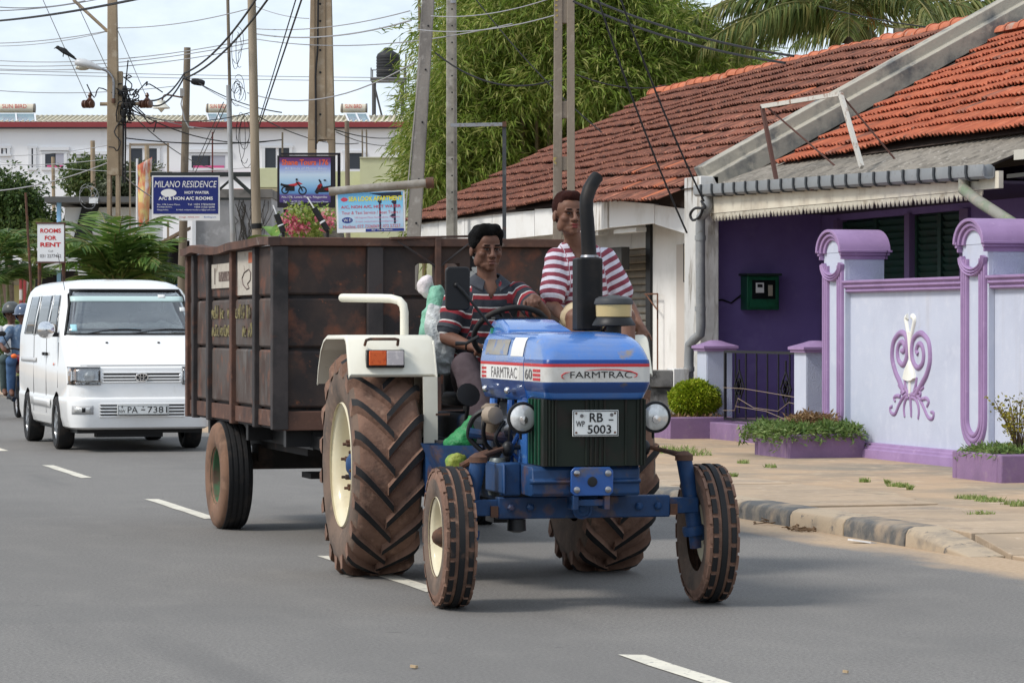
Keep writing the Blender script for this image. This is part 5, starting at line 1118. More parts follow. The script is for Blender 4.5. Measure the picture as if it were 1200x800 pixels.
def hand(B, w, d, palm, thumb, curl=.9, size=1., spread=.012, fan=0.):
    """w wrist, d direction of the metacarpals, palm = palm normal, thumb = side of the thumb"""
    w = Vector(w); d = Vector(d).normalized(); p = Vector(palm); p = (p-d*p.dot(d)).normalized(); t = Vector(thumb); t = (t-d*t.dot(d)-p*t.dot(p)).normalized()
    S = size
    B.limb([w, w+d*.04*S, w+d*.08*S], [.026*S,.030*S,.026*S],10)
    for i in (-1,0,1): B.limb([w+d*.02*S+t*i*.016*S, w+d*.085*S+t*i*.022*S], [.018*S,.0155*S],8)
    for i, L_ in enumerate((.072,.080,.074,.058)):
        o = (1.5-i)*.0205*S; b = w+d*(.088-(.006 if i == 3 else 0))*S+t*o; dd = (d+t*fan*(1.5-i)).normalized(); pts = [b]; c = 0
        for j, q in enumerate((.44,.32,.24)):
            c += curl*(.55+.25*j)*(1+.08*i); pts.append(pts[-1]+(dd*math.cos(c)+p*math.sin(c))*L_*q*S)
        B.limb(pts, [.0105*S,.0098*S,.009*S,.0078*S],8)
    b = w+d*.03*S+t*.026*S
    B.limb([b, b+(d*.6+t*.7+p*.3).normalized()*.036*S, b+(d*.6+t*.7+p*.3).normalized()*.036*S+(d*.9+t*.1+p*.6*curl).normalized()*.03*S, b+(d*.6+t*.7+p*.3).normalized()*.036*S+(d*.9+t*.1+p*.6*curl).normalized()*.055*S], [.015*S,.0125*S,.011*S,.009*S],8)
def lerp(a, b, t): return Vector(a).lerp(Vector(b), t)
def person_root(label, base, rz, group=None): return thing('person', label, 'person', base, rz, group)
def driver():
    base = Vector((0,.02,1.10)); t = person_root('man in a dark red and grey striped polo steering the tractor', tloc(*base), TPH)
    def V(x, y, z): return Vector((x, y, z))-base
    hc = V(-.02,-.14,1.965); fwd = (.16,-1,-.04)
    sh = [V(-.185,-.09,1.705), V(.185,-.10,1.70)]; el = [V(-.265,-.14,1.43), V(.285,-.36,1.565)]; wr = [V(-.165,-.40,1.375), V(.165,-.62,1.66)]
    hip = [V(-.10,.0,1.165), V(.10,.0,1.165)]; kn = [V(-.215,-.44,1.262), V(.20,-.46,1.27)]; an = [V(-.155,-.72,.93), V(.15,-.76,.93)]
    trunk = [(V(0,.02,1.08),.165,.125,0),(V(0,.02,1.2),.17,.125,0),(V(0,.0,1.33),.168,.125,0),(V(0,-.04,1.48),.178,.122,0),(V(0,-.08,1.62),.188,.112,0),(V(0,-.10,1.70),.17,.095,0),(V(0,-.105,1.755),.11,.075,0),(V(0,-.108,1.785),.065,.062,0)]
    B = Body(); B.trunk(trunk); HM = head(B, hc, fwd,1.06); B.limb([V(-.005,-.105,1.74), V(-.012,-.115,1.84), V(-.018,-.128,1.90)], [.064,.060,.058])
    for i in (0,1):
        B.limb([sh[i], lerp(sh[i], el[i],.5), el[i]], [.058,.052,.044]); B.limb([el[i], lerp(el[i], wr[i],.35), wr[i]], [.044,.044,.029])
        B.limb([hip[i], kn[i], an[i]], [.085,.062,.042]); B.limb([an[i], an[i]+Vector((0,-.13,-.045))], [.042,.032])
    hand(B, wr[0],(.28,-.9,-.05),(.2,-.2,-1),(.9,.3,.1),1.25,1.06); hand(B, wr[1],(-.3,-1,.02),(0,-.5,-1),(-1,0,0),1.1,1.1)
    B.build('body', SK1, t,.0062,3)
    face_parts(HM, t, HAIRB, LIP1, [((0,-.024,.058),(.088,.098,.088)),((0,.03,.105),(.066,.062,.034)),((-.074,-.012,.045),(.018,.045,.042)),((.074,-.012,.045),(.018,.045,.042)),((0,-.065,.01),(.066,.046,.07)),((-.03,.05,.118),(.034,.034,.022)),((.03,.05,.12),(.036,.034,.022)),((-.062,.01,.085),(.026,.05,.036)),((.062,.01,.085),(.026,.05,.036))],1.06,.4)
    C = ((.038,.042,.052),(.27,.033,.042),(.58,.56,.54))
    polo = stripes('polo_stripe', [(0, C[2]),(.11, C[1]),(.43, C[0])],.076)
    G = Body(); G.trunk([(c, w+.014, d+.014, a) for c, w, d, a in trunk[:-1]]+[(V(0,-.106,1.775),.085,.075,0)])
    cuff = [lerp(sh[0], el[0],.78), lerp(sh[1], el[1],.62)]
    for i in (0,1): G.limb([sh[i], lerp(sh[i], cuff[i],.6), cuff[i]], [.072,.072,.070])
    G.build('polo_shirt', polo, t,.008,3, [(V(0,-.1,1.775), V(0,.02,1.08),.012,-.03),(sh[0], el[0],.035,.0),(sh[1], el[1],.035,.0)],.008, cut=lambda c: c.z > .565 and c.y < -.10 and abs(c.x+.005) < .055*(c.z-.565)/.10+.004)
    for i in (0,1):
        b = MB(); d = (Vector(el[i])-sh[i]).normalized(); b.lathe([(.064,-.012),(.073,-.012),(.0735,.012),(.064,.012)], axm(cuff[i], d),20, cap=False); b.build('cuff', cloth('polo_grey', C[0],(.06,.065,.075)), t)
    # open collar with the placket
    b = MB(); n = 16; R_ = []
    for i in range(n+1):
        a = R(-70)+R(320)*i/n+R(0); c = math.cos(a-R(180)+R(-0)); q = a
        x, y = .078*math.sin(q+R(180)+R(20)),-.072*math.cos(q+R(180)+R(20))*-1
        R_.append((x, y))
    rings = []
    for i in range(n+1):
        q = R(205)+R(310)*i/n; x, y = .078*math.cos(q+R(90)),.070*math.sin(q+R(90)); e = abs(i-n/2)/(n/2)
        c0 = V(-.002,-.108,1.772-.05*e**3); drop = .045+.02*e
        rings.append([c0+Vector((x*.9, y*.9,.045)), c0+Vector((x*1.0, y*1.0,.052)), c0+Vector((x*1.78, y*1.72,.062-drop)), c0+Vector((x*1.7, y*1.64,.050-drop))])
    b.loft(rings); b.build('collar', MC['polo_grey'], t, smooth=60)
    b = MB(); b.box(-.012,.012,-.002,.002,-.014,.014, Matrix.Translation(V(.095,-.2035,1.595)) @ Euler((.25,0,.5)).to_matrix().to_4x4()); b.build('chest_badge', mat('badge_red',(.5,.03,.05),.6), t)
    TR = cloth('trousers_plum',(.060,.042,.048),(.085,.064,.070))
    P = Body(); P.trunk([(V(0,.02,1.085),.178,.14,0),(V(0,.015,1.2),.178,.138,0),(V(0,.01,1.25),.176,.136,0)])
    for i in (0,1): P.limb([hip[i], lerp(hip[i], kn[i],.5), kn[i]], [.102,.095,.082]); P.limb([kn[i], lerp(kn[i], an[i],.5), an[i]], [.080,.078,.074])
    P.build('trousers', TR, t,.009,4, None,.006)
    for i in (0,1): S_ = Body(); S_.limb([an[i]+Vector((0,.03,-.045)), an[i]+Vector((0,-.06,-.06)), an[i]+Vector((0,-.17,-.065))], [.035,.04,.034]); S_.build('sandal', mat('sandal_brown',(.05,.032,.02),.7), t,.009,2)
    b = MB(); b.lathe([(.0115,-.004),(.0135,-.004),(.0135,.004),(.0115,.004)], axm(wr[0]+Vector((.045,-.112,-.022)),(.3,-.6,-.7)),12, cap=False); b.build('ring', mat('gold',(.7,.5,.18),.25,1.), t)
    b = MB(); b.lathe([(.031,-.008),(.034,-.006),(.034,.006),(.031,.008)], axm(lerp(el[0], wr[0],.93), wr[0]-el[0]),16, cap=False); b.build('wrist_thread', IRIS, t)
driver()
def passenger():
    base = Vector((.68,.14,1.45)); t = person_root('young man in a maroon and white striped shirt sitting on the right fender', tloc(*base), TPH)
    def V(x, y, z): return Vector((x, y, z))-base
    hc = V(.53,-.0,2.182); fwd = (.13,-1,.06)
    sh = [V(.47,.08,1.915), V(.79,.10,1.92)]; el = [V(.425,.0,1.63), V(.925,.10,1.65)]; wr = [V(.475,-.20,1.525), V(.955,-.08,1.515)]
    hip = [V(.60,.10,1.55), V(.77,.11,1.55)]; kn = [V(.485,-.34,1.545), V(.80,-.34,1.55)]; an = [V(.45,-.44,1.12), V(.76,-.50,1.14)]
    trunk = [(V(.685,.13,1.455),.155,.12,0),(V(.68,.13,1.55),.15,.115,0),(V(.665,.12,1.65),.142,.108,0),(V(.65,.10,1.76),.158,.108,0),(V(.64,.09,1.87),.168,.102,0),(V(.635,.09,1.945),.15,.085,0),(V(.605,.07,2.0),.098,.066,0),(V(.58,.06,2.035),.06,.056,0)]
    B = Body(); B.trunk(trunk); HM = head(B, hc, fwd,1.05); B.limb([V(.59,.06,2.0), V(.56,.04,2.07), V(.542,.02,2.12)], [.058,.053,.053])
    for i in (0,1):
        B.limb([sh[i], lerp(sh[i], el[i],.5), el[i]], [.052,.047,.040]); B.limb([el[i], lerp(el[i], wr[i],.35), wr[i]], [.040,.041,.027])
        B.limb([hip[i], lerp(hip[i], kn[i],.5), kn[i]], [.085,.074,.062]); B.limb([kn[i], lerp(kn[i], an[i],.35), an[i]], [.060,.056,.038]); B.limb([an[i], an[i]+Vector((0,-.15,-.05))], [.038,.03])
    hand(B, wr[0],(.1,-.8,-.5),(.2,-.3,-1),(.9,.2,0),.5,1.0); hand(B, wr[1],(.05,-.75,-.62),(0,.6,-.8),(-1,0,0),.25,1.0, fan=.22)
    B.build('body', SK2, t,.0062,3)
    face_parts(HM, t, HAIRR, LIP2, [((0,-.02,.062),(.080,.094,.080)),((0,.035,.098),(.060,.056,.034)),((-.068,-.02,.035),(.016,.045,.05)),((.068,-.02,.035),(.016,.045,.05)),((0,-.06,.01),(.068,.05,.07))],1.05,.5)
    MR, WH = (.24,.055,.080),(.62,.60,.68)
    tee = stripes('tee_stripe', [(0, WH),(.47, MR)],.053)
    G = Body(); G.trunk([(V(.685,.13,1.50),.172,.138,0)]+[(c, w+.016, d+.016, a) for c, w, d, a in trunk[1:-1]]+[(V(.595,.065,2.01),.08,.066,0)])
    cuff = [lerp(sh[0], el[0],.76), lerp(sh[1], el[1],.74)]
    for i in (0,1): G.limb([sh[i], lerp(sh[i], cuff[i],.6), cuff[i]], [.066,.074,.078])
    G.build('striped_shirt', tee, t,.008,3, [(V(.60,.07,2.02), V(.69,.13,1.46),.0,-.03),(sh[0], el[0],.02,.0),(sh[1], el[1],.02,.0)],.0085, cut=lambda c: c.z > .44 and c.y < -.03 and abs(c.x+.085) < .055*(c.z-.44)/.09+.003)
    b = MB(); n = 14; rings = []
    for i in range(n+1):
        q = R(215)+R(290)*i/n; x, y = .068*math.cos(q+R(90)),.062*math.sin(q+R(90)); e = abs(i-n/2)/(n/2); c0 = V(.593,.06,2.022-.075*e**2.5)
        rings.append([c0+Vector((x*.92, y*.92,.018)), c0+Vector((x*1.03, y*1.03,.02)), c0+Vector((x*1.2, y*1.2,-.012)), c0+Vector((x*1.12, y*1.12,-.016))])
    b.loft(rings); b.build('neckband', cloth('tee_maroon', MR,(.22,.04,.06)), t, smooth=60)
    b = MB(); b.box(-.018,.02,-.004,.004,-.022,.022, Matrix.Translation(V(.645,-.035,2.005)) @ Euler((.3,.2,0)).to_matrix().to_4x4()); b.build('collar_flap', cloth('tee_white', WH,(.6,.58,.66)), t)
    INKD = mat('print_dark',(.05,.03,.05),.8)
    text('INTE', INKD, t, FRONT(*V(.655,-.042,1.885)), w=.10, h=.024); text('SEVEN', INKD, t, FRONT(*V(.66,-.045,1.845)), w=.12, h=.024)
    SH = cloth('shorts_khaki',(.46,.37,.235),(.54,.45,.30))
    P = Body(); P.trunk([(V(.685,.13,1.45),.172,.14,0),(V(.682,.13,1.52),.168,.136,0),(V(.68,.13,1.58),.16,.128,0)])
    for i in (0,1): P.limb([hip[i], lerp(hip[i], kn[i],.45), lerp(hip[i], kn[i],.80)], [.10,.094,.088])
    P.build('shorts', SH, t,.008,3, None,.006)
    for i in (0,1): S_ = Body(); S_.limb([an[i]+Vector((0,.02,-.04)), an[i]+Vector((0,-.17,-.065))], [.034,.032]); S_.build('sandal', MC['sandal_brown'], t,.009,2)
passenger()
# ------------------------------------------------------------------ carrier bags behind the driver
BAGW = mat('bag_white',(.70,.72,.72),.35, layers=[((.55,.58,.58),9,.45,.7)], trans=.25, bump=(1.,9,.04)); BAGG = mat('bag_green',(.22,.50,.36),.4, layers=[((.34,.60,.48),5,.45,.7)], trans=.15, bump=(1.,8,.04))
BAGD = mat('bag_deep_green',(.02,.20,.06),.4, layers=[((.06,.30,.11),6,.5,.7)], bump=(1.,9,.03)); BAGY = mat('bag_yellow',(.26,.30,.05),.4, layers=[((.12,.28,.06),8,.5,.62)], bump=(1.,9,.03))
def bag(name, m, secs, label, mark=None):
    c0 = tloc(*secs[0][0]); t = thing(name, label, 'bag', c0, TPH, None); base = Vector(secs[0][0]); B = Body()
    B.trunk([(Vector(c)-base, w, d, a) for c, w, d, a in secs]); o = B.build('sack', m, t,.009,0, None,.012, wf=1.5)
    if mark:
        for s, x, y, z, w in mark: text(s, IRIS, t, FRONT(x-base.x, y-base.y, z-base.z), w=w, h=.03, shear=.2)
    return t
t = bag('plastic_bag', BAGG, [((-.325,.06,1.20),.06,.06,0),((-.325,.06,1.28),.085,.085,0),((-.31,.06,1.42),.085,.08,0),((-.295,.06,1.56),.075,.062,0),((-.285,.06,1.68),.05,.05,0),((-.285,.06,1.74),.03,.03,0)], 'tall pale green plastic bag hanging behind the driver', None)
b = MB(); b.tube([(0,.0,-.01),(0,.03,-.3),(0,.06,-.66)],.02,6); b.build('bag_hook', BLACK, t)
bag('plastic_bag', BAGW, [((-.28,-.03,1.215),.06,.05,0),((-.29,-.03,1.28),.085,.07,.3),((-.275,-.03,1.40),.09,.075,.5),((-.29,-.03,1.52),.08,.06,0),((-.31,-.03,1.60),.05,.04,0),((-.33,-.03,1.63),.02,.02,0)], 'crumpled translucent white bag below the black mirror')
bag('plastic_bag', mat('bag_pinkish',(.66,.60,.60),.35, layers=[((.5,.42,.43),7,.5,.7)], bump=(1.,10,.03)), [((-.335,.10,1.68),.025,.03,0),((-.345,.10,1.71),.042,.045,0),((-.345,.10,1.765),.042,.045,0),((-.335,.10,1.80),.024,.03,0)], 'small knotted white bag just left of the black mirror')
bag('plastic_bag', BAGD, [((-.41,-1.15,.76),.08,.08,0),((-.40,-1.15,.84),.09,.09,0),((-.37,-1.15,.90),.055,.06,0),((-.345,-1.15,.955),.015,.015,0),((-.33,-1.15,.985),.02,.012,0)], 'knotted green plastic bag in the blue side tray')
bag('plastic_bag', BAGY, [((-.49,-1.40,.70),.045,.04,0),((-.48,-1.40,.745),.055,.045,0),((-.465,-1.40,.78),.035,.03,0)], 'yellow and green bag below the blue side tray')
# ================================================================== VAN
VANW = mat('van_white',(.80,.80,.79),.25, layers=[((.74,.735,.715),2,.5,.8),((.62,.59,.54),5,.66,.85,6,(1,1,.4))], coat=.6)
VGLASS = glassmat('van_windscreen',(.78,.82,.82),.03,.17); SGLASS = mat('van_side_glass',(.03,.035,.04),.05, coat=.5)
INTER = mat('van_interior',(.16,.17,.18),.9); TRIMB = mat('black_plastic',(.014,.014,.015),.5)
def van():
    t = thing('van', 'white passenger van following behind the rusty trailer', 'van',(5.975,36.4,0))
    LV = [(.27,.80,.07,.22),(.295,.835,.02,.2),(.40,.862,-.005,.26),(.60,.872,-.025,.26),(.635,.868,-.01,.26),(.655,.862,.035,.25),(.80,.866,.04,.25),(1.0,.868,.065,.26),(1.05,.865,.12,.26),(1.12,.862,.25,.25),(1.24,.860,.50,.2),(1.37,.858,.745,.2),(1.40,.855,.77,.2),(1.6,.822,.925,.22),(1.88,.765,1.15,.24),(1.95,.735,1.24,.26),(2.01,.68,1.38,.28),(2.05,.60,1.56,.3),(2.075,.47,1.82,.3),(2.085,.30,2.1,.25)]
    Z = [q[0] for q in LV]
    def at(z): return tuple(np.interp(z, Z, [q[i] for q in LV]) for i in (1,2,3))
    def fy(x, z):
        hx, yf, r = at(z); e = abs(x)-(hx-r)
        return yf if e < 0 else yf+r-math.sqrt(max(0, r*r-e*e))
    yb = lambda z: 4.75-max(0, z-1.2)*.22
    b = MB(); b.loft([ring_at(z, hx, yf, r, yb(z), k=8) for z, hx, yf, r in LV]); body = b.build('body', VANW, None, smooth=32)
    cut = MB(); cut.loft([[(-.77, y,1.425),(.77, y,1.425),(.715, y,1.88),(.66, y,1.938),(-.66, y,1.938),(-.715, y,1.89)] for y in (.3,3.6)]); c1 = cut.build('cut', INTER, None, smooth=0)
    cs = [c1]
    for x in (-.9,.9):
        for y in (1.15,3.9): c = MB(); c.lathe([(.362,-.28),(.362,.28)], axm((x, y,.34),(1,0,0)),32); cs.append(c.build('cut', TRIMB, None, smooth=0))
    c = MB(); c.prism([(1.30,1.425),(4.24,1.425),(4.10,1.86),(1.58,1.86)],2.4, Matrix(((0,0,1,-1.2),(1,0,0,0),(0,1,0,0),(0,0,0,1)))); cs.append(c.build('cut', INTER, None, smooth=0))
    for c in cs: m = body.modifiers.new('cut', 'BOOLEAN'); m.object = c; m.operation = 'DIFFERENCE'; m.solver = 'EXACT'; m.material_mode = 'TRANSFER'
    me = evaluated(body)
    for o in cs+[body]: bpy.data.objects.remove(o)
    me.name = 'van_body'; bo = bpy.data.objects.new('body', me); COL.objects.link(bo); bo.parent = t
    def fpatch(nm, m, x0, x1, z0, z1, off, nx=16, nz=6, par=None, xf=None):
        b = MB(); rows = []
        for j in range(nz+1):
            z = z0+(z1-z0)*j/nz; a, c = xf(z) if xf else (x0, x1)
            rows.append([(x, fy(x, z)-off, z) for x in [a+(c-a)*i/nx for i in range(nx+1)]])
        b.loft(rows, cap=False, closed=False); o = b.build(nm, m, par or t, smooth=60)
        s = o.modifiers.new('thick', 'SOLIDIFY'); s.thickness = .004; s.offset = 0; return o
    def spatch(nm, m, poly, s, off=.004, par=None):
        """poly: ((y0, y1) at z) rows on the side s"""
        b = MB(); b.loft([[(s*(at(z)[0]+off), a+(c-a)*i/6, z) for i in range(7)] for z, a, c in poly], cap=False, closed=False); o = b.build(nm, m, par or t, smooth=60)
        q = o.modifiers.new('thick', 'SOLIDIFY'); q.thickness = .004; q.offset = 0; return o
    # windscreen: black rubber surround, glass, sun strip, what lies on the dash
    w = fpatch('windscreen', VGLASS,0,0,1.405,1.94,.006,24,8, xf=lambda z: (-.80+.13*(z-1.4)/.54,.80-.13*(z-1.4)/.54))
    for (z0, z1, f) in ((1.395,1.412,0),(1.938,1.955,0)): fpatch('rubber_seal', TRIMB,-.81+.13*(z0-1.4)/.54,.81-.13*(z0-1.4)/.54, z0, z1,.009,24,2, w)
    for s in (-1,1): fpatch('rubber_seal', TRIMB,0,0,1.39,1.95,.009,2,8, w, xf=lambda z: tuple(sorted((s*(.797-.13*(z-1.4)/.54), s*(.815-.13*(z-1.4)/.54)))))
    fpatch('sun_strip', mat('sun_strip',(.50,.64,.62),.3),0,0,1.80,1.865,.010,24,3, w, xf=lambda z: (-.695,.695))
    fpatch('licence_sticker', mat('sticker_blue',(.35,.62,.68),.4),-.735,-.66,1.44,1.52,.010,4,3, w); fpatch('round_sticker', PLATEW,.63,.70,1.68,1.73,.010,4,3, w); fpatch('inspection_sticker', PLATEW,.38,.47,1.845,1.885,.012,3,2, w)
    b = MB(); b.box(-.77,.77,.86,1.5,1.36,1.43); b.build('dashboard', TRIMB, t)
    B = Body(); rs_ = random.Random(3)
    for i in range(13): B.ball((-.62+.1*i,1.08+.05*rs_.random(),1.475+.03*rs_.random()),(.10,.14,.035+.015*rs_.random()))
    B.ball((.42,1.06,1.53),(.07,.07,.04)); B.build('dash_cloth', cloth('dash_beige',(.60,.56,.50),(.68,.64,.58)), t,.014,2, None,.008)
    b = MB(); b.box(-.14,.14,.90,.91,1.43,1.48); b.build('dash_tissue_box', mat('tissue_blue',(.16,.5,.6),.4), t)
    for x in (-.42,.42):
        b = MB(); b.box(x-.24, x+.24,2.05,2.2,1.0,1.66); b.box(x-.13, x+.13,2.06,2.16,1.68,1.84); b.build('front_seat', mat('seat_grey',(.085,.09,.10),.9), t, bevel=.03, kind='stuff')
    b = MB(); n = 24; M_ = axm((.40,1.35,1.42),(0,.5,.8)); b.loft([[M_ @ Vector(((.18+.014*math.cos(a))*math.cos(2*math.pi*i/n),(.18+.014*math.cos(a))*math.sin(2*math.pi*i/n),.014*math.sin(a))) for a in [2*math.pi*k/6 for k in range(6)]] for i in range(n+1)], cap=False); b.build('steering_wheel', TRIMB, t)
    for x0, x1 in ((-.55,.12),(.02,.70)):
        b = MB(); P = [(x0+(x1-x0)*i/8, fy(x0+(x1-x0)*i/8,1.415+.05*math.sin(math.pi*(i/8)*.6+.2))-.022,1.405+.055*math.sin(math.pi*(i/8)*.72)) for i in range(9)]; b.tube(P, [.008]*4+[.011]*5,6); b.build('wiper', TRIMB, t)
    # grille, badge, bumper grille, plate
    fpatch('grille', TRIMB,-.46,.46,.835,.945,.004)
    for z in (.835,.868,.905,.945): 
        b = MB(); b.tube([(x, fy(x, z)-.010, z) for x in (-.47,-.3,0,.3,.47)],.0105,6); b.build('grille_bar', VANW, t)
    fpatch('grille_edge', VANW,-.50,-.455,.825,.955,.012,3,2); fpatch('grille_edge', VANW,.455,.50,.825,.955,.012,3,2)
    bd = MB(); y = fy(0,.89)-.028
    def oval(rx, rz, r, dz=0): bd.loft([[(rx*math.cos(a)+r*math.cos(q)*math.cos(a), y+r*math.sin(q),.89+dz+rz*math.sin(a)+r*math.cos(q)*math.sin(a)) for q in [2*math.pi*k/6 for k in range(6)]] for a in [2*math.pi*i/24 for i in range(25)]], cap=False)
    oval(.072,.050,.008); oval(.022,.045,.006); oval(.052,.018,.006,.022); bd.build('badge', CHROME, t, kind='stuff')
    b = MB(); b.lathe([(.068,0),(.068,.006)], axm((0, y+.012,.89),(0,-1,0),(1,0,0)) @ Matrix.Diagonal((1,.7,1,1)),24); b.build('badge_ground', TRIMB, t)
    fpatch('bumper_grille', TRIMB,-.50,.50,.425,.575,.004)
    for z in (.425,.462,.50,.538,.575): 
        b = MB(); b.tube([(x, fy(x, z)-.006, z) for x in (-.51,-.3,0,.3,.51)],.011,6); b.build('grille_bar', VANW, t)
    pl = MB(); pl.box(-.31,.31,-.07,-.055,.445,.565); npl = pl.build('number_plate', PLATEW, t, bevel=.004)
    b = MB()
    for q in ((-.30,.30,.555,.559),(-.30,.30,.451,.455),(-.30,-.296,.455,.555),(.296,.30,.455,.555)): b.box(q[0], q[1],-.0725,-.0705, q[2], q[3])
    b.build('plate_border', TRIMB, npl, kind='stuff')
    text('PA', TRIMB, npl, FRONT(-.125,-.0725,.506), w=.12, h=.075); text('7381', TRIMB, npl, FRONT(.17,-.0725,.506), w=.235, h=.075)
    text('NW', TRIMB, npl, FRONT(-.25,-.0725,.49), w=.075, h=.038); text('-', TRIMB, npl, FRONT(0,-.0725,.506), w=.05, h=.012)
    b = MB(); b.lathe([(.012,0),(.012,.002)], axm((-.25,-.0705,.54),(0,-1,0)),7); b.lathe([(.009,0),(.009,.002)], axm((0,-.0705,.54),(0,-1,0)),10); b.build('plate_emblem', DGREY, npl, kind='stuff')
    for s in (-1,1):
        h = thing('headlight', None, None); h.parent = t
        def hp(nm, m, xa, xb, z0, z1, off): x0, x1 = sorted((s*xa, s*xb)); return fpatch(nm, m, x0, x1, z0, z1, off,10,4, h)
        hp('reflector', mat('lamp_reflector',(.34,.35,.36),.12,.7, layers=[((.62,.63,.64),12,.5,.62),((.16,.16,.17),9,.56,.7)]),.50,.80,.815,1.005,.007)
        hp('indicator', mat('van_indicator',(.62,.36,.22),.2, layers=[((.66,.5,.4),14,.5,.6)]),.77,.853,.82,.995,.009)
        hp('lamp_frame', TRIMB,.49,.86,.803,.817,.011); hp('lamp_frame', TRIMB,.49,.86,1.003,1.014,.011); hp('lamp_frame', TRIMB,.762,.772,.815,1.005,.012)
        b = MB(); x = s*.62; b.lathe([(.065,0),(.07,.008),(.05,.016),(0,.02)], axm((x, fy(x,.90)-.004,.905),(0,-1,0)),18); b.lathe([(.03,0),(.03,.01),(0,.014)], axm((s*.70, fy(s*.7,.84)-.004,.842),(0,-1,0)),12); b.build('lens', LENS, h, smooth=50, kind='stuff')
        hp('lens_cover', glassmat('lamp_cover',(.93,.93,.93),.02,.05),.495,.857,.812,1.008,.026)
        f = thing('fog_lamp', None, None); f.parent = t; x0, x1 = sorted((s*.62, s*.80))
        fpatch('surround', mat('fog_grey',(.42,.42,.42),.4), min(s*.585, s*.825), max(s*.585, s*.825),.455,.555,.004,8,3, f); fpatch('lens', LENS, x0, x1,.475,.535,.009,6,2, f); fpatch('lamp_insert', TRIMB, min(s*.68, s*.72), max(s*.68, s*.72),.478,.532,.012,2,2, f)
        # side glass, pillars, handles, mouldings
        zb, zt = 1.40,1.88
        def L_(z, y0, sl): return y0+sl*(z-zb)
        rows = lambda ya, sa, yc, sc_: [(z, L_(z, ya, sa), L_(z, yc, sc_)) for z in (zb, zb+.16, zb+.32, zt)]
        for (ya, sa, yc, sc_) in ((1.16,.55,1.98,.05),(2.06,.05,3.22,.02),(3.30,.02,4.27,-.28)): spatch('side_window', glassmat('van_side_tint',(.42,.46,.47),.03,.10), [(z, a, c) for z, a, c in rows(ya, sa, yc, sc_)], s,.008)
        for y in (2.02,3.26): spatch('window_pillar', VANW, [(z, y-.045, y+.045) for z in (1.38,1.6,1.9)], s,.012)
        for y in (1.98,2.22): b = MB(); b.box(*sorted((s*.868, s*.895)), y-.06, y+.06,1.135,1.175); b.build('door_handle', TRIMB, t, bevel=.008)
        for y in (2.08,3.28): spatch('door_seam', TRIMB, [(z, y-.006, y+.006) for z in (.42,.8,1.1,1.37)], s,.002)
        spatch('door_seam', TRIMB, [(z,.98+.1*(1.3-z),.99+.1*(1.3-z)) for z in (.75,1.1,1.3)], s,.002)
        spatch('side_strip', mat('strip_grey',(.5,.5,.5),.4), [(z,3.0,4.5) for z in (1.04,1.10)], s,.010); spatch('side_moulding', VANW, [(z,1.6,3.4) for z in (.50,.56,.60)], s,.014)
        spatch('side_marker', AMBER, [(z,1.30,1.36) for z in (1.02,1.05)], s,.012)
        m = thing('door_mirror', None, None); m.parent = t; x = s*1.0
        b = MB(); b.loft([[(x+s*.10*k*math.cos(a), yy,1.455+.10*k*abs(math.sin(a))**.7*(1 if math.sin(a) > 0 else -1)) for a in [2*math.pi*i/16 for i in range(16)]] for yy, k in ((.94,.45),(.955,.85),(1.0,1.0),(1.08,1.05),(1.10,1.0))]); b.build('mirror_shell', CHROME, m, smooth=50)
        b = MB(); b.box(*sorted((s*.83, s*.93)),1.02,1.10,1.37,1.42); b.build('mirror_foot', TRIMB, m)
    b = MB(); b.box(-.74,.74,.25,4.5,.22,.285); b.box(-.5,.3,.3,.5,.17,.24); b.tube([(-.7,1.15,.33),(.7,1.15,.33)],.05,8); b.tube([(-.7,3.9,.33),(.7,3.9,.33)],.06,8); b.build('underbody', TRIMB, t, kind='stuff')
    for x in (-.33,.30): b = MB(); b.ell((x, fy(x,1.30)-.008,1.30),(.018,.02,.012)); b.build('washer_jet', TRIMB, t)
    for s in (-1,1): b = MB(); b.tube([(s*.70, fy(s*.7, z)-.001, z) for z in (1.06,1.12,1.24,1.36)],.006,5); b.build('hood_crease', VANW, t)
    fpatch('hood_seam', TRIMB,-.72,.72,1.028,1.034,.003,16,1)
    b = MB(); b.tube([(-.74,1.3,1.94),(-.80,1.5,2.4)],.004,5); b.build('aerial', TRIMB, t)
    for x, s in ((-.78,-1),(.78,1)):
        for y in (1.15,3.9):
            w = thing('wheel', None, None,(x, y,.325)); w.parent = t; A = axm((0,0,0),(1,0,0))
            b = MB(); b.lathe([(.2,-.09),(.22,-.10),(.29,-.105),(.315,-.09),(.325,-.06),(.325,.06),(.315,.09),(.29,.105),(.22,.10),(.2,.09)], A,40, cap=False); b.build('tyre', RUBBER, w)
            r = MB(); r.lathe([(.205, s*.098),(.21, s*.09),(.195, s*.07),(.18, s*.0),(.05, s*.0),(0, s*.0)], A,32, cap=False); ro = r.build('rim', mat('alloy',(.42,.43,.44),.3,.8), w)
            for k in range(6): b = MB(); b.box(*sorted((s*.03, s*.085)),-.022,.022,.03,.195, Matrix.Rotation(2*math.pi*k/6,4, 'X')); b.build('spoke', MC['alloy'], w)
            b = MB(); b.lathe([(.05,0),(.05, s*.09),(0, s*.095)], A,16); b.build('hub_cap', MC['alloy'], w)
van()
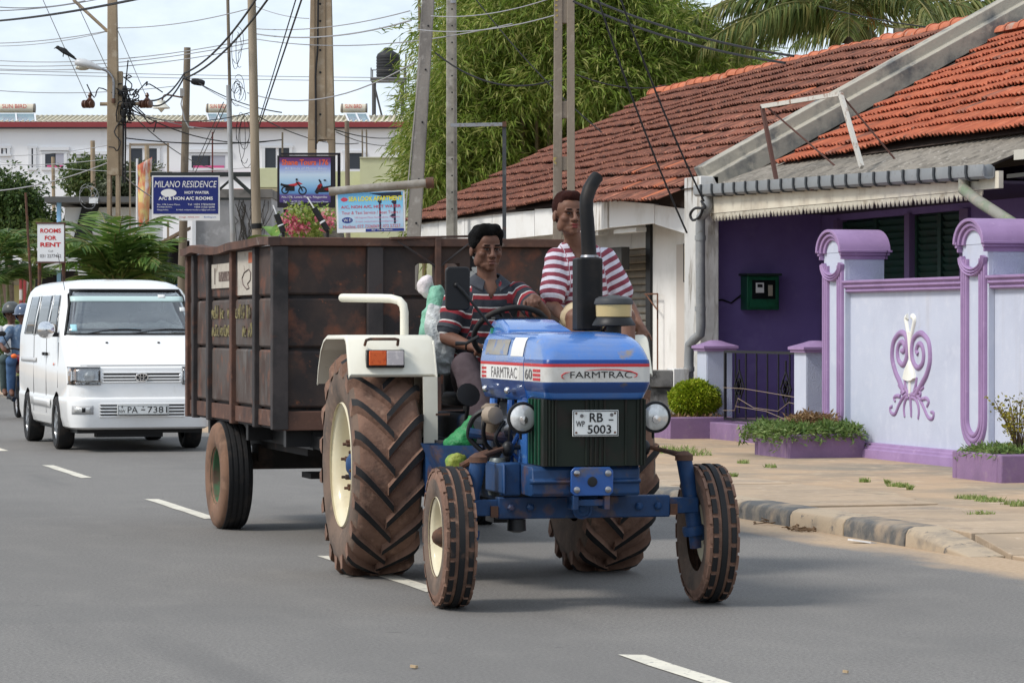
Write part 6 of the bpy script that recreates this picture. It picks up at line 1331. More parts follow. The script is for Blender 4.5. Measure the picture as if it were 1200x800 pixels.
# ------------------------------------------------------------------ motorcycle with rider and pillion beyond the van
def motorcycle():
    K = 1.12; C = (6.28,50.0,0)
    t = thing('motorcycle', 'motorcycle carrying two helmeted people beside the white van', 'motorcycle', C); S = Matrix.Scale(K,4)
    def V(*p): return Vector(p)*K
    RED_ = mat('bike_red',(.20,.015,.02),.35, coat=.5)
    for y in (-.62,.62):
        w = thing('wheel', None, None, V(0, y,.30)); w.parent = t; A = axm((0,0,0),(1,0,0))
        b = MB(); b.lathe([(.25*K,-.03*K),(.28*K,-.045*K),(.30*K,-.02*K),(.30*K,.02*K),(.28*K,.045*K),(.25*K,.03*K)], A,28, cap=False); b.build('tyre', RUBBER, w)
        b = MB(); b.lathe([(.255*K,-.02*K),(.235*K,0),(.255*K,.02*K)], A,28, cap=False)
        for k in range(10): a = k*.628; b.tube([(0,0,0),(0,.24*K*math.cos(a),.24*K*math.sin(a))],.006,4)
        b.build('rim', STEEL, w, kind='stuff')
    b = MB()
    for s in (-1,1): b.tube([V(s*.08,-.62,.3), V(s*.08,-.42,.95)],.025*K,8)
    b.build('fork', STEEL, t, kind='stuff')
    b = MB(); b.loft([[V(s*w, y, z) for s, z in ((-1, z0),(-1, z1),(1, z1),(1, z0))] for y, w, z0, z1 in ((-.36,.07,.72,.88),(-.2,.13,.66,.93),(.05,.12,.66,.86),(.1,.09,.68,.8))]); b.build('fuel_tank', RED_, t, bevel=.02)
    b = MB(); b.loft([[V(s*w, y, z) for s, z in ((-1, z0),(-1, z1),(1, z1),(1, z0))] for y, w, z0, z1 in ((.05,.10,.72,.80),(.3,.13,.71,.79),(.75,.12,.76,.84))]); b.build('saddle', TRIMB, t, bevel=.02)
    b = MB(); b.box(-.12*K,.12*K,-.25*K,.15*K,.3*K,.62*K); b.tube([V(-.16,-.1,.28), V(-.16,.7,.34)],.035*K,8); b.tube([V(-.25,.0,.30), V(.25,.0,.30)],.015*K,6); b.build('engine', ENG, t, bevel=.02, kind='stuff')
    b = MB(); b.tube([V(-.36,-.30,1.0), V(-.2,-.38,1.02), V(0,-.42,.98), V(.2,-.38,1.02), V(.36,-.30,1.0)],.016*K,6); b.build('handlebar', TRIMB, t)
    b = MB(); b.lathe([(.09*K,0),(.09*K,.05*K),(.05*K,.08*K),(0,.09*K)], axm(V(0,-.52,.9),(0,1,0)),16); b.build('headlight', LENS, t)
    for s in (-1,1):
        b = MB(); b.ell(V(s*.20,-.46,.91),(.045*K,.05*K,.035*K)); b.build('indicator', mat('indicator_orange',(.85,.16,.03),.3), t)
        b = MB(); b.tube([V(s*.25,-.36,1.02), V(s*.34,-.38,1.2)],.008*K,5); b.ell(V(s*.36,-.38,1.23),(.06*K,.015*K,.04*K)); b.build('mirror', TRIMB, t, kind='stuff')
    b = MB(); b.loft([[V(-.05, y, z), V(.05, y, z), V(.05, y, z-.02), V(-.05, y, z-.02)] for y, z in ((-.95,.42),(-.8,.58),(-.62,.635),(-.4,.56))]); b.build('mudguard', RED_, t)
    def rider(label, y, hx, hz, shirt, trs, helmet, lean, arms, legs):
        base = V(hx*.4, y,.80); r = thing('person', label, 'person', Vector(C)+base,0); W = lambda *p: V(*p)-base
        B = Body(); tr = [(W(hx*.3, y,.78),.15*K,.12*K,0),(W(hx*.5, y-.02,.98),.15*K,.11*K,0),(W(hx*.8, y-lean*.6,1.18),.17*K,.11*K,0),(W(hx*.9, y-lean,1.30),.15*K,.09*K,0),(W(hx, y-lean,1.36),.07*K,.06*K,0)]
        B.trunk(tr); B.limb([W(hx, y-lean,1.34), W(hx, y-lean-.02, hz-.08)], [.055*K,.05*K])
        hm = head(B, W(hx, y-lean-.03, hz),(-.15,-1,-.05), K)
        sh = [W(hx*.9+s*.18, y-lean,1.28) for s in (-1,1)]
        for s,(e, h) in zip((0,1), arms):
            B.limb([sh[s], W(*e), W(*h)], [.05*K,.04*K,.03*K]); hand(B, W(*h),(0,-1,0),(0,0,-1),(1 if s == 0 else -1,0,0),1., K)
        for s,(kn, an) in enumerate(legs):
            B.limb([W(hx*.3+(-.1 if s == 0 else .1), y,.82), W(*kn), W(*an)], [.08*K,.06*K,.04*K]); B.limb([W(*an), W(an[0], an[1]-.15, an[2]-.06)], [.04*K,.035*K])
        B.build('body', SK1, r,.013,3)
        G = Body(); G.trunk([(c, w+.015, d+.015, a) for c, w, d, a in tr])
        for s in (0,1): G.limb([sh[s], lerp(sh[s], W(*arms[s][0]),.9)], [.068*K,.06*K])
        G.build('shirt', shirt, r,.013,3, None,.006)
        P = Body()
        for s,(kn, an) in enumerate(legs): P.limb([W(hx*.3+(-.1 if s == 0 else .1), y,.82), W(*kn), W(*an)], [.10*K,.078*K,.058*K])
        P.trunk([(W(hx*.3, y,.76),.16*K,.13*K,0),(W(hx*.4, y,.90),.155*K,.12*K,0)]); P.build('trousers', trs, r,.013,3, None,.005)
        H = thing('helmet', None, None); H.parent = r; c = W(hx, y-lean-.02, hz+.035)
        b = MB(); b.ell(c,(.135*K,.155*K,.14*K), None,20,12)
        b.f = [f for f in b.f if len(f) > 4 or not (sum(b.v[i][2] for i in f)/len(f) < c[2]-.02*K and sum(b.v[i][1] for i in f)/len(f) < c[1]-.02)]
        o = b.build('helmet_shell', helmet, H, smooth=60); q = o.modifiers.new('thick', 'SOLIDIFY'); q.thickness = .012
        b = MB(); n = 12; b.loft([[c+Vector((rr*.14*K*math.sin(a),-rr*.16*K*math.cos(a), zz*K)) for a in [R(-70)+R(140)*i/n for i in range(n+1)]] for rr, zz in ((1.0,-.005),(1.25,-.02),(1.25,-.028),(1.0,-.018))], closed=False); b.build('visor_peak', TRIMB if helmet.name != 'helmet_blue' else mat('visor_smoke',(.10,.13,.18),.08, coat=.5), H)
        return r
    rider('motorcycle rider in a blue helmet and blue checked shirt',.12,0.0,1.50, mat('shirt_blue',(.10,.16,.25),.85, layers=[((.20,.26,.34),14,.5,.6)]), mat('jeans',(.06,.12,.24),.85, layers=[((.10,.18,.32),6,.45,.7)]), mat('helmet_blue',(.07,.10,.16),.15, coat=.6),.05,
          [((-.34,.0,1.08),(-.33,-.26,1.02)),((.34,.0,1.08),(.33,-.26,1.02))], [((-.22,-.3,.84),(-.20,-.12,.42)),((.22,-.3,.84),(.20,-.12,.42))])
    rider('pillion passenger in a dark helmet and white shirt',.55,-.12,1.53, mat('shirt_white',(.62,.63,.64),.85), mat('trousers_teal',(.07,.10,.10),.85), mat('helmet_grey',(.07,.075,.075),.3, layers=[((.12,.12,.11),7,.5,.7)]),.03,
          [((-.36,.40,1.10),(-.24,.18,1.0)),((.30,.40,1.10),(.2,.18,1.0))], [((-.27,.12,.86),(-.25,.28,.42)),((.24,.12,.86),(.22,.28,.42))])
motorcycle()
# ================================================================== BACKGROUND BUILDINGS, TANK, SIGNS
FWD = Vector((math.sin(YAW), math.cos(YAW),0)); RGT = Vector((math.cos(YAW),-math.sin(YAW),0))
def spot(px, D): return FWD*D+RGT*((px-600)/3600*D)         # a place on the ground seen at column px, D metres off
class Local:
    """a building that faces the street corner: local x right, y away, z up; metres from picture measures at its own distance"""
    def __init__(s, name, label, cat, px, D, group=None):
        s.px, s.D = px, D; s.t = thing(name, label, cat, spot(px, D),-YAW, group)
    def x(s, p, dy=0): return (p-600)/3600*(s.D+dy)-(s.px-600)/3600*s.D
    def z(s, p, dy=0): return EYE+(382-p)*(s.D+dy)/3600
    def box(s, nm, m, x0, x1, y0, y1, z0, z1, par=None, bevel=0, **kw):
        b = MB(); b.box(s.x(x0), s.x(x1), y0, y1, s.z(z1) if z1 is not None else 0, s.z(z0)); return b.build(nm, m, par or s.t, bevel=bevel, **kw)
FACADE = mat('white_facade',(.82,.82,.83),.85, layers=[((.76,.76,.78),.5,.45,.75),((.62,.62,.62),.9,.62,.85,6,(1,1,.2))])
BAND = mat('red_band',(.25,.045,.05),.7, layers=[((.20,.04,.04),.8,.5,.75)]); GLASSD = mat('window_dark',(.035,.04,.05),.12); FRW = mat('window_frame_white',(.66,.67,.69),.6)
ROOFC = mat('roof_cream',(.55,.50,.38),.7, layers=[((.42,.37,.28),1.2,.5,.75),((.33,.26,.2),3,.63,.8)])
def white_building():
    L = Local('white_building', 'long white building with dark red eave band at the end of the street', 'building',200,120)
    b = MB(); b.box(L.x(-260), L.x(520),0,9,0, L.z(150)); L_wall = b.build('wall', FACADE, L.t)
    L.box('eave_band', BAND,-262,522,-.35,.0,143.6,149.8); b = MB(); b.box(L.x(-261), L.x(521),-.28,0, L.z(151.2), L.z(149.9)); b.build('gutter_shadow', mat('eave_shade',(.09,.09,.11),.7), L.t)  # second box is a dark strip modelled as the shade under the band
    # corrugated roof rising from the band
    b = MB(); n = 520; x0, x1 = L.x(-262), L.x(522); rows = []
    for i in range(n+1):
        x = x0+(x1-x0)*i/n; w = .05*(1 if (i//2) % 2 else -1)
        rows.append([(x,-.2, L.z(143.5)+w*.4),(x,2.6, L.z(131)+w*1.2)])
    b.loft(rows, cap=False, closed=False); b.build('roof', ROOFC, L.t, smooth=0)
    b = MB(); b.box(x0, x1,2.55,2.9, L.z(133), L.z(130)); b.box(x0, x1,2.9,8.9, L.z(133)-.3, L.z(133)); b.build('ridge_cap', mat('ridge_grey',(.36,.35,.32),.8), L.t, kind='stuff')
    def win(x0, x1, y0, y1, kind, hood=True):
        w = thing('window', None, None); w.parent = L.t; f = .10
        if kind == 'bay':
            b = MB(); b.box(L.x(x0), L.x(x1),-.02,.0, L.z(y1), L.z(y0)); b.build('opening', mat('opening_dark',(.06,.062,.07),.8), w)
            b = MB(); b.box(L.x(x0+(x1-x0)*.55), L.x(x1)-.02,-.04,-.021, L.z(y1)+.05, L.z(y0)-.05); b.build('inner_wall', mat('inner_lavender',(.38,.38,.44),.8), w)
            b = MB(); b.box(L.x(x0)+.05, L.x(x0+(x1-x0)*.5),-.05,-.021, L.z(y1)+.1, L.z(y0)-.06); b.build('pane', GLASSD, w)
            b = MB(); b.box(L.x(x0+4), L.x(x1-3),-.06,-.051, L.z(y1)+.02, L.z(y1)+.14); b.build('pink_cloth', mat('pink_cloth',(.6,.1,.25),.8), w)
        else:
            n = kind
            for i in range(n):
                a = L.x(x0)+(L.x(x1)-L.x(x0))*i/n; c = L.x(x0)+(L.x(x1)-L.x(x0))*(i+1)/n
                b = MB(); b.box(a+.06, c-.06,-.02,-.0, L.z(y1)+.06, L.z(y0)-.06); b.build('pane', GLASSD, w)
        for a, c, d, e in ((x0, x1, y0, None),(x0, x1, None, y1)):
            zz = L.z(y0) if e is None else L.z(y1); b = MB(); b.box(L.x(a)-f, L.x(c)+f,-.07,.0, zz-.05, zz+.05); b.build('frame', FRW, w)
        for xx in (x0, x1): b = MB(); b.box(L.x(xx)-.06, L.x(xx)+.06,-.065,.0, L.z(y1)+.05, L.z(y0)-.05); b.build('frame', FRW, w)
        if hood: b = MB(); b.box(L.x(x0)-.15, L.x(x1)+.15,-.12,.0, L.z(y0-2), L.z(y0-6)); b.build('lintel_panel', FRW, w)
    win(0,10.5,172.5,182,2, False); win(35.5,41,172.5,198,1, False); win(51.5,77,178.5,198, 'bay'); win(88,122,183.5,199, 'bay'); win(151,186,172.5,195.5,2); win(223,266,181,198.5, 'bay'); win(309,341,172,200,2, False); win(-60,-30,175,196,2); win(404,426,178,200,1, False)
    b = MB(); b.box(L.x(180), L.x(300),-.12,-.0, L.z(205), L.z(202.5)); b.build('ledge', BAND, L.t)
white_building()
def solar_heater(px, w, pan0, pan1, label):
    L = Local('solar_heater', label, 'water heater', px,121.5, 'solar water heaters on the white building'); L.t.location.z = L.z(134)
    o = L.t.location.z; r = (134.2-123.5)/2/3600*L.D
    b = MB(); b.lathe([(0, L.x(px-w)),(r*.9, L.x(px-w)),(r, L.x(px-w)+.1),(r, L.x(px+w)-.1),(r*.9, L.x(px+w)),(0, L.x(px+w))], axm((0,0, r+.05),(1,0,0)),20); b.build('tank', mat('heater_cream',(.62,.56,.45),.5), L.t, smooth=50)
    for s in (-1,1): b = MB(); b.lathe([(r*1.04,0),(r*1.04,.06)], axm((L.x(px+s*(w-1.2)),0, r+.05),(1,0,0)),20); b.build('end_cap', mat('heater_cap',(.16,.14,.12),.6), L.t)
    b = MB(); b.add([(L.x(pan0),-.25,.0),(L.x(pan1),-.25,.0),(L.x(pan1+6),-1.3,-.40),(L.x(pan0+6),-1.3,-.40),(L.x(pan0),-.2,-.05),(L.x(pan1),-.2,-.05),(L.x(pan1+6),-1.25,-.45),(L.x(pan0+6),-1.25,-.45)], [(0,1,2,3),(7,6,5,4),(0,4,5,1),(1,5,6,2),(2,6,7,3),(3,7,4,0)]); b.build('collector_panel', mat('collector_glass',(.20,.30,.36),.08, coat=.5), L.t)
    b = MB()
    for i in range(3): q = pan0+(pan1-pan0)*i/2; b.bar((L.x(q),-.27,.02),(L.x(q+6),-1.32,-.38),.06,.04)
    b.build('panel_frame', FRW, L.t, kind='stuff')
    text('SUN BIRD', RED, L.t, FRONT(0,-r-.01, r+.12), w=L.x(px+w*.62)-L.x(px-w*.62), h=.16)
solar_heater(18,23,-2,42, 'cream solar water heater at the left end of the white roof'); solar_heater(256,14.5,243,268, 'cream solar water heater behind the slim pole'); solar_heater(414.5,15.5,405,430, 'cream solar water heater right of the broad concrete pole')
def water_tank():
    L = Local('water_tank', 'black ribbed water tank on a steel tower beside the bamboo', 'water tank',455,126); TK = mat('tank_black',(.025,.026,.028),.6)
    r = 14/3600*126; z0, z1 = L.z(93), L.z(66)
    pr = [(0, z0),(r*.97, z0)]
    for i in range(8): z = z0+(z1-z0)*i/8; q = (z1-z0)/8; pr += [(r, z+q*.1),(r, z+q*.75),(r*.96, z+q*.85),(r*.96, z+q*.98)]
    pr += [(r*.9, z1+.08),(r*.45, z1+.2),(r*.4, z1+.22),(r*.4, z1+.3),(r*.3, z1+.34),(0, z1+.35)]
    b = MB(); b.lathe(pr, Matrix.Identity(4),28); b.build('tank', TK, L.t, smooth=50)
    TW = mat('tower_steel',(.10,.095,.09),.7); a = r*1.25
    for sx in (-1,1):
        for sy in (-1,1): b = MB(); b.tube([(sx*a, sy*a,0),(sx*a*.95, sy*a*.95, z0-.05)],.06,6); b.build('leg', TW, L.t)
    b = MB(); b.box(-a*1.15, a*1.15,-a*1.15, a*1.15, z0-.1, z0-.005); b.build('platform', TW, L.t)
    b = MB(); zz = [0,2.2,4.4,6.6, z0-.1]
    for i in range(4):
        for (x0, y0),(x1, y1) in (((-a,-a),(a,-a)),((a,-a),(a, a)),((a, a),(-a, a)),((-a, a),(-a,-a))): b.tube([(x0, y0, zz[i]),(x1, y1, zz[i+1])],.025,4); b.tube([(x1, y1, zz[i]),(x0, y0, zz[i+1])],.025,4)
    b.build('cross_brace', TW, L.t, kind='stuff')
    b = MB(); h = (91-82)/3600*126
    for sx, sy in ((-1,-1),(1,-1),(1,1),(-1,1)): b.tube([(sx*a*1.1, sy*a*1.1, z0),(sx*a*1.1, sy*a*1.1, z0+h*1.3)],.025,5)
    b.tube([(-a*1.1,-a*1.1, z0+h),(a*1.1,-a*1.1, z0+h),(a*1.1, a*1.1, z0+h),(-a*1.1, a*1.1, z0+h),(-a*1.1,-a*1.1, z0+h)],.02,5); b.tube([(a*1.2,-a*.8, z0-1),(a*1.2,-a*.8, z0+1.0)],.03,5); b.build('handrail', TW, L.t, kind='stuff')
water_tank()
def pale_building():
    L = Local('pale_green_building', 'pale yellow green two storey building behind the billboards', 'building',420,88); PG = mat('pale_green_wall',(.56,.57,.36),.85, layers=[((.48,.49,.31),.8,.45,.75),((.62,.63,.46),2,.55,.8)])
    b = MB(); b.box(L.x(306), L.x(424),.0,7,0, L.z(201)); b.build('wall', PG, L.t); b = MB(); b.box(L.x(424.3), L.x(508),-1.2,7,0, L.z(188)); b.build('wall', PG, L.t)
    b = MB(); b.box(L.x(300), L.x(330),-1.0,-.0, L.z(222), L.z(199)); b.build('balcony', PG, L.t, bevel=.02)
    b = MB(); b.box(L.x(303), L.x(326),-.02,-.001, L.z(275), L.z(234)); b.build('door_panel', mat('grey_door',(.33,.33,.32),.8), L.t); b = MB(); b.box(L.x(300), L.x(330),-1.02,.0, L.z(226), L.z(222.4)); b.build('balcony_edge', mat('ledge_brown',(.35,.31,.2),.8), L.t)
    b = MB(); b.box(L.x(424), L.x(509),-1.25,7.05, L.z(188), L.z(186.8)); b.build('coping', mat('coping_pale',(.5,.5,.38),.8), L.t)
pale_building()
def grey_wall():
    L = Local('stained_wall', 'streaked grey concrete building wall behind the slim pole', 'wall',268,76)
    b = MB(); b.box(L.x(229), L.x(318),0,6,0, L.z(232)); b.build('wall', mat('stained_concrete',(.33,.33,.34),.9, layers=[((.22,.22,.225),1.2,.42,.68),((.05,.05,.05),1.1,.6,.74,7,(1,1,.35)),((.45,.45,.46),2.5,.56,.75)]), L.t)
    b = MB(); b.box(L.x(229), L.x(319),-.1,6.1, L.z(231.8), L.z(222)); b.build('parapet', mat('parapet_dark',(.17,.16,.15),.9, layers=[((.07,.07,.065),2,.5,.7)]), L.t)
    b = MB(); b.box(L.x(226), L.x(230),-.12,-.02,0, L.z(226)); b.build('white_pipe', FRW, L.t)
    b = MB(); b.prism([(L.x(258), L.z(221.8)),(L.x(280), L.z(221.8)),(L.x(276), L.z(217)),(L.x(260), L.z(217))],1.2, Matrix(((1,0,0,0),(0,0,-1,3.2),(0,1,0,0),(0,0,0,1)))); b.build('tile_patch', TOR, L.t)
    # dry creeper on the wall
    b = MB(); rs_ = random.Random(8)
    for _ in range(26):
        x = L.x(rs_.uniform(278,300)); z = L.z(300); P = [(x,-.03, z)]
        for i in range(6): x += rs_.uniform(-.12,.12); z += rs_.uniform(.12,.3); P.append((x,-.03, z))
        b.tube(P,.008,4)
    b.build('creeper', mat('creeper_dark',(.05,.045,.04),.9), L.t, kind='stuff')
grey_wall()
def black_white_shop():
    L = Local('white_shop', 'white shop front with a slanted black lightning panel behind the palm', 'shop',112,98); WS = mat('shop_white',(.66,.67,.68),.8, layers=[((.55,.56,.56),1,.5,.75)])
    b = MB(); b.box(L.x(76), L.x(170),0,5,0, L.z(243)); b.build('wall', WS, L.t); b = MB(); b.box(L.x(60), L.x(178),-1.4,5.2, L.z(239), L.z(232.5)); b.build('roof_slab', mat('slab_dark',(.10,.10,.10),.8), L.t)
    P = [(97,240),(117,240),(110,266),(113,266),(96,293),(83,293)]
    b = MB(); b.prism([(L.x(a), L.z(c)) for a, c in P],.08, FRONT(0,-.005,0)); b.build('zigzag_panel', mat('panel_black',(.02,.021,.023),.6), L.t)
    b = MB(); b.box(L.x(72), L.x(76.5),-1.0,-.8,0, L.z(236)); b.build('post', mat('post_blue',(.28,.52,.78),.5), L.t)
    b = MB(); b.ell((L.x(115),-.1, L.z(271)),(.18,.12,.14)); b.build('dish', FRW, L.t); b = MB(); b.box(L.x(112), L.x(122),-1.5,-1.41, L.z(240.5), L.z(234)); b.build('lamp_box', FRW, L.t)
    b = MB(); b.box(L.x(37), L.x(95),-2.6,-.9, L.z(313), L.z(308.5)); b.add([(L.x(40),-2.62, L.z(316)),(L.x(95),-2.62, L.z(309)),(L.x(95),-2.58, L.z(317)),(L.x(42),-2.58, L.z(322))], [(0,1,2,3)]); b.build('awning', FRW, L.t, kind='stuff')
    b = MB(); b.box(L.x(44), L.x(95),-.9,-.6,0, L.z(318)); b.build('shop_opening', DARKIN, L.t)
black_white_shop()
def stall():
    L = Local('roadside_stall', 'dark roadside stall with a thatched slope beside the wooden pole', 'stall',196,78)
    b = MB(); b.add([(L.x(176),-.2, L.z(290)),(L.x(213),-.2, L.z(270)),(L.x(213),2.2, L.z(262)),(L.x(176),2.2, L.z(282)),(L.x(176),-.2, L.z(293)),(L.x(213),-.2, L.z(274)),(L.x(213),2.2, L.z(266)),(L.x(176),2.2, L.z(286))], [(0,1,2,3),(7,6,5,4),(0,4,5,1),(1,5,6,2),(2,6,7,3),(3,7,4,0)]); b.build('thatch', mat('thatch',(.24,.17,.11),.95, layers=[((.12,.085,.06),9,.45,.65,5,(1,1,5)),((.36,.28,.2),6,.56,.74)], bump=(.8,30,.03)), L.t)
    b = MB(); b.box(L.x(178), L.x(214),1.5,1.7,0, L.z(280)); b.build('back_panel', DARKIN, L.t)
    b = MB(); b.tube([(L.x(199),0,0),(L.x(199),0, L.z(278))],.05,8); b.build('post', BLACK, L.t)
    b = MB(); b.box(L.x(180), L.x(198),.1,.9,0, L.z(318)); b.build('counter', mat('counter_grey',(.42,.45,.48),.7), L.t); b = MB(); b.box(L.x(201), L.x(209),.1,.6,0, L.z(320)); b.build('blue_crate', mat('crate_blue',(.03,.13,.45),.5), L.t)
stall()
def far_shop():
    L = Local('far_shop', 'low beige shop with a brown door at the far left', 'shop',10,108)
    b = MB(); b.box(L.x(-80), L.x(29),0,6,0, L.z(325)); b.build('wall', mat('shop_beige',(.44,.42,.33),.85, layers=[((.36,.34,.24),1.2,.5,.75)]), L.t); b = MB(); b.box(L.x(-82), L.x(33),-1.3,6.2, L.z(324.6), L.z(313)); b.build('fascia', mat('fascia_grey',(.40,.40,.38),.8), L.t)
    b = MB(); b.box(L.x(-4), L.x(7),-.03,-.002,0, L.z(332)); b.build('door', mat('door_pinkish',(.32,.24,.21),.8), L.t); b = MB(); b.box(L.x(12), L.x(27),-.03,-.002, L.z(362), L.z(334)); b.build('yellow_panel', mat('panel_yellow',(.45,.42,.20),.8), L.t)
    for px in (31,35.5): b = MB(); b.tube([(L.x(px),-1.2,0),(L.x(px),-1.2, L.z(313))],.06,6); b.build('striped_post', mat('post_red',(.30,.05,.05),.6, layers=[((.6,.58,.55),1.5,.5,.54,0,(.01,.01,1))]), L.t)
far_shop()
def far_vehicle():
    L = Local('parked_van', 'white van with red and green stripes parked at the far left', 'van',6,88); s = L.t
    b = MB(); b.loft([[(x, y, z) for y, z in ((-.9,.4),(-.92,1.0),(-.8,1.3),(-.72,1.85),(.72,1.85),(.8,1.3),(.92,1.0),(.9,.4))] for x in (-2.6,-2.55,.50,.62)]); b.build('body', VANW, s, bevel=.06)
    b = MB(); b.box(-2.5,.5,-.945,-.925,1.08,1.2); b.build('green_stripe', mat('stripe_green',(.05,.30,.16),.4), s); b = MB(); b.box(-2.5,.5,-.95,-.928,.9,1.0); b.build('red_stripe', RED, s); b = MB(); b.box(-2.2,.3,-.83,-.79,1.36,1.74); b.build('side_window', SGLASS, s)
    for x in (-2.0,.05): b = MB(); b.lathe([(.2,-.1),(.3,-.1),(.32,0),(.3,.1),(.2,.1)], axm((x,-.85,.32),(0,1,0)),20); b.build('wheel', RUBBER, s)
far_vehicle()
# ------------------------------------------------------------------ signs
def signboard(name, label, px0, px1, py0, py1, D, face, yaw=0.):
    """an upright board; returns its root and a face matrix with local units in metres, origin at the board's centre"""
    c = at_d((px0+px1)/2,(py0+py1)/2, D/1.0); t = thing(name, label, 'sign', c,-YAW+yaw); w = (px1-px0)/3600*D; h = (py1-py0)/3600*D
    b = MB(); b.box(-w/2, w/2,-.02,.03,-h/2, h/2); b.build('board', face, t)
    return t,(lambda u, v, d=.022: FRONT(w*(u-.5),-d, h*(.5-v))), w, h
WLET = mat('sign_white_letters',(.80,.80,.80),.6); NAVY = mat('sign_navy',(.015,.025,.17),.45); SIGNW = mat('sign_white',(.76,.77,.78),.5)
def milano():
    t, F_, w, h = signboard('hotel_sign', 'navy blue board with white hotel lettering hanging from a black frame',178,257.5,206,258.5,69, SIGNW)
    plate(F_(.5,.44),-w*.478, w*.478,-h*.41, h*.41,.004).build('blue_field', NAVY, t)
    G = lambda u, v: F_(u, v,.0275)
    text('MILANO RESIDENCE', WLET, t, G(.5,.19), w=w*.92, h=h*.145, shear=.2)
    b = MB(); b.lathe([(w*.115,0),(w*.115,.002)], G(.25,.385) @ Matrix.Diagonal((1,.5,1,1)),24); b.build('oval', WLET, t)
    text('HOT WATER', WLET, t, G(.665,.375), w=w*.36, h=h*.062, bold=.03); text('A/C & NON A/C ROOMS', WLET, t, G(.5,.505), w=w*.80, h=h*.075, bold=.03)
    text('No. 178, Lewis Place,', WLET, t, G(.25,.645), w=w*.34, h=h*.038); text('Kudapaduwa,', WLET, t, G(.19,.70), w=w*.22, h=h*.038); text('Negombo.', WLET, t, G(.165,.765), w=w*.17, h=h*.038)
    text('Tel: +094 778569698', WLET, t, G(.73,.64), w=w*.40, h=h*.04); text('+094 315615098', WLET, t, G(.775,.70), w=w*.30, h=h*.04); text('E-Mail: milanoresidence@gmail.com', WLET, t, G(.65,.765), w=w*.57, h=h*.038)
    D2 = mat('sign_print_dark',(.10,.10,.12),.6)
    text('Expedia', D2, t, F_(.30,.925,.0225), w=w*.10, h=h*.05); text('Booking.com', mat('sign_blue_print',(.03,.12,.4),.6), t, F_(.86,.925,.0225), w=w*.18, h=h*.045); text('trivago  hotels.com', RED, t, F_(.55,.925,.0225), w=w*.3, h=h*.045)
    FRB = mat('frame_black',(.03,.035,.035),.6); k = 69/3600
    def P(px, py): c = t.location; q = at_d(px, py,69)-c; return Matrix.Rotation(YAW,3, 'Z') @ q
    b = MB()
    for p, q, wd in (((176,204.6),(296,204.3),.10),((296,204),(296,233),.09),((274,208),(296,228),.08),((274,207),(257,222),.05),((258,233),(296,233),.05)): b.bar(P(*p)+Vector((0,.06,0)), P(*q)+Vector((0,.06,0)), wd, wd)
    b.build('hanging_frame', FRB, t, kind='stuff')
milano()
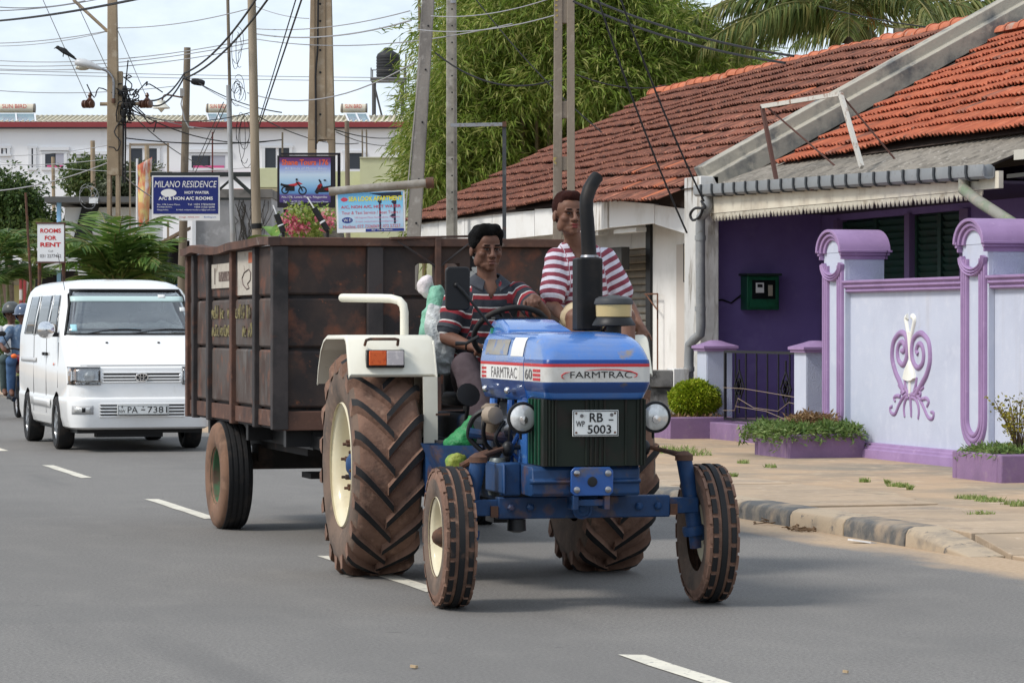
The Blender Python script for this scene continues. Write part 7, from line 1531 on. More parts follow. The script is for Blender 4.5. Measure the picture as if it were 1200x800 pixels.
def shane():
    FB = mat('billboard_black',(.015,.012,.018),.5)
    t, F_, w, h = signboard('tour_billboard', 'illustrated billboard with a dirt bike and a scooter in a black frame',325,393,182.5,243.5,54, FB)
    m = bpy.data.materials.new('billboard_print'); m.use_nodes = True; N = m.node_tree.nodes; L = m.node_tree.links; b_ = N['Principled BSDF']; b_.inputs['Roughness'].default_value = .5
    tc = N.new('ShaderNodeTexCoord'); sp = N.new('ShaderNodeSeparateXYZ'); rp = N.new('ShaderNodeValToRGB'); L.new(tc.outputs['Generated'], sp.inputs[0]); L.new(sp.outputs['Z'], rp.inputs['Fac']); L.new(rp.outputs['Color'], b_.inputs['Base Color'])
    e = rp.color_ramp.elements; e[0].position = 0; e[0].color = (.05,.03,.16,1); e[1].position = 1; e[1].color = (.10,.015,.11,1)
    for p, c in ((.16,(.10,.06,.22)),(.22,(.09,.26,.52)),(.42,(.30,.50,.68)),(.62,(.52,.64,.76)),(.80,(.24,.30,.62)),(.92,(.12,.03,.15))): q = e.new(p); q.color = (*c,1)
    plate(F_(.48,.47),-w*.44, w*.44,-h*.43, h*.43,.003).build('print', m, t); G = lambda u, v: F_(u, v,.0265)
    text('Shane Tours 176', mat('print_orange',(.72,.12,.03),.5), t, G(.48,.13), w=w*.80, h=h*.11, bold=.025)
    text('All Kinds of Motor Bikes', mat('print_pale',(.62,.66,.72),.6), t, G(.49,.245), w=w*.72, h=h*.05); text('Scooters, Bikes, Cars For Rent & Day Tours', MC['print_pale'], t, G(.49,.305), w=w*.70, h=h*.032)
    text('No.176, Lewis Place, Negombo', WLET, t, G(.47,.80), w=w*.78, h=h*.052); text('Tel:', WLET, t, G(.14,.885), w=w*.07, h=h*.05); text('+94 777 123456', WLET, t, G(.34,.885), w=w*.22, h=h*.035); text('+94 312 234567', WLET, t, G(.34,.925), w=w*.22, h=h*.035); text('www.shanetours176.com', MC['print_pale'], t, G(.70,.885), w=w*.36, h=h*.035)
    # printed dirt bike and scooter, flat colour on the board
    def flat(nm, m_, polys=(), rings=(), lines=()):
        b = MB()
        for P in polys: b.prism([(w*(u-.5), h*(.5-v)) for u, v in P],.0012, FRONT(0,-.0262,0))
        for u, v, r0, r1 in rings:
            n = 18; A = [(w*(u-.5)+r1*w*math.cos(2*math.pi*i/n), h*(.5-v)+r1*w*math.sin(2*math.pi*i/n)) for i in range(n)]; B_ = [(w*(u-.5)+r0*w*math.cos(2*math.pi*i/n), h*(.5-v)+r0*w*math.sin(2*math.pi*i/n)) for i in range(n)]
            M_ = FRONT(0,-.0265,0); b.add([(x, y,0) for x, y in A]+[(x, y,0) for x, y in B_], [(i,(i+1) % n, n+(i+1) % n, n+i) for i in range(n)], M_)
        for P, r in lines: b.tube([FRONT(0,-.0265,0) @ Vector((w*(u-.5), h*(.5-v),0)) for u, v in P], r,4)
        return b.build(nm, m_, t, smooth=0, kind='stuff')
    flat('printed_motorbike', BLACK, [[(.13,.64),(.18,.57),(.30,.58),(.30,.68),(.22,.68)]], [(.135,.665,.045,.068),(.435,.675,.052,.075)], [([(.33,.50),(.40,.60),(.435,.675)],.012),([(.06,.55),(.12,.57),(.2,.58)],.02),([(.32,.46),(.35,.46)],.02),([(.21,.66),(.135,.665)],.012)])
    flat('printed_bike_red', RED, [[(.16,.56),(.30,.535),(.36,.50),(.44,.545),(.36,.56),(.28,.60),(.2,.575)]],(), [])
    flat('printed_scooter', BLACK, [[(.64,.70),(.68,.62),(.71,.56),(.76,.52),(.79,.60),(.93,.57),(.95,.66),(.92,.70),(.75,.705)]], [(.685,.70,.0,.03),(.92,.695,.0,.034)], [([(.72,.46),(.75,.52)],.015),([(.80,.47),(.84,.475)],.012)])
    flat('printed_scooter_red', RED, [[(.69,.58),(.75,.53),(.78,.56),(.74,.63),(.70,.66)], [(.80,.64),(.93,.60),(.92,.66),(.84,.68)]])
    k = 54/3600
    b = MB(); b.box(-w*.45, w*.58,.10,.18, h*.52, h*.56); b.box(w*.53, w*.58,.10,.18,-h*.35, h*.54); b.box(-w*.40,-w*.34,.06,.14,-h*1.4,-h*.5); b.build('rear_frame', FB, t, kind='stuff')
shane()
def sea_look():
    t, F_, w, h = signboard('apartment_sign', 'tilted sky blue apartment signboard hanging from a pipe above the trailer',394.5,474.5,224,272,46.5, SIGNW)
    t.rotation_euler = (0, R(-1.4),-YAW)
    m = bpy.data.materials.new('seaboard_print'); m.use_nodes = True; N = m.node_tree.nodes; L = m.node_tree.links; b_ = N['Principled BSDF']; b_.inputs['Roughness'].default_value = .5
    tc = N.new('ShaderNodeTexCoord'); sp = N.new('ShaderNodeSeparateXYZ'); rp = N.new('ShaderNodeValToRGB'); L.new(tc.outputs['Generated'], sp.inputs[0]); L.new(sp.outputs['Z'], rp.inputs['Fac']); L.new(rp.outputs['Color'], b_.inputs['Base Color'])
    e = rp.color_ramp.elements; e[0].position = 0; e[0].color = (.36,.55,.72,1); e[1].position = 1; e[1].color = (.13,.42,.72,1); q = e.new(.35); q.color = (.50,.62,.74,1); q = e.new(.62); q.color = (.22,.55,.78,1)
    plate(F_(.5,.46),-w*.475, w*.475,-h*.43, h*.43,.003).build('print', m, t); G = lambda u, v: F_(u, v,.0265)
    YL = mat('print_yellow',(.75,.66,.05),.5); RD = mat('print_red',(.58,.06,.10),.5); NB = mat('print_navy',(.02,.04,.22),.5); SIL = mat('print_palm',(.02,.03,.06),.6)
    b = MB()
    b.prism([(w*(u-.5), h*(.5-v)) for u, v in ((.48,.06),(.95,.03),(.96,.14),(.85,.16),(.60,.17),(.66,.12))],.001, FRONT(0,-.0252,0))
    for u, v0, v1, r in ((.635,.2,.98,.012),(.85,.18,.8,.016)): b.box(w*(u-.5-r), w*(u-.5+r),-.0262,-.0252, h*(.5-v1), h*(.5-v0))
    for u, v, r in ((.64,.26,.04),(.85,.28,.05),(.83,.62,.05),(.64,.6,.02)): b.prism([(w*(u-.5)+w*r*math.cos(i*1.05)*(1 if i % 2 else .6), h*(.5-v)+h*r*1.2*math.sin(i*1.05)) for i in range(6)],.001, FRONT(0,-.0254,0))
    b.build('printed_palm', SIL, t, smooth=0, kind='stuff')
    b = MB(); b.prism([(w*(u-.5), h*(.5-v)) for u, v in ((.06,.19),(.10,.14),(.14,.15),(.17,.18),(.16,.23),(.11,.25),(.08,.23))],.001, FRONT(0,-.0255,0)); b.build('emblem', RD, t)
    text('SEA LOOK APARTMENT', YL, t, G(.575,.185), w=w*.79, h=h*.115, bold=.03); text('A/C, NON A/C, HOT WATER', RD, t, G(.505,.385), w=w*.88, h=h*.085, bold=.02); text('Tour & Taxi Service / Boat Tours /', RD, t, G(.505,.52), w=w*.86, h=h*.075)
    b = MB(); b.lathe([(w*.08,0),(w*.08,.001)], F_(.155,.70,.0255) @ Matrix.Diagonal((1,.55,1,1)),20); b.build('wifi_oval', NB, t); text('Wi Fi', WLET, t, F_(.155,.70,.0275), w=w*.11, h=h*.07)
    PK = mat('print_pink',(.62,.25,.40),.5); text('100 Lagoon Place, Kudapaduwa, Negombo', PK, t, G(.595,.645), w=w*.66, h=h*.055); text('E-mail: sealookapartment@gmail.com', PK, t, G(.59,.74), w=w*.62, h=h*.05); text('Hotline: 077 7326069 / 072 57257', RD, t, G(.51,.855), w=w*.84, h=h*.075)
    plate(F_(.70,.955),-w*.28, w*.28,-h*.035, h*.035,.004).build('blue_strip', NB, t); text('By: The Beach', WLET, t, F_(.66,.955,.0275), w=w*.3, h=h*.04)
    def P(px, py): return Matrix.Rotation(YAW,3, 'Z') @ (at_d(px, py,46.5)-t.location)
    b = MB(); b.tube([P(386,223.5), P(505,216)],.065,12); b.build('pipe', mat('sign_pipe',(.24,.215,.18),.7, layers=[((.34,.32,.29),4,.5,.7),((.16,.08,.05),6,.6,.75)]), t); b = MB(); b.lathe([(.085,0),(.085,.12)], axm(P(500,216.3), P(505,216)-P(500,216.3)),12); b.build('pipe_end', RUSTY, t)
sea_look()
def rooms():
    t, F_, w, h = signboard('rooms_sign', 'white sign with red capitals offering rooms above the van',44,75,262.5,306.5,58, SIGNW); G = lambda u, v: F_(u, v,.022)
    RL = mat('sign_red_letters',(.55,.03,.03),.5)
    for s_, v in (('ROOMS',.18),('FOR',.37),('RENT',.55)): text(s_, RL, t, G(.5, v), w=w*(.78 if len(s_) > 3 else .44), h=h*.115, bold=.035)
    text('Call', DGREY, t, G(.5,.72), w=w*.18, h=h*.05); text('031 2277462', DGREY, t, G(.5,.85), w=w*.80, h=h*.09, bold=.01)
    b = MB(); b.box(-w/2-.03, w/2+.03,-.03,.035, h/2, h/2+.03); b.box(-w/2-.03, w/2+.03,-.03,.035,-h/2-.03,-h/2); b.build('sign_frame', mat('frame_darkred',(.10,.045,.04),.7), t, kind='stuff')
    for u in (-.45,.46): b = MB(); b.tube([(w*u,.08,-t.location.z),(w*u,.08, h*.5)],.035,8); b.build('post', RUSTY, t)
rooms()
def banner():
    c = at_d(169,228,80); t = thing('banner', 'faded red and yellow advertising banner beside the blue hotel sign', 'banner', c,-YAW); k = 80/3600
    b = MB(); n = 12; rows = []
    for i in range(n+1):
        f = i/n; z = (192+73*f); x0, x1 = 161+f*1.5,178-f*4+0; off = .05*math.sin(f*7)
        rows.append([((x0-169)*k, off,(228-z-(1-f)*2+0)*k),((x1-169)*k, off+.05,(228-z+8*(1-f))*k)])
    b.loft(rows, cap=False, closed=False); o = b.build('cloth', mat('banner_print',(.58,.16,.10),.8, layers=[((.66,.55,.22),1.2,.50,.58,5,(2.5,1,.7)),((.72,.66,.62),1.6,.52,.60,4,(3,1,.5)),((.62,.30,.14),2,.5,.62)]), t); q = o.modifiers.new('thick', 'SOLIDIFY'); q.thickness = .01
    b = MB(); b.tube([((160-169)*k,.05,-c.z),((160.5-169)*k,.05,42*k)],.03,6); b.build('pole', FRW, t)
banner()
# ================================================================== VEGETATION
BAMB = leafmat('bamboo_leaf',(.085,.14,.016),(.235,.325,.05),(.46,.45,.15),.42); BROAD = leafmat('broad_leaf',(.025,.055,.012),(.06,.105,.022),(.11,.15,.04),.25)
PALML = leafmat('palm_leaflet',(.05,.085,.016),(.14,.18,.045),(.30,.27,.09),.35); ARECA = leafmat('areca_leaflet',(.035,.085,.018),(.085,.16,.035),(.17,.23,.06),.3)
BUSHL = leafmat('clipped_leaf',(.13,.215,.008),(.29,.375,.018),(.46,.49,.045),.3); SUCC = leafmat('succulent_leaf',(.075,.14,.03),(.15,.23,.06),(.25,.31,.11),.25); DRYL = leafmat('dry_leaf',(.16,.09,.04),(.26,.16,.08),(.34,.22,.10),.25)
CULM = mat('bamboo_culm',(.26,.20,.12),.6, layers=[((.16,.13,.07),4,.45,.7),((.34,.28,.18),2,.55,.75)]); BARK = mat('bark',(.16,.125,.09),.9, layers=[((.09,.07,.05),6,.45,.7)], bump=(.6,20,.02))
def unit(v): return v/np.maximum(np.linalg.norm(v, axis=-1, keepdims=True),1e-9)
def lance(P, D, L_, W_, r, droop=.0):
    """lance shaped leaves from P along D, length L_, width W_: 4-point blades"""
    n = len(P); s = unit(np.cross(D, r.normal(size=(n,3)))); D2 = unit(D+np.array([0,0,-1.])*droop)
    m = P+D*(L_*.4)[:, None]; t = m+D2*(L_*.6)[:, None]
    return np.stack([P, m+s*(W_/2)[:, None], t, m-s*(W_/2)[:, None]],1)
def bamboo(name, label, base, culms, plumes, seed, leaf=(.16,.27), per=1500):
    """plumes: (centre, radius vec, lean) drooping leaf masses hung on arching culms"""
    r = np.random.default_rng(seed); base = Vector(base); t = thing(name, label, 'bamboo', base,0, None); b0 = np.array(base)
    for i,(a, c) in enumerate(culms):
        a, c = Vector(a)-base, Vector(c)-base; P = [a.lerp(c, k/9)+Vector((0,0,.0)) for k in range(10)]; b = MB(); rr = []
        b.tube(P, [.055-.003*k for k in range(10)],8)
        for k in range(1,10): b.lathe([(.057-.003*k,-.012),(.063-.003*k,0),(.057-.003*k,.012)], axm(P[k], c-a),8, cap=False)
        b.build('culm', CULM, t)
    V = []
    for (c, rad, lean) in plumes:
        c = np.array(c)-b0; rad = np.array(rad); ns = max(20, int(per*rad[0]*rad[2]/.45))//9
        q = r.normal(size=(ns,3)); q = unit(q)*(r.uniform(0,1,(ns,1))**.42); s0 = c+q*rad
        d = unit(np.stack([q[:,0]*.9+lean[0], q[:,1]*.9+lean[1],.25-.75*r.uniform(0,1, ns)+q[:,2]*.35],1)+r.normal(0,.25,(ns,3)))
        L_ = r.uniform(.35,.75, ns)
        for k in range(9):                                   # nine leaves along each twig, the twig bending down
            f = (k+.6)/9; p = s0+d*(L_*f)[:, None]+np.array([0,0,-1.])*(L_*f*f*.45)[:, None]
            dd = unit(d+r.normal(0,.55,(ns,3))+np.array([0,0,-.12-.35*f])); V.append(lance(p, dd, r.uniform(*leaf, ns), r.uniform(.020,.036, ns), r,.35))
    quads('foliage', np.concatenate(V), BAMB, t, kind='stuff')
def vol(px, py, D): return tuple(at_d(px, py, D))
def plume_field(px0, px1, py0, py1, D0, D1, n, seed, size=(.5,.9), shape=None):
    r = random.Random(seed); out = []
    for _ in range(n*3):
        if len(out) >= n: break
        px, py = r.uniform(px0, px1), r.uniform(py0, py1)
        if shape and not shape(px, py): continue
        D = r.uniform(D0, D1); s = r.uniform(*size); out.append((vol(px, py, D),(s*.8, s*.8, s*r.uniform(.55,.9)),(r.uniform(-.3,.3),-.3)))
    return out
lf = lambda px, py: px > 470-.0*py+(14*math.sin(py*.05)) and py < 262
def left_edge(px, py): return px > np.interp(py, [-40,60,130,200,270], [525,512,500,490,505])+6*math.sin(py*.11) and py < 285-max(0, px-480)*.55
bamboo('bamboo', 'bright green bamboo clump hanging over the pale green building', spot(520,63)+Vector((0,0,.02)), [(spot(500+18*i,62+i % 3), vol(490+16*i,-70,62+i % 3)) for i in range(6)],
       plume_field(455,600,-50,270,58.5,64,185,21,(.30,.62), left_edge),31)
bamboo('bamboo', 'tall dense bamboo clump with bare stems behind the double pole', spot(620,60)+Vector((0,0,.02)),
       [(tuple(spot(px,59.6)), vol(tx,-20,59.6)) for px, tx in ((614,611),(630,628),(643,643),(683,676))]+[(spot(600+14*i,61), vol(600+16*i,-70,61)) for i in range(6)],
       plume_field(585,735,-55,250,61,65,190,22,(.30,.62), lambda px, py: py < 262-(px-590)*.75)+plume_field(585,735,-55,110,57.5,60,75,26,(.28,.55)),32)
def right_top(px, py): return py > np.interp(px, [700,745,775,800,830,850], [-60,-20,6,22,45,70])-4 and py < 225-(px-690)*.75 and px < 880-abs(py-60)*.25
bamboo('bamboo', 'yellowish drooping bamboo clump rising behind the brown tile roof', spot(760,58)+Vector((0,0,.02)), [(spot(720+16*i,61), vol(715+18*i,0,61)) for i in range(6)],
       plume_field(690,885,-50,170,57.5,64,230,23,(.28,.6), right_top),33)
# ------------------------------------------------------------------ palms
RACH = mat('palm_rachis',(.16,.16,.05),.6, layers=[((.26,.20,.08),3,.5,.7)]); TRK = mat('palm_trunk',(.24,.20,.155),.9, layers=[((.13,.11,.09),3,.45,.7,5,(1,1,3))], bump=(.6,14,.03))
def frond(parent, o, az, elev, L_, droop, nl, ll, lw, m, seed, hang=.7, twist=0., split=2):
    """one feather leaf: arched midrib, two rows of folded hanging leaflets"""
    r = np.random.default_rng(seed); o = Vector(o); h = Vector((math.cos(az), math.sin(az),0)); side = Vector((-h.y, h.x,0)); P = []; T = []
    n = 16; p = o.copy(); a = elev
    for i in range(n+1):
        P.append(p.copy()); d = h*math.cos(a)+Vector((0,0,1))*math.sin(a); T.append(d); p = p+d*(L_/n); a -= droop/n*(.5+1.2*i/n)
    b = MB(); b.tube(P, [.035*L_/4*(1-.85*i/n)+.004 for i in range(n+1)],6); fr = b.build('frond', RACH, parent)
    V = []; up = Vector((0,0,1))
    for k in range(nl):
        f = .12+.87*k/nl; x = f*n; i = min(int(x), n-1); q = P[i].lerp(P[i+1], x-i); t = T[i]; nrm = side.cross(t).normalized()
        for s in (-1,1):
            l = ll*(.55+.45*math.sin(math.pi*min(1, f*.95+.08)))*r.uniform(.85,1.12)*(1 if f < .85 else .75); d0 = (side*s*(.9)+t*(.45+.4*f)+nrm*.25+Vector(r.normal(0,.09,3))).normalized()
            d1 = (d0*(1-hang)+Vector((0,0,-1))*hang+t*.15+Vector(r.normal(0,.08,3))).normalized(); w = t*lw*.5
            if r.uniform() < .05: continue
            a0 = q; a1 = q+d0*l*.38; a2 = a1+(d0*.5+d1).normalized()*l*.32; a3 = a2+d1*l*.34
            V.append([a0-w*.6, a0+w*.6, a1+w, a1-w]); V.append([a1-w, a1+w, a2+w*.8, a2-w*.8]); V.append([a2-w*.8, a2+w*.8, a3+w*.1, a3-w*.1])
    V = np.array([[tuple(v) for v in q] for q in V]); lo = quads('leaflets', V, m, fr, kind='stuff')
    # weld so that each leaflet is one island
    bm = bmesh.new(); bm.from_mesh(lo.data); bmesh.ops.remove_doubles(bm, verts=bm.verts, dist=.0005); bm.to_mesh(lo.data); bm.free()
    return fr
def coconut():
    top = Vector(vol(998,22,58)); base = Vector((top.x+.5, top.y+.8,0)); t = thing('coconut_palm', 'coconut palm with drooping fronds and green nuts behind the tile roof', 'palm tree', base)
    o = top-base; P = curve([(0,0,0),(-.1,-.3, o.z*.4), o*.99],8); b = MB(); b.tube(P, [.20-.05*i/len(P) for i in range(len(P))],12); b.build('trunk', TRK, t)
    A = math.atan2(RGT.y, RGT.x)                        # azimuth of the picture's right
    for k,(az, el, L_, dr, hg) in enumerate([(180,.35,3.7,1.25,.85),(172,.6,3.9,1.25,.8),(196,.12,3.3,.95,.9),(205,.8,3.6,1.4,.8),(158,.45,3.4,1.2,.85),(187,.0,2.6,.9,.85),(176,.2,3.2,1.1,.85),(150,.15,2.8,.9,.85),(215,.25,3.0,1.2,.85),(262,.35,2.3,1.7,.55),(250,.75,2.7,1.9,.6),(285,.75,2.8,1.9,.6),(300,.4,2.9,1.5,.7),(8,.75,3.8,1.35,.75),(-8,.55,3.8,1.1,.7),(25,.8,3.6,1.3,.75),(-28,.25,3.0,.9,.65),(90,.9,3.4,1.3,.7),(60,.6,3.3,1.2,.7),(130,.8,3.4,1.3,.75),(-45,.9,3.5,1.6,.7)]):
        frond(t, o+Vector((0,0,.1)), A+R(az), el, L_, dr,62,.78,.042, PALML,100+k, hg)
    r = random.Random(6); NUT = mat('coconut_green',(.10,.105,.025),.5, layers=[((.16,.11,.03),4,.5,.7)])
    for k in range(11):
        a = r.uniform(0,6.28); b = MB(); b.ell(o+Vector((.36*math.cos(a),.36*math.sin(a)-.1,-.35+r.uniform(-.25,.1))),(.11,.11,.14)); b.build('coconut', NUT, t)
    for k in range(4):
        a = 3.6+.7*k; b = MB(); q = o+Vector((.15*math.cos(a),.15*math.sin(a),0)); b.tube(curve([q, q+Vector((.3*math.cos(a),.3*math.sin(a),.15)), q+Vector((.55*math.cos(a),.55*math.sin(a),-.25))],4),.012,5)
        for j in range(14): c = q+Vector((.45*math.cos(a)+r.gauss(0,.08),.45*math.sin(a)+r.gauss(0,.08),-.05+r.gauss(0,.12))); b.tube([q+Vector((.3*math.cos(a),.3*math.sin(a),.15)), c],.008,4)
        b.build('flower_stalk', mat('stalk_orange',(.42,.22,.05),.7), t, kind='stuff')
    t2 = thing('coconut_palm', 'second coconut palm sending long fronds over the roof at top right', 'palm tree', Vector(vol(1055,40,64))*1.0); t2.location.z = 0; o2 = Vector(vol(1055,34,64))-t2.location
    b = MB(); b.tube([(0,0,0), o2*.5, o2], [.2,.17,.15],12); b.build('trunk', TRK, t2)
    for k,(az, el, L_, dr, hg) in enumerate([(10,.12,4.0,.5,.75),(4,.22,4.4,.65,.7),(18,.3,4.4,.75,.75),(12,.42,4.2,.85,.75),(-2,.2,3.8,.6,.7),(5,.32,4.4,.8,.75),(16,.60,4.4,1.0,.75),(22,.75,4.2,1.1,.7),(-15,.5,3.6,1.2,.7),(178,.3,3.0,1.0,.8),(200,.15,2.6,.8,.8),(35,1.1,3.8,1.2,.7),(165,1.0,3.6,1.3,.7),(190,.6,3.0,1.2,.75),(-35,.15,2.8,.6,.5),(120,1.0,3.4,1.2,.7)]): frond(t2, o2, A+R(az), el, L_, dr,64,.75,.042, PALML,140+k, hg)
coconut()
def areca(name, label, px, D, top_py, nst, fr, seed, L_=(1.3,1.9), ll=.42, lw=.055, m=ARECA, spread=.25):
    r = random.Random(seed); g = spot(px, D); t = thing(name, label, 'palm', g)
    zt = EYE+(382-top_py)*D/3600
    for s in range(nst):
        a = r.uniform(0,6.28); bx, by = spread*math.cos(a), spread*math.sin(a); h = zt*r.uniform(.75,1.05); lean = Vector((bx*1.2, by*1.2, h)); b = MB(); b.tube([(bx*.4, by*.4,0), Vector((bx*.6, by*.6, h*.5)), lean], [.06,.05,.04],8); b.build('stem', mat('areca_stem',(.16,.19,.07),.6, layers=[((.28,.26,.16),3,.5,.7,3,(1,1,4))]), t)
        for k in range(fr):
            frond(t, lean,2*math.pi*k/fr+r.uniform(-.3,.3), r.uniform(.45,1.4), r.uniform(*L_), r.uniform(.9,1.7),21, ll*1.1, lw, m, seed*50+s*20+k, r.uniform(.05,.28))
areca('areca_palm', 'bushy palm with arching fronds right above the white van roof',137,61,324,2,14,3,(1.3,2.0),.58,.075, leafmat('areca_dark',(.04,.095,.018),(.105,.19,.036),(.21,.27,.07),.35),.15)
areca('areca_palm', 'smaller dark palm beside the wooden pole above the van',186,74,318,2,10,4,(1.2,1.7),.5,.06, leafmat('dark_palm_leaflet',(.018,.045,.012),(.04,.085,.02),(.09,.14,.04),.25),.2)
areca('areca_palm', 'pale green palm cluster at the far left edge',14,82,300,4,9,5,(1.0,1.5),.45,.06, ARECA,.5)
areca('areca_palm', 'slender palm cluster beside the rooms sign',34,90,290,3,7,6,(.8,1.2),.36,.06, leafmat('pale_palm_leaflet',(.09,.14,.03),(.17,.21,.06),(.28,.28,.12),.3),.4)
def crown_tree(name, label, cat, base, blobs, n, leaf, m, seed, trunk=None, group=None):
    """leaf clumps round several lobes, gaps between; blobs in world coordinates"""
    r = np.random.default_rng(seed); base = Vector(base); t = thing(name, label, cat, base,0, group); b0 = np.array(base); V = []
    tot = sum(b[1][0]*b[1][2] for b in blobs)
    for c, rad in blobs:
        k = int(n*rad[0]*rad[2]/tot); q = unit(r.normal(size=(k,3)))*(r.uniform(0,1,(k,1))**.35); q *= 1+.25*np.sin(q[:, :1]*7+q[:,2:]*5); p = np.array(c)-b0+q*np.array(rad)
        d = unit(q+r.normal(0,.7,(k,3))+np.array([0,0,-.25])); V.append(lance(p, d, r.uniform(*leaf, k), r.uniform(leaf[0]*.45, leaf[1]*.5, k), r,.3))
    quads('crown', np.concatenate(V), m, t, kind='stuff')
    if trunk:
        b = MB()
        for P, r0, r1 in trunk: P = [Vector(p)-base for p in P]; b.tube(P, [r0+(r1-r0)*i/(len(P)-1) for i in range(len(P))],10)
        b.build('trunk', BARK, t, kind='stuff' if len(trunk) > 1 else None)
    return t
def blob(px, py, D, r, n, spread, seed, sz=.55):
    q = random.Random(seed); return [(vol(px+q.gauss(0, spread), py+q.gauss(0, spread*.75), D+q.gauss(0,.5)),(r*q.uniform(.6,1.1)*sz, r*q.uniform(.6,1.1)*sz, r*q.uniform(.5,.9)*sz)) for _ in range(n)]
g = spot(12,100)
crown_tree('tree', 'broad leafed dark green tree at the far left', 'tree', g, blob(8,238,100,1.6,26,17,1)+blob(30,262,100,1.2,10,9,2),15000,(.10,.2), BROAD,41, [([g, g+Vector((0,0,2.5)), vol(10,245,100)],.18,.08)])
g = spot(110,108)
crown_tree('tree', 'small feathery tree against the white building', 'tree', g, blob(109,207,108,1.2,14,8,3)+blob(112,232,108,1.0,8,8,9),7000,(.12,.24), leafmat('olive_leaf',(.035,.07,.015),(.085,.125,.03),(.15,.18,.06),.3),42, [([g, vol(110,215,108)],.12,.06)])
g = spot(150,100)
crown_tree('tree', 'dusty dark tree behind the beige electricity pole', 'tree', g, blob(155,210,100,1.2,16,9,4)+blob(140,235,100,1.0,8,8,5),8000,(.10,.2), leafmat('dusty_leaf',(.03,.042,.02),(.07,.085,.04),(.13,.14,.08),.2),43, [([g, vol(150,215,100)],.12,.06)])
g = spot(6,66)
crown_tree('hedge', 'low green hedge beside the pavement at far left', 'hedge', g, blob(4,388,66,.9,14,8,6)+blob(-20,390,66,.9,14,10,7),6000,(.08,.16), leafmat('hedge_leaf',(.04,.10,.015),(.09,.18,.03),(.18,.26,.06),.25),44)
# round clipped bush in the first planter
def clipped():
    c = Vector((12.82,36.0,.585)); t = thing('clipped_bush', 'round clipped bright yellow green bush in the left purple planter', 'bush', c); r = np.random.default_rng(5); n = 15000
    q = unit(r.normal(size=(n,3))); lump = np.array([1+.13*noise.noise(Vector(v)*3.2)+.06*noise.noise(Vector(v)*7) for v in q.tolist()]); rad = (r.uniform(0,1, n)**.12)*lump
    p = q*rad[:, None]*np.array([.31,.31,.235]); p = p[p[:,2] > -.20]; k = len(p); d = unit(unit(p)+r.normal(0,.55,(k,3))); quads('foliage', lance(p, d, r.uniform(.03,.055, k), r.uniform(.016,.026, k), r,.1), BUSHL, t, kind='stuff')
    b = MB()
    for i in range(5): a = i*1.26; b.tube([(.03*math.cos(a),.03*math.sin(a),-.28),(.12*math.cos(a),.12*math.sin(a),.05)], [.02,.01],6)
    b.build('stem', BARK, t, kind='stuff')
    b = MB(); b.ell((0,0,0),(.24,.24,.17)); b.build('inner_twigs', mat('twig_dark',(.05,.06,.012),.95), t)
clipped()
def bed(name, label, cat, c, rx, ry, n, leaf, m, seed, h=.1, droop_front=.0, base=None):
    t = thing(name, label, cat, c); r = np.random.default_rng(seed); x = r.uniform(-rx, rx, n); y = r.uniform(-ry, ry, n); hh = np.array([.55+.45*noise.noise(Vector((a*5, b_*5, seed))) for a, b_ in zip(x.tolist(), y.tolist())])
    z = h*hh*r.uniform(.1,1, n); ex = np.clip((np.abs(y)/ry-.75)*4,0,1)+np.clip((-x/rx-.7)*3,0,1); z = z-ex*droop_front*r.uniform(0,1, n)
    p = np.stack([x, y, z],1); d = unit(np.stack([r.normal(0,.6, n), r.normal(0,.6, n)-.1, r.uniform(.2,1, n)-ex*.6],1)); quads('foliage', lance(p, d, r.uniform(*leaf, n), r.uniform(leaf[0]*.2, leaf[1]*.28, n), r,.3), m, t, kind='stuff'); return t
bed('ground_plants', 'trailing bright green succulents filling the planter by the first pilaster', 'plants',(12.05,30.48,.36),.52,.56,5200,(.05,.10), SUCC,7,.16,.12)
bed('dry_plant', 'reddish brown dry plant at the back of the green planter', 'plant',(12.22,30.62,.44),.24,.26,900,(.05,.09), DRYL,8,.2)
bed('ground_plants', 'low grassy plants in the planter at the right edge', 'plants',(12.08,25.26,.365),.43,.46,2600,(.04,.08), SUCC,9,.08,.06)
bed('ground_plants', 'sparse dry grass in the planter under the round bush', 'plants',(12.75,36.0,.37),.35,.4,500,(.04,.08), DRYL,19,.05)
def thin_shrub():
    g = Vector((12.0,25.12,.36)); t = thing('shrub', 'thin twiggy shrub with yellow leaves in the right planter', 'shrub', g); r = random.Random(3); b = MB(); tips = []
    for i in range(22):
        a = r.uniform(0,6.28); s = r.uniform(.1,.26); e = Vector((s*math.cos(a), s*math.sin(a), r.uniform(.22,.52))); m = e*.5+Vector((0,0,.05)); b.tube([(0,0,0), m, e], [.007,.005,.003],4); tips += [e, m.lerp(e,.5), m]
    b.build('twig', mat('twig_brown',(.13,.09,.06),.9), t, kind='stuff'); q = np.random.default_rng(4); P = []; 
    for e in tips:
        for _ in range(9): P.append(np.array(e)+q.normal(0,.03,3))
    P = np.array(P); n = len(P); d = unit(q.normal(size=(n,3))+np.array([0,0,.4])); quads('leaves', lance(P, d, q.uniform(.025,.05, n), q.uniform(.016,.028, n), q,.2), leafmat('yellow_leaf',(.07,.06,.02),(.26,.24,.03),(.45,.36,.03),.3), t, kind='stuff')
thin_shrub()
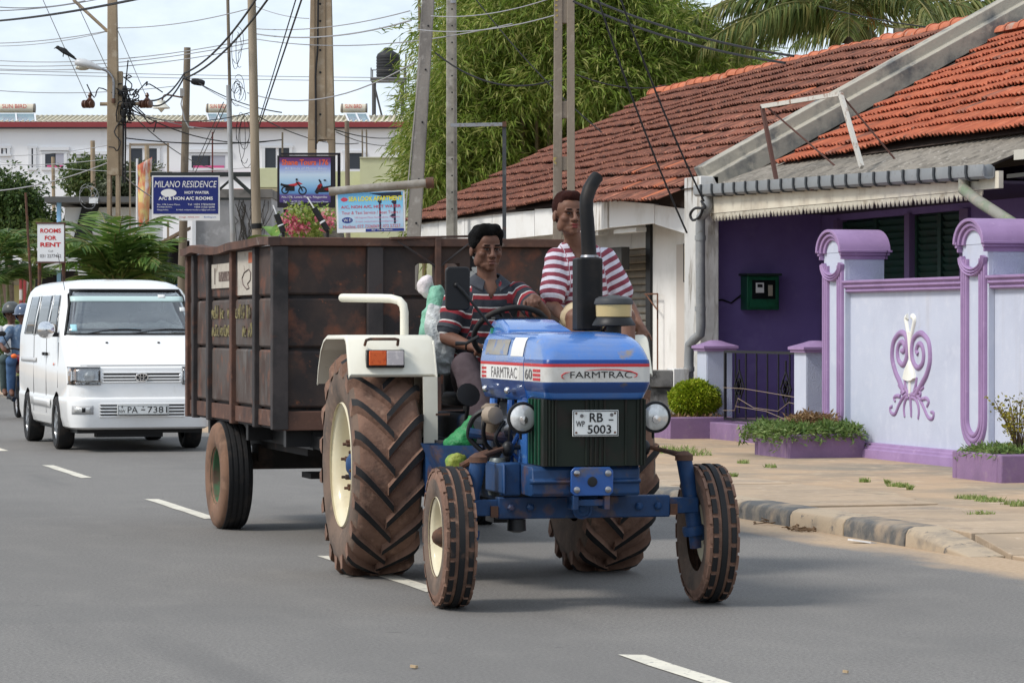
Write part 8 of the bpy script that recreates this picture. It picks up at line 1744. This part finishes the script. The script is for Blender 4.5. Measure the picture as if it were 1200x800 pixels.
# flowering creeper and banana leaves over the trailer's edge
def flowers():
    g = spot(352,51.5); c = Vector(vol(352,256,51.5)); t = crown_tree('flowering_shrub', 'pink and lime flowering shrub between the billboard and the trailer', 'shrub', g, blob(352,260,51.5,.5,20,10,11),1700,(.06,.11), leafmat('lime_leaf',(.09,.16,.02),(.22,.30,.05),(.40,.42,.12),.3),51, [([g, g+Vector((0,0,2)), vol(352,262,51.5)],.05,.03)])
    r = np.random.default_rng(12); P = np.concatenate([np.array(vol(px, py,51))-np.array(g)+r.normal(0,.07,(60,3)) for px, py in ((350,262),(343,264),(354,268),(378,257),(386,260),(337,262))]); n = len(P)
    quads('blossoms', lance(P, unit(r.normal(size=(n,3))), r.uniform(.05,.09, n), r.uniform(.04,.06, n), r), leafmat('pink_petals',(.45,.05,.12),(.62,.16,.22),(.72,.40,.36),.3), t, kind='stuff')
    L = Local('banana_plant', 'small banana plant with broad leaves left of the pink shrub', 'plant',322,52)
    for k,(a, el, l) in enumerate(((2.6,.5,.62),(3.3,.25,.55),(.5,.55,.6),(1.4,1.0,.6),(5.2,.4,.5),(2.0,.85,.7))):
        h = Vector((math.cos(a), math.sin(a),0)); s = Vector((-h.y, h.x,0)); b = MB(); rows = []; p = Vector((0,0, L.z(283))); e = el
        for i in range(9): w = .10*math.sin(math.pi*min(1,(i+.5)/8.6)); rows.append([p-s*w+Vector((0,0,.03)), p, p+s*w+Vector((0,0,.03))]); p = p+(h*math.cos(e)+Vector((0,0, math.sin(e))))*l/8; e -= .14
        b.loft(rows, cap=False, closed=False); b.build('leaf', mat('banana_leaf',(.11,.22,.03),.5, layers=[((.2,.3,.06),4,.5,.7)]), L.t, smooth=60)
    b = MB(); b.tube([(0,0,0),(0,0, L.z(281))],.07,8); b.build('stem', mat('banana_stem',(.18,.2,.08),.7), L.t)
flowers()
def kiosk():
    L = Local('kiosk_roof', 'small grey shingle roofed kiosk half hidden behind the trailer', 'kiosk',362,52.5)
    b = MB(); b.add([(L.x(336),0, L.z(280)),(L.x(366),0, L.z(259)),(L.x(396),0, L.z(262)),(L.x(399),0, L.z(280)),(L.x(336),1.5, L.z(280)),(L.x(366),1.5, L.z(259)),(L.x(396),1.5, L.z(262)),(L.x(399),1.5, L.z(280))], [(0,1,2,3),(7,6,5,4),(0,4,5,1),(1,5,6,2),(2,6,7,3),(3,7,4,0)])
    b.build('roof', mat('shingle_grey',(.17,.155,.14),.9, layers=[((.08,.075,.07),5,.45,.65,4,(1,1,6)),((.28,.26,.24),8,.58,.74)], bump=(.6,24,.02,(1,1,6))), L.t)
    b = MB(); b.box(L.x(340), L.x(396),.1,1.4,0, L.z(280)); b.build('booth', DARKIN, L.t)
kiosk()
def barrier(px0, py0, px1, py1, label):
    D = 50; a, c = at_d(px0, py0, D), at_d(px1, py1, D); t = thing('striped_bar', label, 'bar', a,0, None); d = c-a
    for i,(f0, f1, m) in enumerate(((0,.35, BLACK),(.35,.42, SIGNW),(.42,1, BLACK))): b = MB(); b.tube([d*f0, d*f1],.05,8); b.build('bar_section', m, t)
    b = MB(); b.tube([d*1, d*1.5],.012,5); b.build('thin_rod', SIGNW, t); b = MB(); b.tube([(0,0,0),(0,.1,-a.z)],.03,6); b.build('support', BLACK, t)
barrier(332,272,324,251, 'leaning black bar with white tip at the left of the flowers'); barrier(384,270,368,244, 'leaning black bar with white tip in front of the flowers')
# ================================================================== POLES AND WIRES
WOOD = mat('pole_wood',(.19,.155,.115),.9, layers=[((.13,.105,.08),3,.45,.68,6,(1,1,.15)),((.36,.31,.25),5,.55,.75,6,(1,1,.15)),((.07,.06,.05),2,.6,.75)], bump=(.5,20,.01,(1,1,.1)))
CBEIGE = mat('pole_beige',(.34,.265,.18),.92, layers=[((.25,.19,.13),1.5,.42,.66),((.42,.35,.26),6,.55,.72),((.14,.115,.085),1.6,.54,.72,7,(1.5,1.5,.2))], bump=(.3,20,.008)); CGREY = mat('pole_grey',(.26,.24,.215),.92, layers=[((.11,.105,.10),2.2,.44,.66,6,(1,1,.2)),((.38,.36,.33),6,.55,.74)], bump=(.5,20,.01))
CONDUIT = mat('conduit',(.36,.37,.38),.6, layers=[((.28,.24,.2),2,.5,.75)]); INSU = mat('insulator',(.10,.045,.03),.3, coat=.5); WIRE = mat('wire_grey',(.30,.305,.32),.8); WIREB = mat('wire_black',(.018,.018,.02),.7)
def pole(name, label, D, pb, pt, wb, wt, m, rnd=True, depth=None, cat='pole', part='shaft'):
    """pb, pt: (px, py) of two points on its axis; it is carried on to the ground along the same line"""
    a, c = at_d(*pb, D), at_d(*pt, D); d = c-a; g = a-d*(a.z/d.z) if abs(d.z) > 1e-6 else a; t = thing(name, label, cat, g,-YAW if not rnd else 0, 'poles along the street')
    L_ = c-g; k = D/3600
    if rnd: b = MB(); b.tube([(0,0,0), L_*.5, L_], [wb*k/2*1.05,(wb+wt)*k/4, wt*k/2],14); b.build(part, m, t)
    else:
        L2 = Matrix.Rotation(YAW,3, 'Z') @ L_; dp = depth or wb*k*.8; b = MB(); b.loft([[(o.x-w/2,-dp/2*q, o.z),(o.x+w/2,-dp/2*q, o.z),(o.x+w/2, dp/2*q, o.z),(o.x-w/2, dp/2*q, o.z)] for o, w, q in ((Vector((0,0,0)), wb*k*1.05,1),(L2, wt*k,.8))]); b.build(part, m, t, bevel=.015)
    return t, L_
def street_pole():
    D = 66; k = D/3600
    t, L_ = pole('electricity_pole', 'tall beige concrete electricity pole carrying the street lamp at left', D,(133.5,215),(132,-20),14,9.5, CBEIGE, False, cat='pole'); [bpy.data.objects.remove(o) for o in list(t.children)]
    def P(px, py, dy=0.): q = Matrix.Rotation(YAW,3, 'Z') @ (at_d(px, py, D)-t.location); return q+Vector((0, dy,0))
    def sec(x0, x1, py, d=.13): a, c, z = P(x0, py).x, P(x1, py).x, P(0, py).z; return [(a,-d, z),(c,-d, z),(c, d, z),(a, d, z)]
    b = MB(); b.loft([sec(126.3,140.5,206), sec(126.6,139.2,120), sec(127,136.8,-20)]); b.build('shaft', CBEIGE, t, bevel=.012)
    for x0, x1 in ((126.3,130.5),(136.6,140.6)): b = MB(); b.loft([sec(x0, x1,206.05), sec(x0, x1,330), [(x, y,0) for x, y, z in sec(x0, x1,330)]]); b.build('leg', CBEIGE, t)
    b = MB(); b.loft([sec(130.4,136.7,258,.1), sec(130.4,136.7,253,.1)]); b.build('web', CBEIGE, t)
    b = MB(); b.box(P(139,0).x, P(144,0).x,-.06,.1, P(0,206).z, P(0,84).z); b.build('side_rib', CBEIGE, t, bevel=.01)
    for y in range(8,100,9): b = MB(); b.lathe([(.02,0),(.02,.01)], axm(P(133, y,-.14),(0,-1,0)),8); b.build('bolt_hole', BLACK, t)
    b = MB(); b.tube([P(118,122.5,-.1), P(175,122,-.1)],.04,8); b.build('cross_arm', CBEIGE, t)
    for px in (101,107,168,175):
        b = MB(); q = P(px,122.5,-.1); b.lathe([(.03,-.06),(.09,-.05),(.09,-.02),(.05,-.005),(.09,.02),(.09,.05),(.03,.06)], axm(q,(1,-.6,0)),14); b.build('insulator', INSU, t)
    for px in (106,173): b = MB(); b.lathe([(.05,0),(.07,.05),(.03,.1),(.05,.14),(.02,.2)], axm(P(px,120,-.1),(0,0,1)),10); b.build('insulator', INSU, t)
    b = MB(); b.tube([P(126,37), P(86,0)],.035,8); b.build('brace', CBEIGE, t)
    s = thing('street_lamp', 'grey cobra head street lamp on the beige electricity pole', 'street lamp', at_d(133,118, D-.2),-YAW)
    def Q(px, py): return Matrix.Rotation(YAW,3, 'Z') @ (at_d(px, py, D-.2)-s.location)
    b = MB(); b.tube(curve([Q(133,120), Q(133,98), Q(131,90), Q(126,84), Q(119,81)],5),.028,8); b.build('arm', STEEL, s); b = MB(); c = Q(103,76); b.loft([[Q(px, py)+Vector((0,.14*w*math.cos(a),.10*w*math.sin(a)*(1 if math.sin(a) > 0 else .8))) for a in [2*math.pi*i/14 for i in range(14)]] for px, py, w in ((120,81.5,.3),(115,80,.6),(108,77.5,.95),(100,75.5,1.15),(92,74,1.05),(88,73.5,.6))]); b.build('lamp_head', mat('lamp_grey',(.52,.53,.54),.35), s, smooth=60)
    b = MB(); b.ell(Q(97,79.5),(.16,.1,.06)); b.build('lamp_bowl', mat('lamp_bowl',(.45,.42,.34),.2), s); b = MB(); b.lathe([(.04,0),(.04,.1)], axm(Q(133,121),(0,0,1)),10); b.build('clamp', RUSTY, s)
    # tangle of spliced cables on the pole's right side
    B = MB(); r = random.Random(4)
    for _ in range(26):
        P0 = P(147+r.gauss(0,3),120+r.gauss(0,9),-.1+r.gauss(0,.08)); pts = [P0]
        for i in range(5): pts.append(pts[-1]+Vector((r.gauss(0,.12), r.gauss(0,.05), r.gauss(-.02,.14))))
        B.tube(curve(pts,3),.014,5)
    for _ in range(12): B.ell(P(147+r.gauss(0,3.5),122+r.gauss(0,9),-.12),(.05,.05,.07), None,8,6)
    for px in (144.5,147): B.tube([P(px,110,-.1), P(px+.8,160,-.1), P(px,215,-.1)],.02,5)
    B.build('cable_tangle', WIREB, t, kind='stuff')
    # two slender legs of the frame standing beside it
    for px, top, lb in ((108.5,165, 'thin concrete post in front of the feathery tree'),(62,184, 'short weathered post left of the feathery tree'),(172,170, 'concrete post behind the banner')):
        pole('concrete_post', lb, D+40,(px+.8,230),(px, top),6.5 if px > 100 else 4.5,5.5 if px > 100 else 4, CBEIGE, True, cat='post')
street_pole()
t, L_ = pole('wooden_pole', 'weathered wooden pole holding the small round lamp',70,(214,300),(219.5,56),11.5,8, WOOD)
def small_lamp():
    D = 69.8; s = thing('street_lamp', 'small white dish lamp on the wooden pole', 'street lamp', at_d(213,114, D),-YAW)
    def Q(px, py): return Matrix.Rotation(YAW,3, 'Z') @ (at_d(px, py, D)-s.location)
    b = MB(); b.tube(curve([Q(214,114.5), Q(206,113), Q(197,111.5), Q(192,112.5), Q(189.5,120)],4),.022,6); b.build('arm', RUSTY, s); b = MB(); b.lathe([(.09,.0),(.10,-.06),(.2,-.16),(.2,-.18),(.1,-.17),(.0,-.28)], axm(Q(189,118),(0,0,1)),18); b.build('shade', mat('lamp_white',(.70,.68,.60),.4), s); b = MB(); b.ell(Q(189,126.5),(.06,.06,.10)); b.build('bulb', mat('bulb',(.7,.68,.6),.2), s)
    b = MB(); b.tube([Q(214,112), Q(212,122), Q(214.5,132), Q(216,140), Q(221,149), Q(227,150)],.016,5); b.build('lead', CONDUIT, s); b = MB(); b.box(Q(211.5,0).x, Q(216,0).x,-.1,.02, Q(0,113).z, Q(0,104).z); b.build('junction_box', CONDUIT, s)
small_lamp()
pole('slim_pole', 'slim metal conduit pole with cables wrapped round its joint',62,(273,290),(267.5,100),6.5,5.5, CONDUIT); pole('slim_pole', 'thin upper rod rising above the conduit pole',62.3,(269.5,118),(266.5,-20),4.2,3.8, WOOD)
pole('wooden_pole', 'tall pale wooden pole between the blue sign and the billboard',60,(300.5,262),(294.5,-20),12,10, mat('pole_pale_wood',(.33,.275,.205),.9, layers=[((.19,.155,.115),3,.45,.68,6,(1,1,.12)),((.42,.37,.30),5,.56,.75,6,(1,1,.15))], bump=(.5,20,.01,(1,1,.1))))
def base_collar():
    b = MB(); a = at_d(301,268,60); c = at_d(300.7,262,60); t = [o for o in bpy.data.objects if o.get('label', '').startswith('tall pale wooden pole')][0]; b.tube([a-t.location, c-t.location],.11,12); b.build('dark_collar', BLACK, t)
base_collar()
def arch_pole():
    D = 58; k = D/3600; t, L_ = pole('concrete_pole', 'broad beige concrete pole with an arched opening above the billboard', D,(377,300),(376,-20),1,1, CBEIGE, False, cat='pole'); [bpy.data.objects.remove(o) for o in list(t.children)]
    def P(px, py): q = Matrix.Rotation(YAW,3, 'Z') @ (at_d(px, py, D)-t.location); return q.x, q.z
    dp = .24; y0, y1 = -.14,.14
    def hw(py): return np.interp(py, [-20,180], [11.8,16])
    b = MB(); pts = [P(376.5-hw(-20),-20), P(376.5+hw(-20),-20), P(377+hw(165),165), P(377-hw(165),165)]; b.prism(pts[::-1], y1-y0, Matrix(((1,0,0,0),(0,0,-1, y1),(0,1,0,0),(0,0,0,1))))
    b.build('shaft', CBEIGE, t, bevel=.012)
    b = MB(); n = 10; arch = [(378+7.5*math.cos(math.pi*i/n),171-7*math.sin(math.pi*i/n)) for i in range(n+1)]
    poly = [(361.3,300),(361.2,165.05),(392.7,165.05),(393,300),(385.5,300)]+[(p, q) for p, q in arch]+[(370.5,300)]
    b.prism([P(*q) for q in poly], y1-y0, Matrix(((1,0,0,0),(0,0,-1, y1),(0,1,0,0),(0,0,0,1)))); b.build('legs', CBEIGE, t)
    for s, px in ((-1,369),(1,381.5)):
        b = MB(); b.tube([(P(px,-20)[0], y0-.004, P(px,-20)[1]),(P(px+.6,160)[0], y0-.004, P(px,160)[1])],.012,5); b.build('cast_groove', mat('groove_dark',(.2,.15,.10),.9), t)
    b = MB(); b.tube([(P(374,-20)[0], y0-.03, P(374,-20)[1]),(P(373,60)[0], y0-.03, P(373,60)[1]),(P(370.5,90)[0], y0-.03, P(370,90)[1]),(P(371,130)[0], y0-.03, P(371,130)[1]),(P(371,176)[0], y0-.03, P(371,176)[1])],.018,6); b.build('earth_cable', WIREB, t)
    for py in (6,26,45,60,86,135): b = MB(); x, z = P(376, py); b.lathe([(.022,0),(.022,.008)], axm((x, y0-.002, z),(0,-1,0)),8); b.build('bolt_hole', BLACK, t)
arch_pole()
def dark_pole():
    t, L_ = pole('concrete_pole', 'dark leaning concrete pole left of the bamboo',49,(486.5,250),(503,-20),16.5,14.5, CGREY, False)
    d = Matrix.Rotation(YAW,3, 'Z') @ L_; k = 48/3600
    b = MB(); b.bar(Vector((-.02,-.1,2.6)), d+Vector((-.03,-.09,0)),.02,.015,(0,1,0)); b.build('cast_edge', mat('pole_light_edge',(.33,.31,.28),.9), t)
    for f in (.45,.55,.68,.8,.9): b = MB(); b.lathe([(.016,0),(.016,.03)], axm(d*f+Vector((.03,-.085,0)),(0,-1,0)),8); b.build('bolt_hole', BLACK, t)
dark_pole()
def pale_pole():
    t, L_ = pole('concrete_pole', 'slim light grey concrete pole with a row of holes before the bamboo',50,(529.5,240),(529,-20),13.5,11.5, mat('pole_light_grey',(.33,.315,.275),.92, layers=[((.19,.18,.155),4,.46,.68),((.44,.42,.38),7,.55,.74)], bump=(.5,24,.01)), False); k = 50/3600; d = Matrix.Rotation(YAW,3, 'Z') @ L_
    b = MB(); b.box(.026,.034,-.088,-.07,2.0, d.z); b.build('cast_edge', CGREY, t)
    for i in range(14): b = MB(); z = 3.4+i*.27; b.lathe([(.015,0),(.015,.006)], axm((.0,-.089, z),(0,-1,0)),8); b.build('bolt_hole', BLACK, t)
    b = MB(); b.lathe([(.05,0),(.05,.04)], axm((.02,-.13, d.z-.35),(0,0,1)),10); b.build('spool', STEEL, t)
pale_pole()
def h_pole():
    D = 39; k = D/3600; g = spot(660, D); t = thing('concrete_pole', 'double shafted concrete pole with slots standing behind the passenger', 'pole', g,-YAW, 'poles along the street')
    def X_(px): return (px-660)*k
    def Z_(py): return EYE+(382-py)*k
    for (a0, a1, b0, b1) in ((646.5,658,649.5,659),(664.8,674.5,664.2,673)):
        b = MB(); b.loft([[(X_(p),-.07, z),(X_(q),-.07, z),(X_(q),.07, z),(X_(p),.07, z)] for p, q, z in ((a0, a1,0.02),(b0, b1, Z_(-25)))]); b.build('shaft', mat('pole_hgrey',(.25,.21,.165),.92, layers=[((.15,.125,.10),3,.45,.68,6,(1,1,.2)),((.33,.29,.235),7,.55,.74)], bump=(.5,24,.01)), t, bevel=.006)
    for y0, y1 in ((-25,28),(119,139),(184,200),(262,275),(330,345)): b = MB(); b.box(X_(657.8), X_(665.2),-.055,.055, Z_(y1), Z_(y0)); b.build('web', MC['pole_hgrey'], t, bevel=.006)
    b = MB()
    for i, y in enumerate((0,6,12,18,26,34,42)): b.box(X_(650.6), X_(653.6),-.0735,-.071, Z_(y+2.5), Z_(y))
    for y in (185,190,250): b.box(X_(648.5), X_(652),-.0755,-.071, Z_(y+4), Z_(y))
    b.build('painted_number', mat('old_yellow',(.42,.32,.08),.9, layers=[((.25,.21,.165),14,.48,.56)]), t, kind='stuff')
h_pole()
def gallows():
    D = 44.5; a = at_d(591,300, D); g = Vector((a.x, a.y,0)); t = thing('sign_post', 'black steel post with a horizontal arm and no sign before the tile roof', 'sign post', g,-YAW)
    def Q(px, py): return Matrix.Rotation(YAW,3, 'Z') @ (at_d(px, py, D)-g)
    ST = mat('post_dark_steel',(.055,.06,.065),.6, layers=[((.16,.16,.16),4,.55,.72),((.12,.06,.04),7,.62,.74)])
    b = MB(); b.box(-.028,.028,-.028,.028,0, Q(591,144).z); b.build('post', ST, t); b = MB(); p = Q(528,147); q = Q(590,146); b.bar(p+Vector((0,-.03,0)), q+Vector((0,-.03,0)),.06,.05); b.build('arm', STEEL, t); b = MB(); b.box(Q(588.6,0).x, Q(593.5,0).x,-.06,.03, Q(0,149).z, Q(0,143).z); b.build('corner_joint', RUSTY, t)
    b = MB(); b.bar(Q(593,246), Q(604,244),.02,.03); b.build('wall_bracket', RUSTY, t)
gallows()
# street pipes framing the far junction
def frame_pipe():
    D = 92; g = spot(195, D); t = thing('gantry', 'brown metal goal shaped frame in front of the white building', 'frame', g,-YAW)
    def Q(px, py): return Matrix.Rotation(YAW,3, 'Z') @ (at_d(px, py, D)-g)
    m = mat('gantry_brown',(.24,.19,.14),.8)
    b = MB(); b.bar(Q(152,169.5), Q(198,169.5),.07,.06); b.build('beam', m, t); b = MB(); b.bar((Q(197,0).x,0,0),(Q(197,0).x,0, Q(197,168).z),.06,.06); b.build('post', m, t); b = MB(); b.bar((Q(152.5,0).x,0,0),(Q(152.5,0).x,0, Q(0,168).z),.05,.05); b.build('post', m, t)
frame_pipe()
pole('thin_rod', 'dark red thin rod in front of the long window',95,(249,205),(249,155),2.2,1.8, mat('rod_red',(.12,.035,.03),.8)); pole('wooden_post', 'short concrete post beside the pale green building',86,(407,190),(406.5,142),6.5,5.5, WOOD, cat='post'); pole('rusty_post', 'leaning rusty iron post beside the rooms sign',76,(36,330),(30,226),3.2,2.8, RUSTY, cat='post')
def antenna():
    for px, lb in ((425, 'thin bare pole against the white wall, left of a pair'),(430, 'thin bare pole against the white wall, right of a pair')): pole('thin_rod', lb,97,(px,192),(px-.6,152),2.2,1.8, WOOD)
    pole('thin_rod', 'thin rod beside the dark window of the white building',97,(331,190),(331,155),2.4,2.2, WOOD)
antenna()
# ------------------------------------------------------------------ overhead wires, each one a cable of its own
def wire(a, c, sag, r, m, label, n=14, group='overhead cables'):
    """a, c: (px, py, distance); hangs by sag metres"""
    A, B_ = at_d(*a), at_d(*c); P = [A.lerp(B_, i/n)-Vector((0,0,4*sag*(i/n)*(1-i/n))) for i in range(n+1)]; o = P[n//2].copy(); b = MB(); b.tube([p-o for p in P], r*.68,5); x = b.build('overhead_cable', m); x.location = o
    return tag(x, label, 'cable', group)
for k,(a, c, s, r, m, lb) in enumerate([
    ((-20,26,60),(170,-3,44),.05,.03, WIREB, 'thick black twisted cable crossing the top left corner'),
    ((-20,6.5,66),(100,1,66),.1,.018, WIRE, 'thin cable near the top edge at far left'),((-20,13,66),(130,-4,66),.08,.018, WIRE, 'second thin cable near the top edge at far left'),
    ((48,-5,64),(102,115,66),.0,.012, WIRE, 'straight stay wire with the bird perched on it'),((86,-5,64),(128,86,66),.0,.012, WIRE, 'straight thin wire running down to the street lamp'),((138,36,66),(172,115,66),.0,.012, WIRE, 'thin wire slanting from the beige pole to its right insulator'),
    ((-20,51,70),(138,34,66),.08,.015, WIRE, 'long pale cable meeting the beige pole near its top'),((138,33,66),(300,8,60),.10,.015, WIRE, 'cable rising from the beige pole to the pale wooden pole'),((-20,54,70),(126,37,66),.1,.012, WIRE, 'paired cable just under the long pale cable'),
    ((-20,70,72),(300,45,62),.22,.015, WIRE, 'upper cable of the middle bundle at left'),((-20,76,72),(300,49,62),.2,.015, WIRE, 'second cable of the middle bundle at left'),((-20,80,72),(300,55,62),.2,.015, WIRE, 'lowest cable of the middle bundle at left'),
    ((-20,82,100),(560,92,100),.05,.018, WIRE, 'upper level cable spanning the whole sky'),((-20,86,100),(560,96,100),.05,.018, WIRE, 'lower level cable spanning the whole sky'),((-20,105,92),(205,101,92),.15,.018, WIRE, 'cable just above the white building roof'),
    ((174,118,66),(216,86,70),.18,.03, WIREB, 'heavy twisted cable from the insulator to the wooden pole'),((216,86,69.5),(305,-8,55),.22,.032, WIREB, 'upper heavy twisted cable climbing to the top edge'),((178,124,66),(216,90,69.5),.2,.03, WIREB, 'lower heavy twisted cable from the insulator to the wooden pole'),((216,92,69.5),(315,-2,54),.22,.032, WIREB, 'lower heavy twisted cable climbing to the top edge'),
    ((150,126,66),(320,165,72),.3,.02, WIREB, 'cable falling from the tangle towards the dark window'),((150,128,66),(262,152,74),.1,.016, WIRE, 'thin lead falling from the tangle behind the wooden pole'),((150,130,66),(250,198,90),.2,.018, WIREB, 'steep cable falling from the tangle across the white wall'),((148,162,66),(330,164,68),.1,.02, WIREB, 'level cable below the red eave band'),((150,132,66),(300,130,60),.2,.016, WIREB, 'slack line between the tangle and the pale wooden pole'),
    ((232,97,69),(330,132,60),.1,.018, WIREB, 'service cable with a black splice case'),((236,100,69),(298,130,60),.05,.014, WIRE, 'thin service line beside the black splice case'),
    ((262,120,70),(226,200,90),.0,.016, WIREB, 'steep double line left of the conduit pole, upper'),((266,122,70),(228,204,90),.0,.016, WIREB, 'steep double line left of the conduit pole, lower'),
    ((356,-8,44),(303,150,70),.0,.022, WIREB, 'thick steep cable left of the arched pole'),((349,-8,46),(298,160,72),.0,.016, WIREB, 'thin steep cable beside the thick steep one'),
    ((300,8,60),(362,22,57),.05,.012, WIRE, 'short span from the pale pole to the arched pole'),((300,34,62),(480,13,50),.12,.014, WIRE, 'upper span from the arched pole to the dark pole'),((300,40,62),(482,24,50),.16,.02, WIRE, 'middle span from the arched pole to the dark pole'),((300,46,62),(600,28,46),.22,.014, WIRE, 'long low span passing the dark pole'),
    ((290,109,62),(486,73,49),.35,.018, WIRE, 'sagging cable passing behind the arched pole'),((300,135,60),(420,168,84),.2,.018, WIREB, 'cable dropping behind the billboard'),((392,152,57),(470,160,88),.1,.018, WIREB, 'cable from the arched pole to the bamboo'),((394,155,57),(460,170,88),.1,.014, WIREB, 'thin line below the cable to the bamboo'),
    ((505,19,48),(655,-5,40),.10,.012, WIRE, 'grey cable rising to the top of the double pole'),((490,35,48),(650,18,39.2),.10,.012, WIRE, 'thin cable behind the slim grey pole'),((510,62,48),(660,90,46),.3,.02, WIREB, 'drooping black cable between the grey poles'),((552,-8,46),(705,155,44),.12,.014, WIREB, 'diagonal dark cable in front of the bamboo'),
    ((672,2,38.8),(920,74,34),.10,.022, WIREB, 'lower black cable from the double pole over the roof'),((676,-8,38.8),(930,66,34),.10,.022, WIREB, 'upper black cable from the double pole over the roof'),((676,88,38.8),(780,100,50),.1,.014, WIREB, 'short dark line behind the double pole'),
    ((697,-12,36.8),(805,273,37.5),.12,.018, WIREB, 'left black cable dropping across the roof to the white pillar'),((724,-10,36.8),(825,236,37.4),.10,.018, WIREB, 'right black cable dropping across the roof to the gutter'),
    ((960,8,50),(1220,42,44),.1,.016, WIREB, 'black cable in front of the coconut fronds'),
    ((-10,224,74),(128,190,67),.12,.022, WIRE, 'low grey cable running up to the beige pole from the left'),((142,203,66),(200,240,76),.1,.02, WIRE, 'pale lead dropping from the beige pole to the blue sign'),((-20,183,100),(128,170,90),.1,.016, WIRE, 'line across the lower windows, upper'),((-20,192,100),(128,186,90),.1,.016, WIRE, 'line across the lower windows, lower'),((-20,187,100),(300,196,90),.25,.014, WIRE, 'long slack line across the white building'),
    ]): wire(a, c, s, r, m, lb)
def coil(px, py, D, n, sx, sy, label, seed, m=WIREB):
    r = random.Random(seed); o = at_d(px, py, D); b = MB(); k = D/3600
    for _ in range(n):
        a0 = r.uniform(0,6.28); rx, ry = sx*r.uniform(.5,1.2)*k, sy*r.uniform(.5,1.2)*k; cx, cz = r.gauss(0, sx*.35)*k, r.gauss(0, sy*.3)*k; q = r.uniform(.3,.8)
        b.tube([RGT*(cx+rx*math.cos(a0+q*6.28*i/14))+Vector((0,0, cz+ry*math.sin(a0+q*6.28*i/14)))+FWD*r.gauss(0,.02) for i in range(15)],.006,4)
    x = b.build('cable_loops', m, None); x.location = o; tag(x, label, 'cable', kind='stuff')
coil(279,60,61.8,5,8,22, 'loose loops of black cable beside the conduit pole',3); coil(277,108,61.8,10,6,14, 'tangled black cable loops at the conduit pole joint',4); coil(284,160,61.6,5,9,30, 'thin hanging cable loops between the slim poles',5); coil(105,230,75,6,10,14, 'thin slack wire loops before the white shop',6, WIRE)
def splice():
    o = at_d(232,96.5,69); t = thing('splice_case', 'black cable splice case beside the wooden pole', 'cable box', o,-YAW); b = MB(); b.lathe([(.0,-.16),(.05,-.15),(.075,-.08),(.075,.08),(.05,.15),(0,.16)], axm((0,0,0),(1,0,-.15)),12); b.build('case', WIREB, t, smooth=50)
    b = MB(); b.tube([(-.16,0,.02),(-.35,.1,.1)],.02,5); b.build('lead', WIREB, t)
splice()
def bird():
    o = at_d(75.5,60,64.5); t = thing('crow', 'black crow perched on the slanting stay wire', 'bird', o,-YAW); m = mat('crow_black',(.012,.012,.014),.5); B = Body()
    B.limb([(-.10,0,.05),(0,0,-.0),(.12,0,-.09)], [.045,.065,.035],10); B.ball((-.14,0,.075),(.045,.042,.042)); B.limb([(-.17,0,.07),(-.23,0,.05)], [.02,.006],8); B.limb([(.12,0,-.09),(.24,0,-.17)], [.035,.022],8); B.build('body', m, t,.012,3)
    for s in (-1,1): b = MB(); b.tube([(-.02, s*.02,-.05),(-.03, s*.02,-.12)],.008,5); b.build('leg', m, t)
    for s in (-1,1): b = MB(); b.loft([[(-.07, s*.06,.04),(-.05, s*.068,-.02)], [(.05, s*.065,.02),(.04, s*.07,-.05)], [(.22, s*.03,-.12),(.2, s*.035,-.15)]], cap=False, closed=False); b.build('wing', m, t)
bird()
def eave_clip():
    b = MB(); P = [at_x(822,236,13.2), at_x(826,244,13.15), at_x(815,244,13.15), at_x(809,251,13.15), at_x(812,258,13.15), at_x(820,254,13.15), at_x(824,243,13.15)]; o = P[0]; b.tube(curve([p-o for p in P],4),.018,6); x = b.build('cable_end', WIREB); x.location = o; tag(x, 'looped black cable end hanging at the gutter corner', 'cable')
eave_clip()
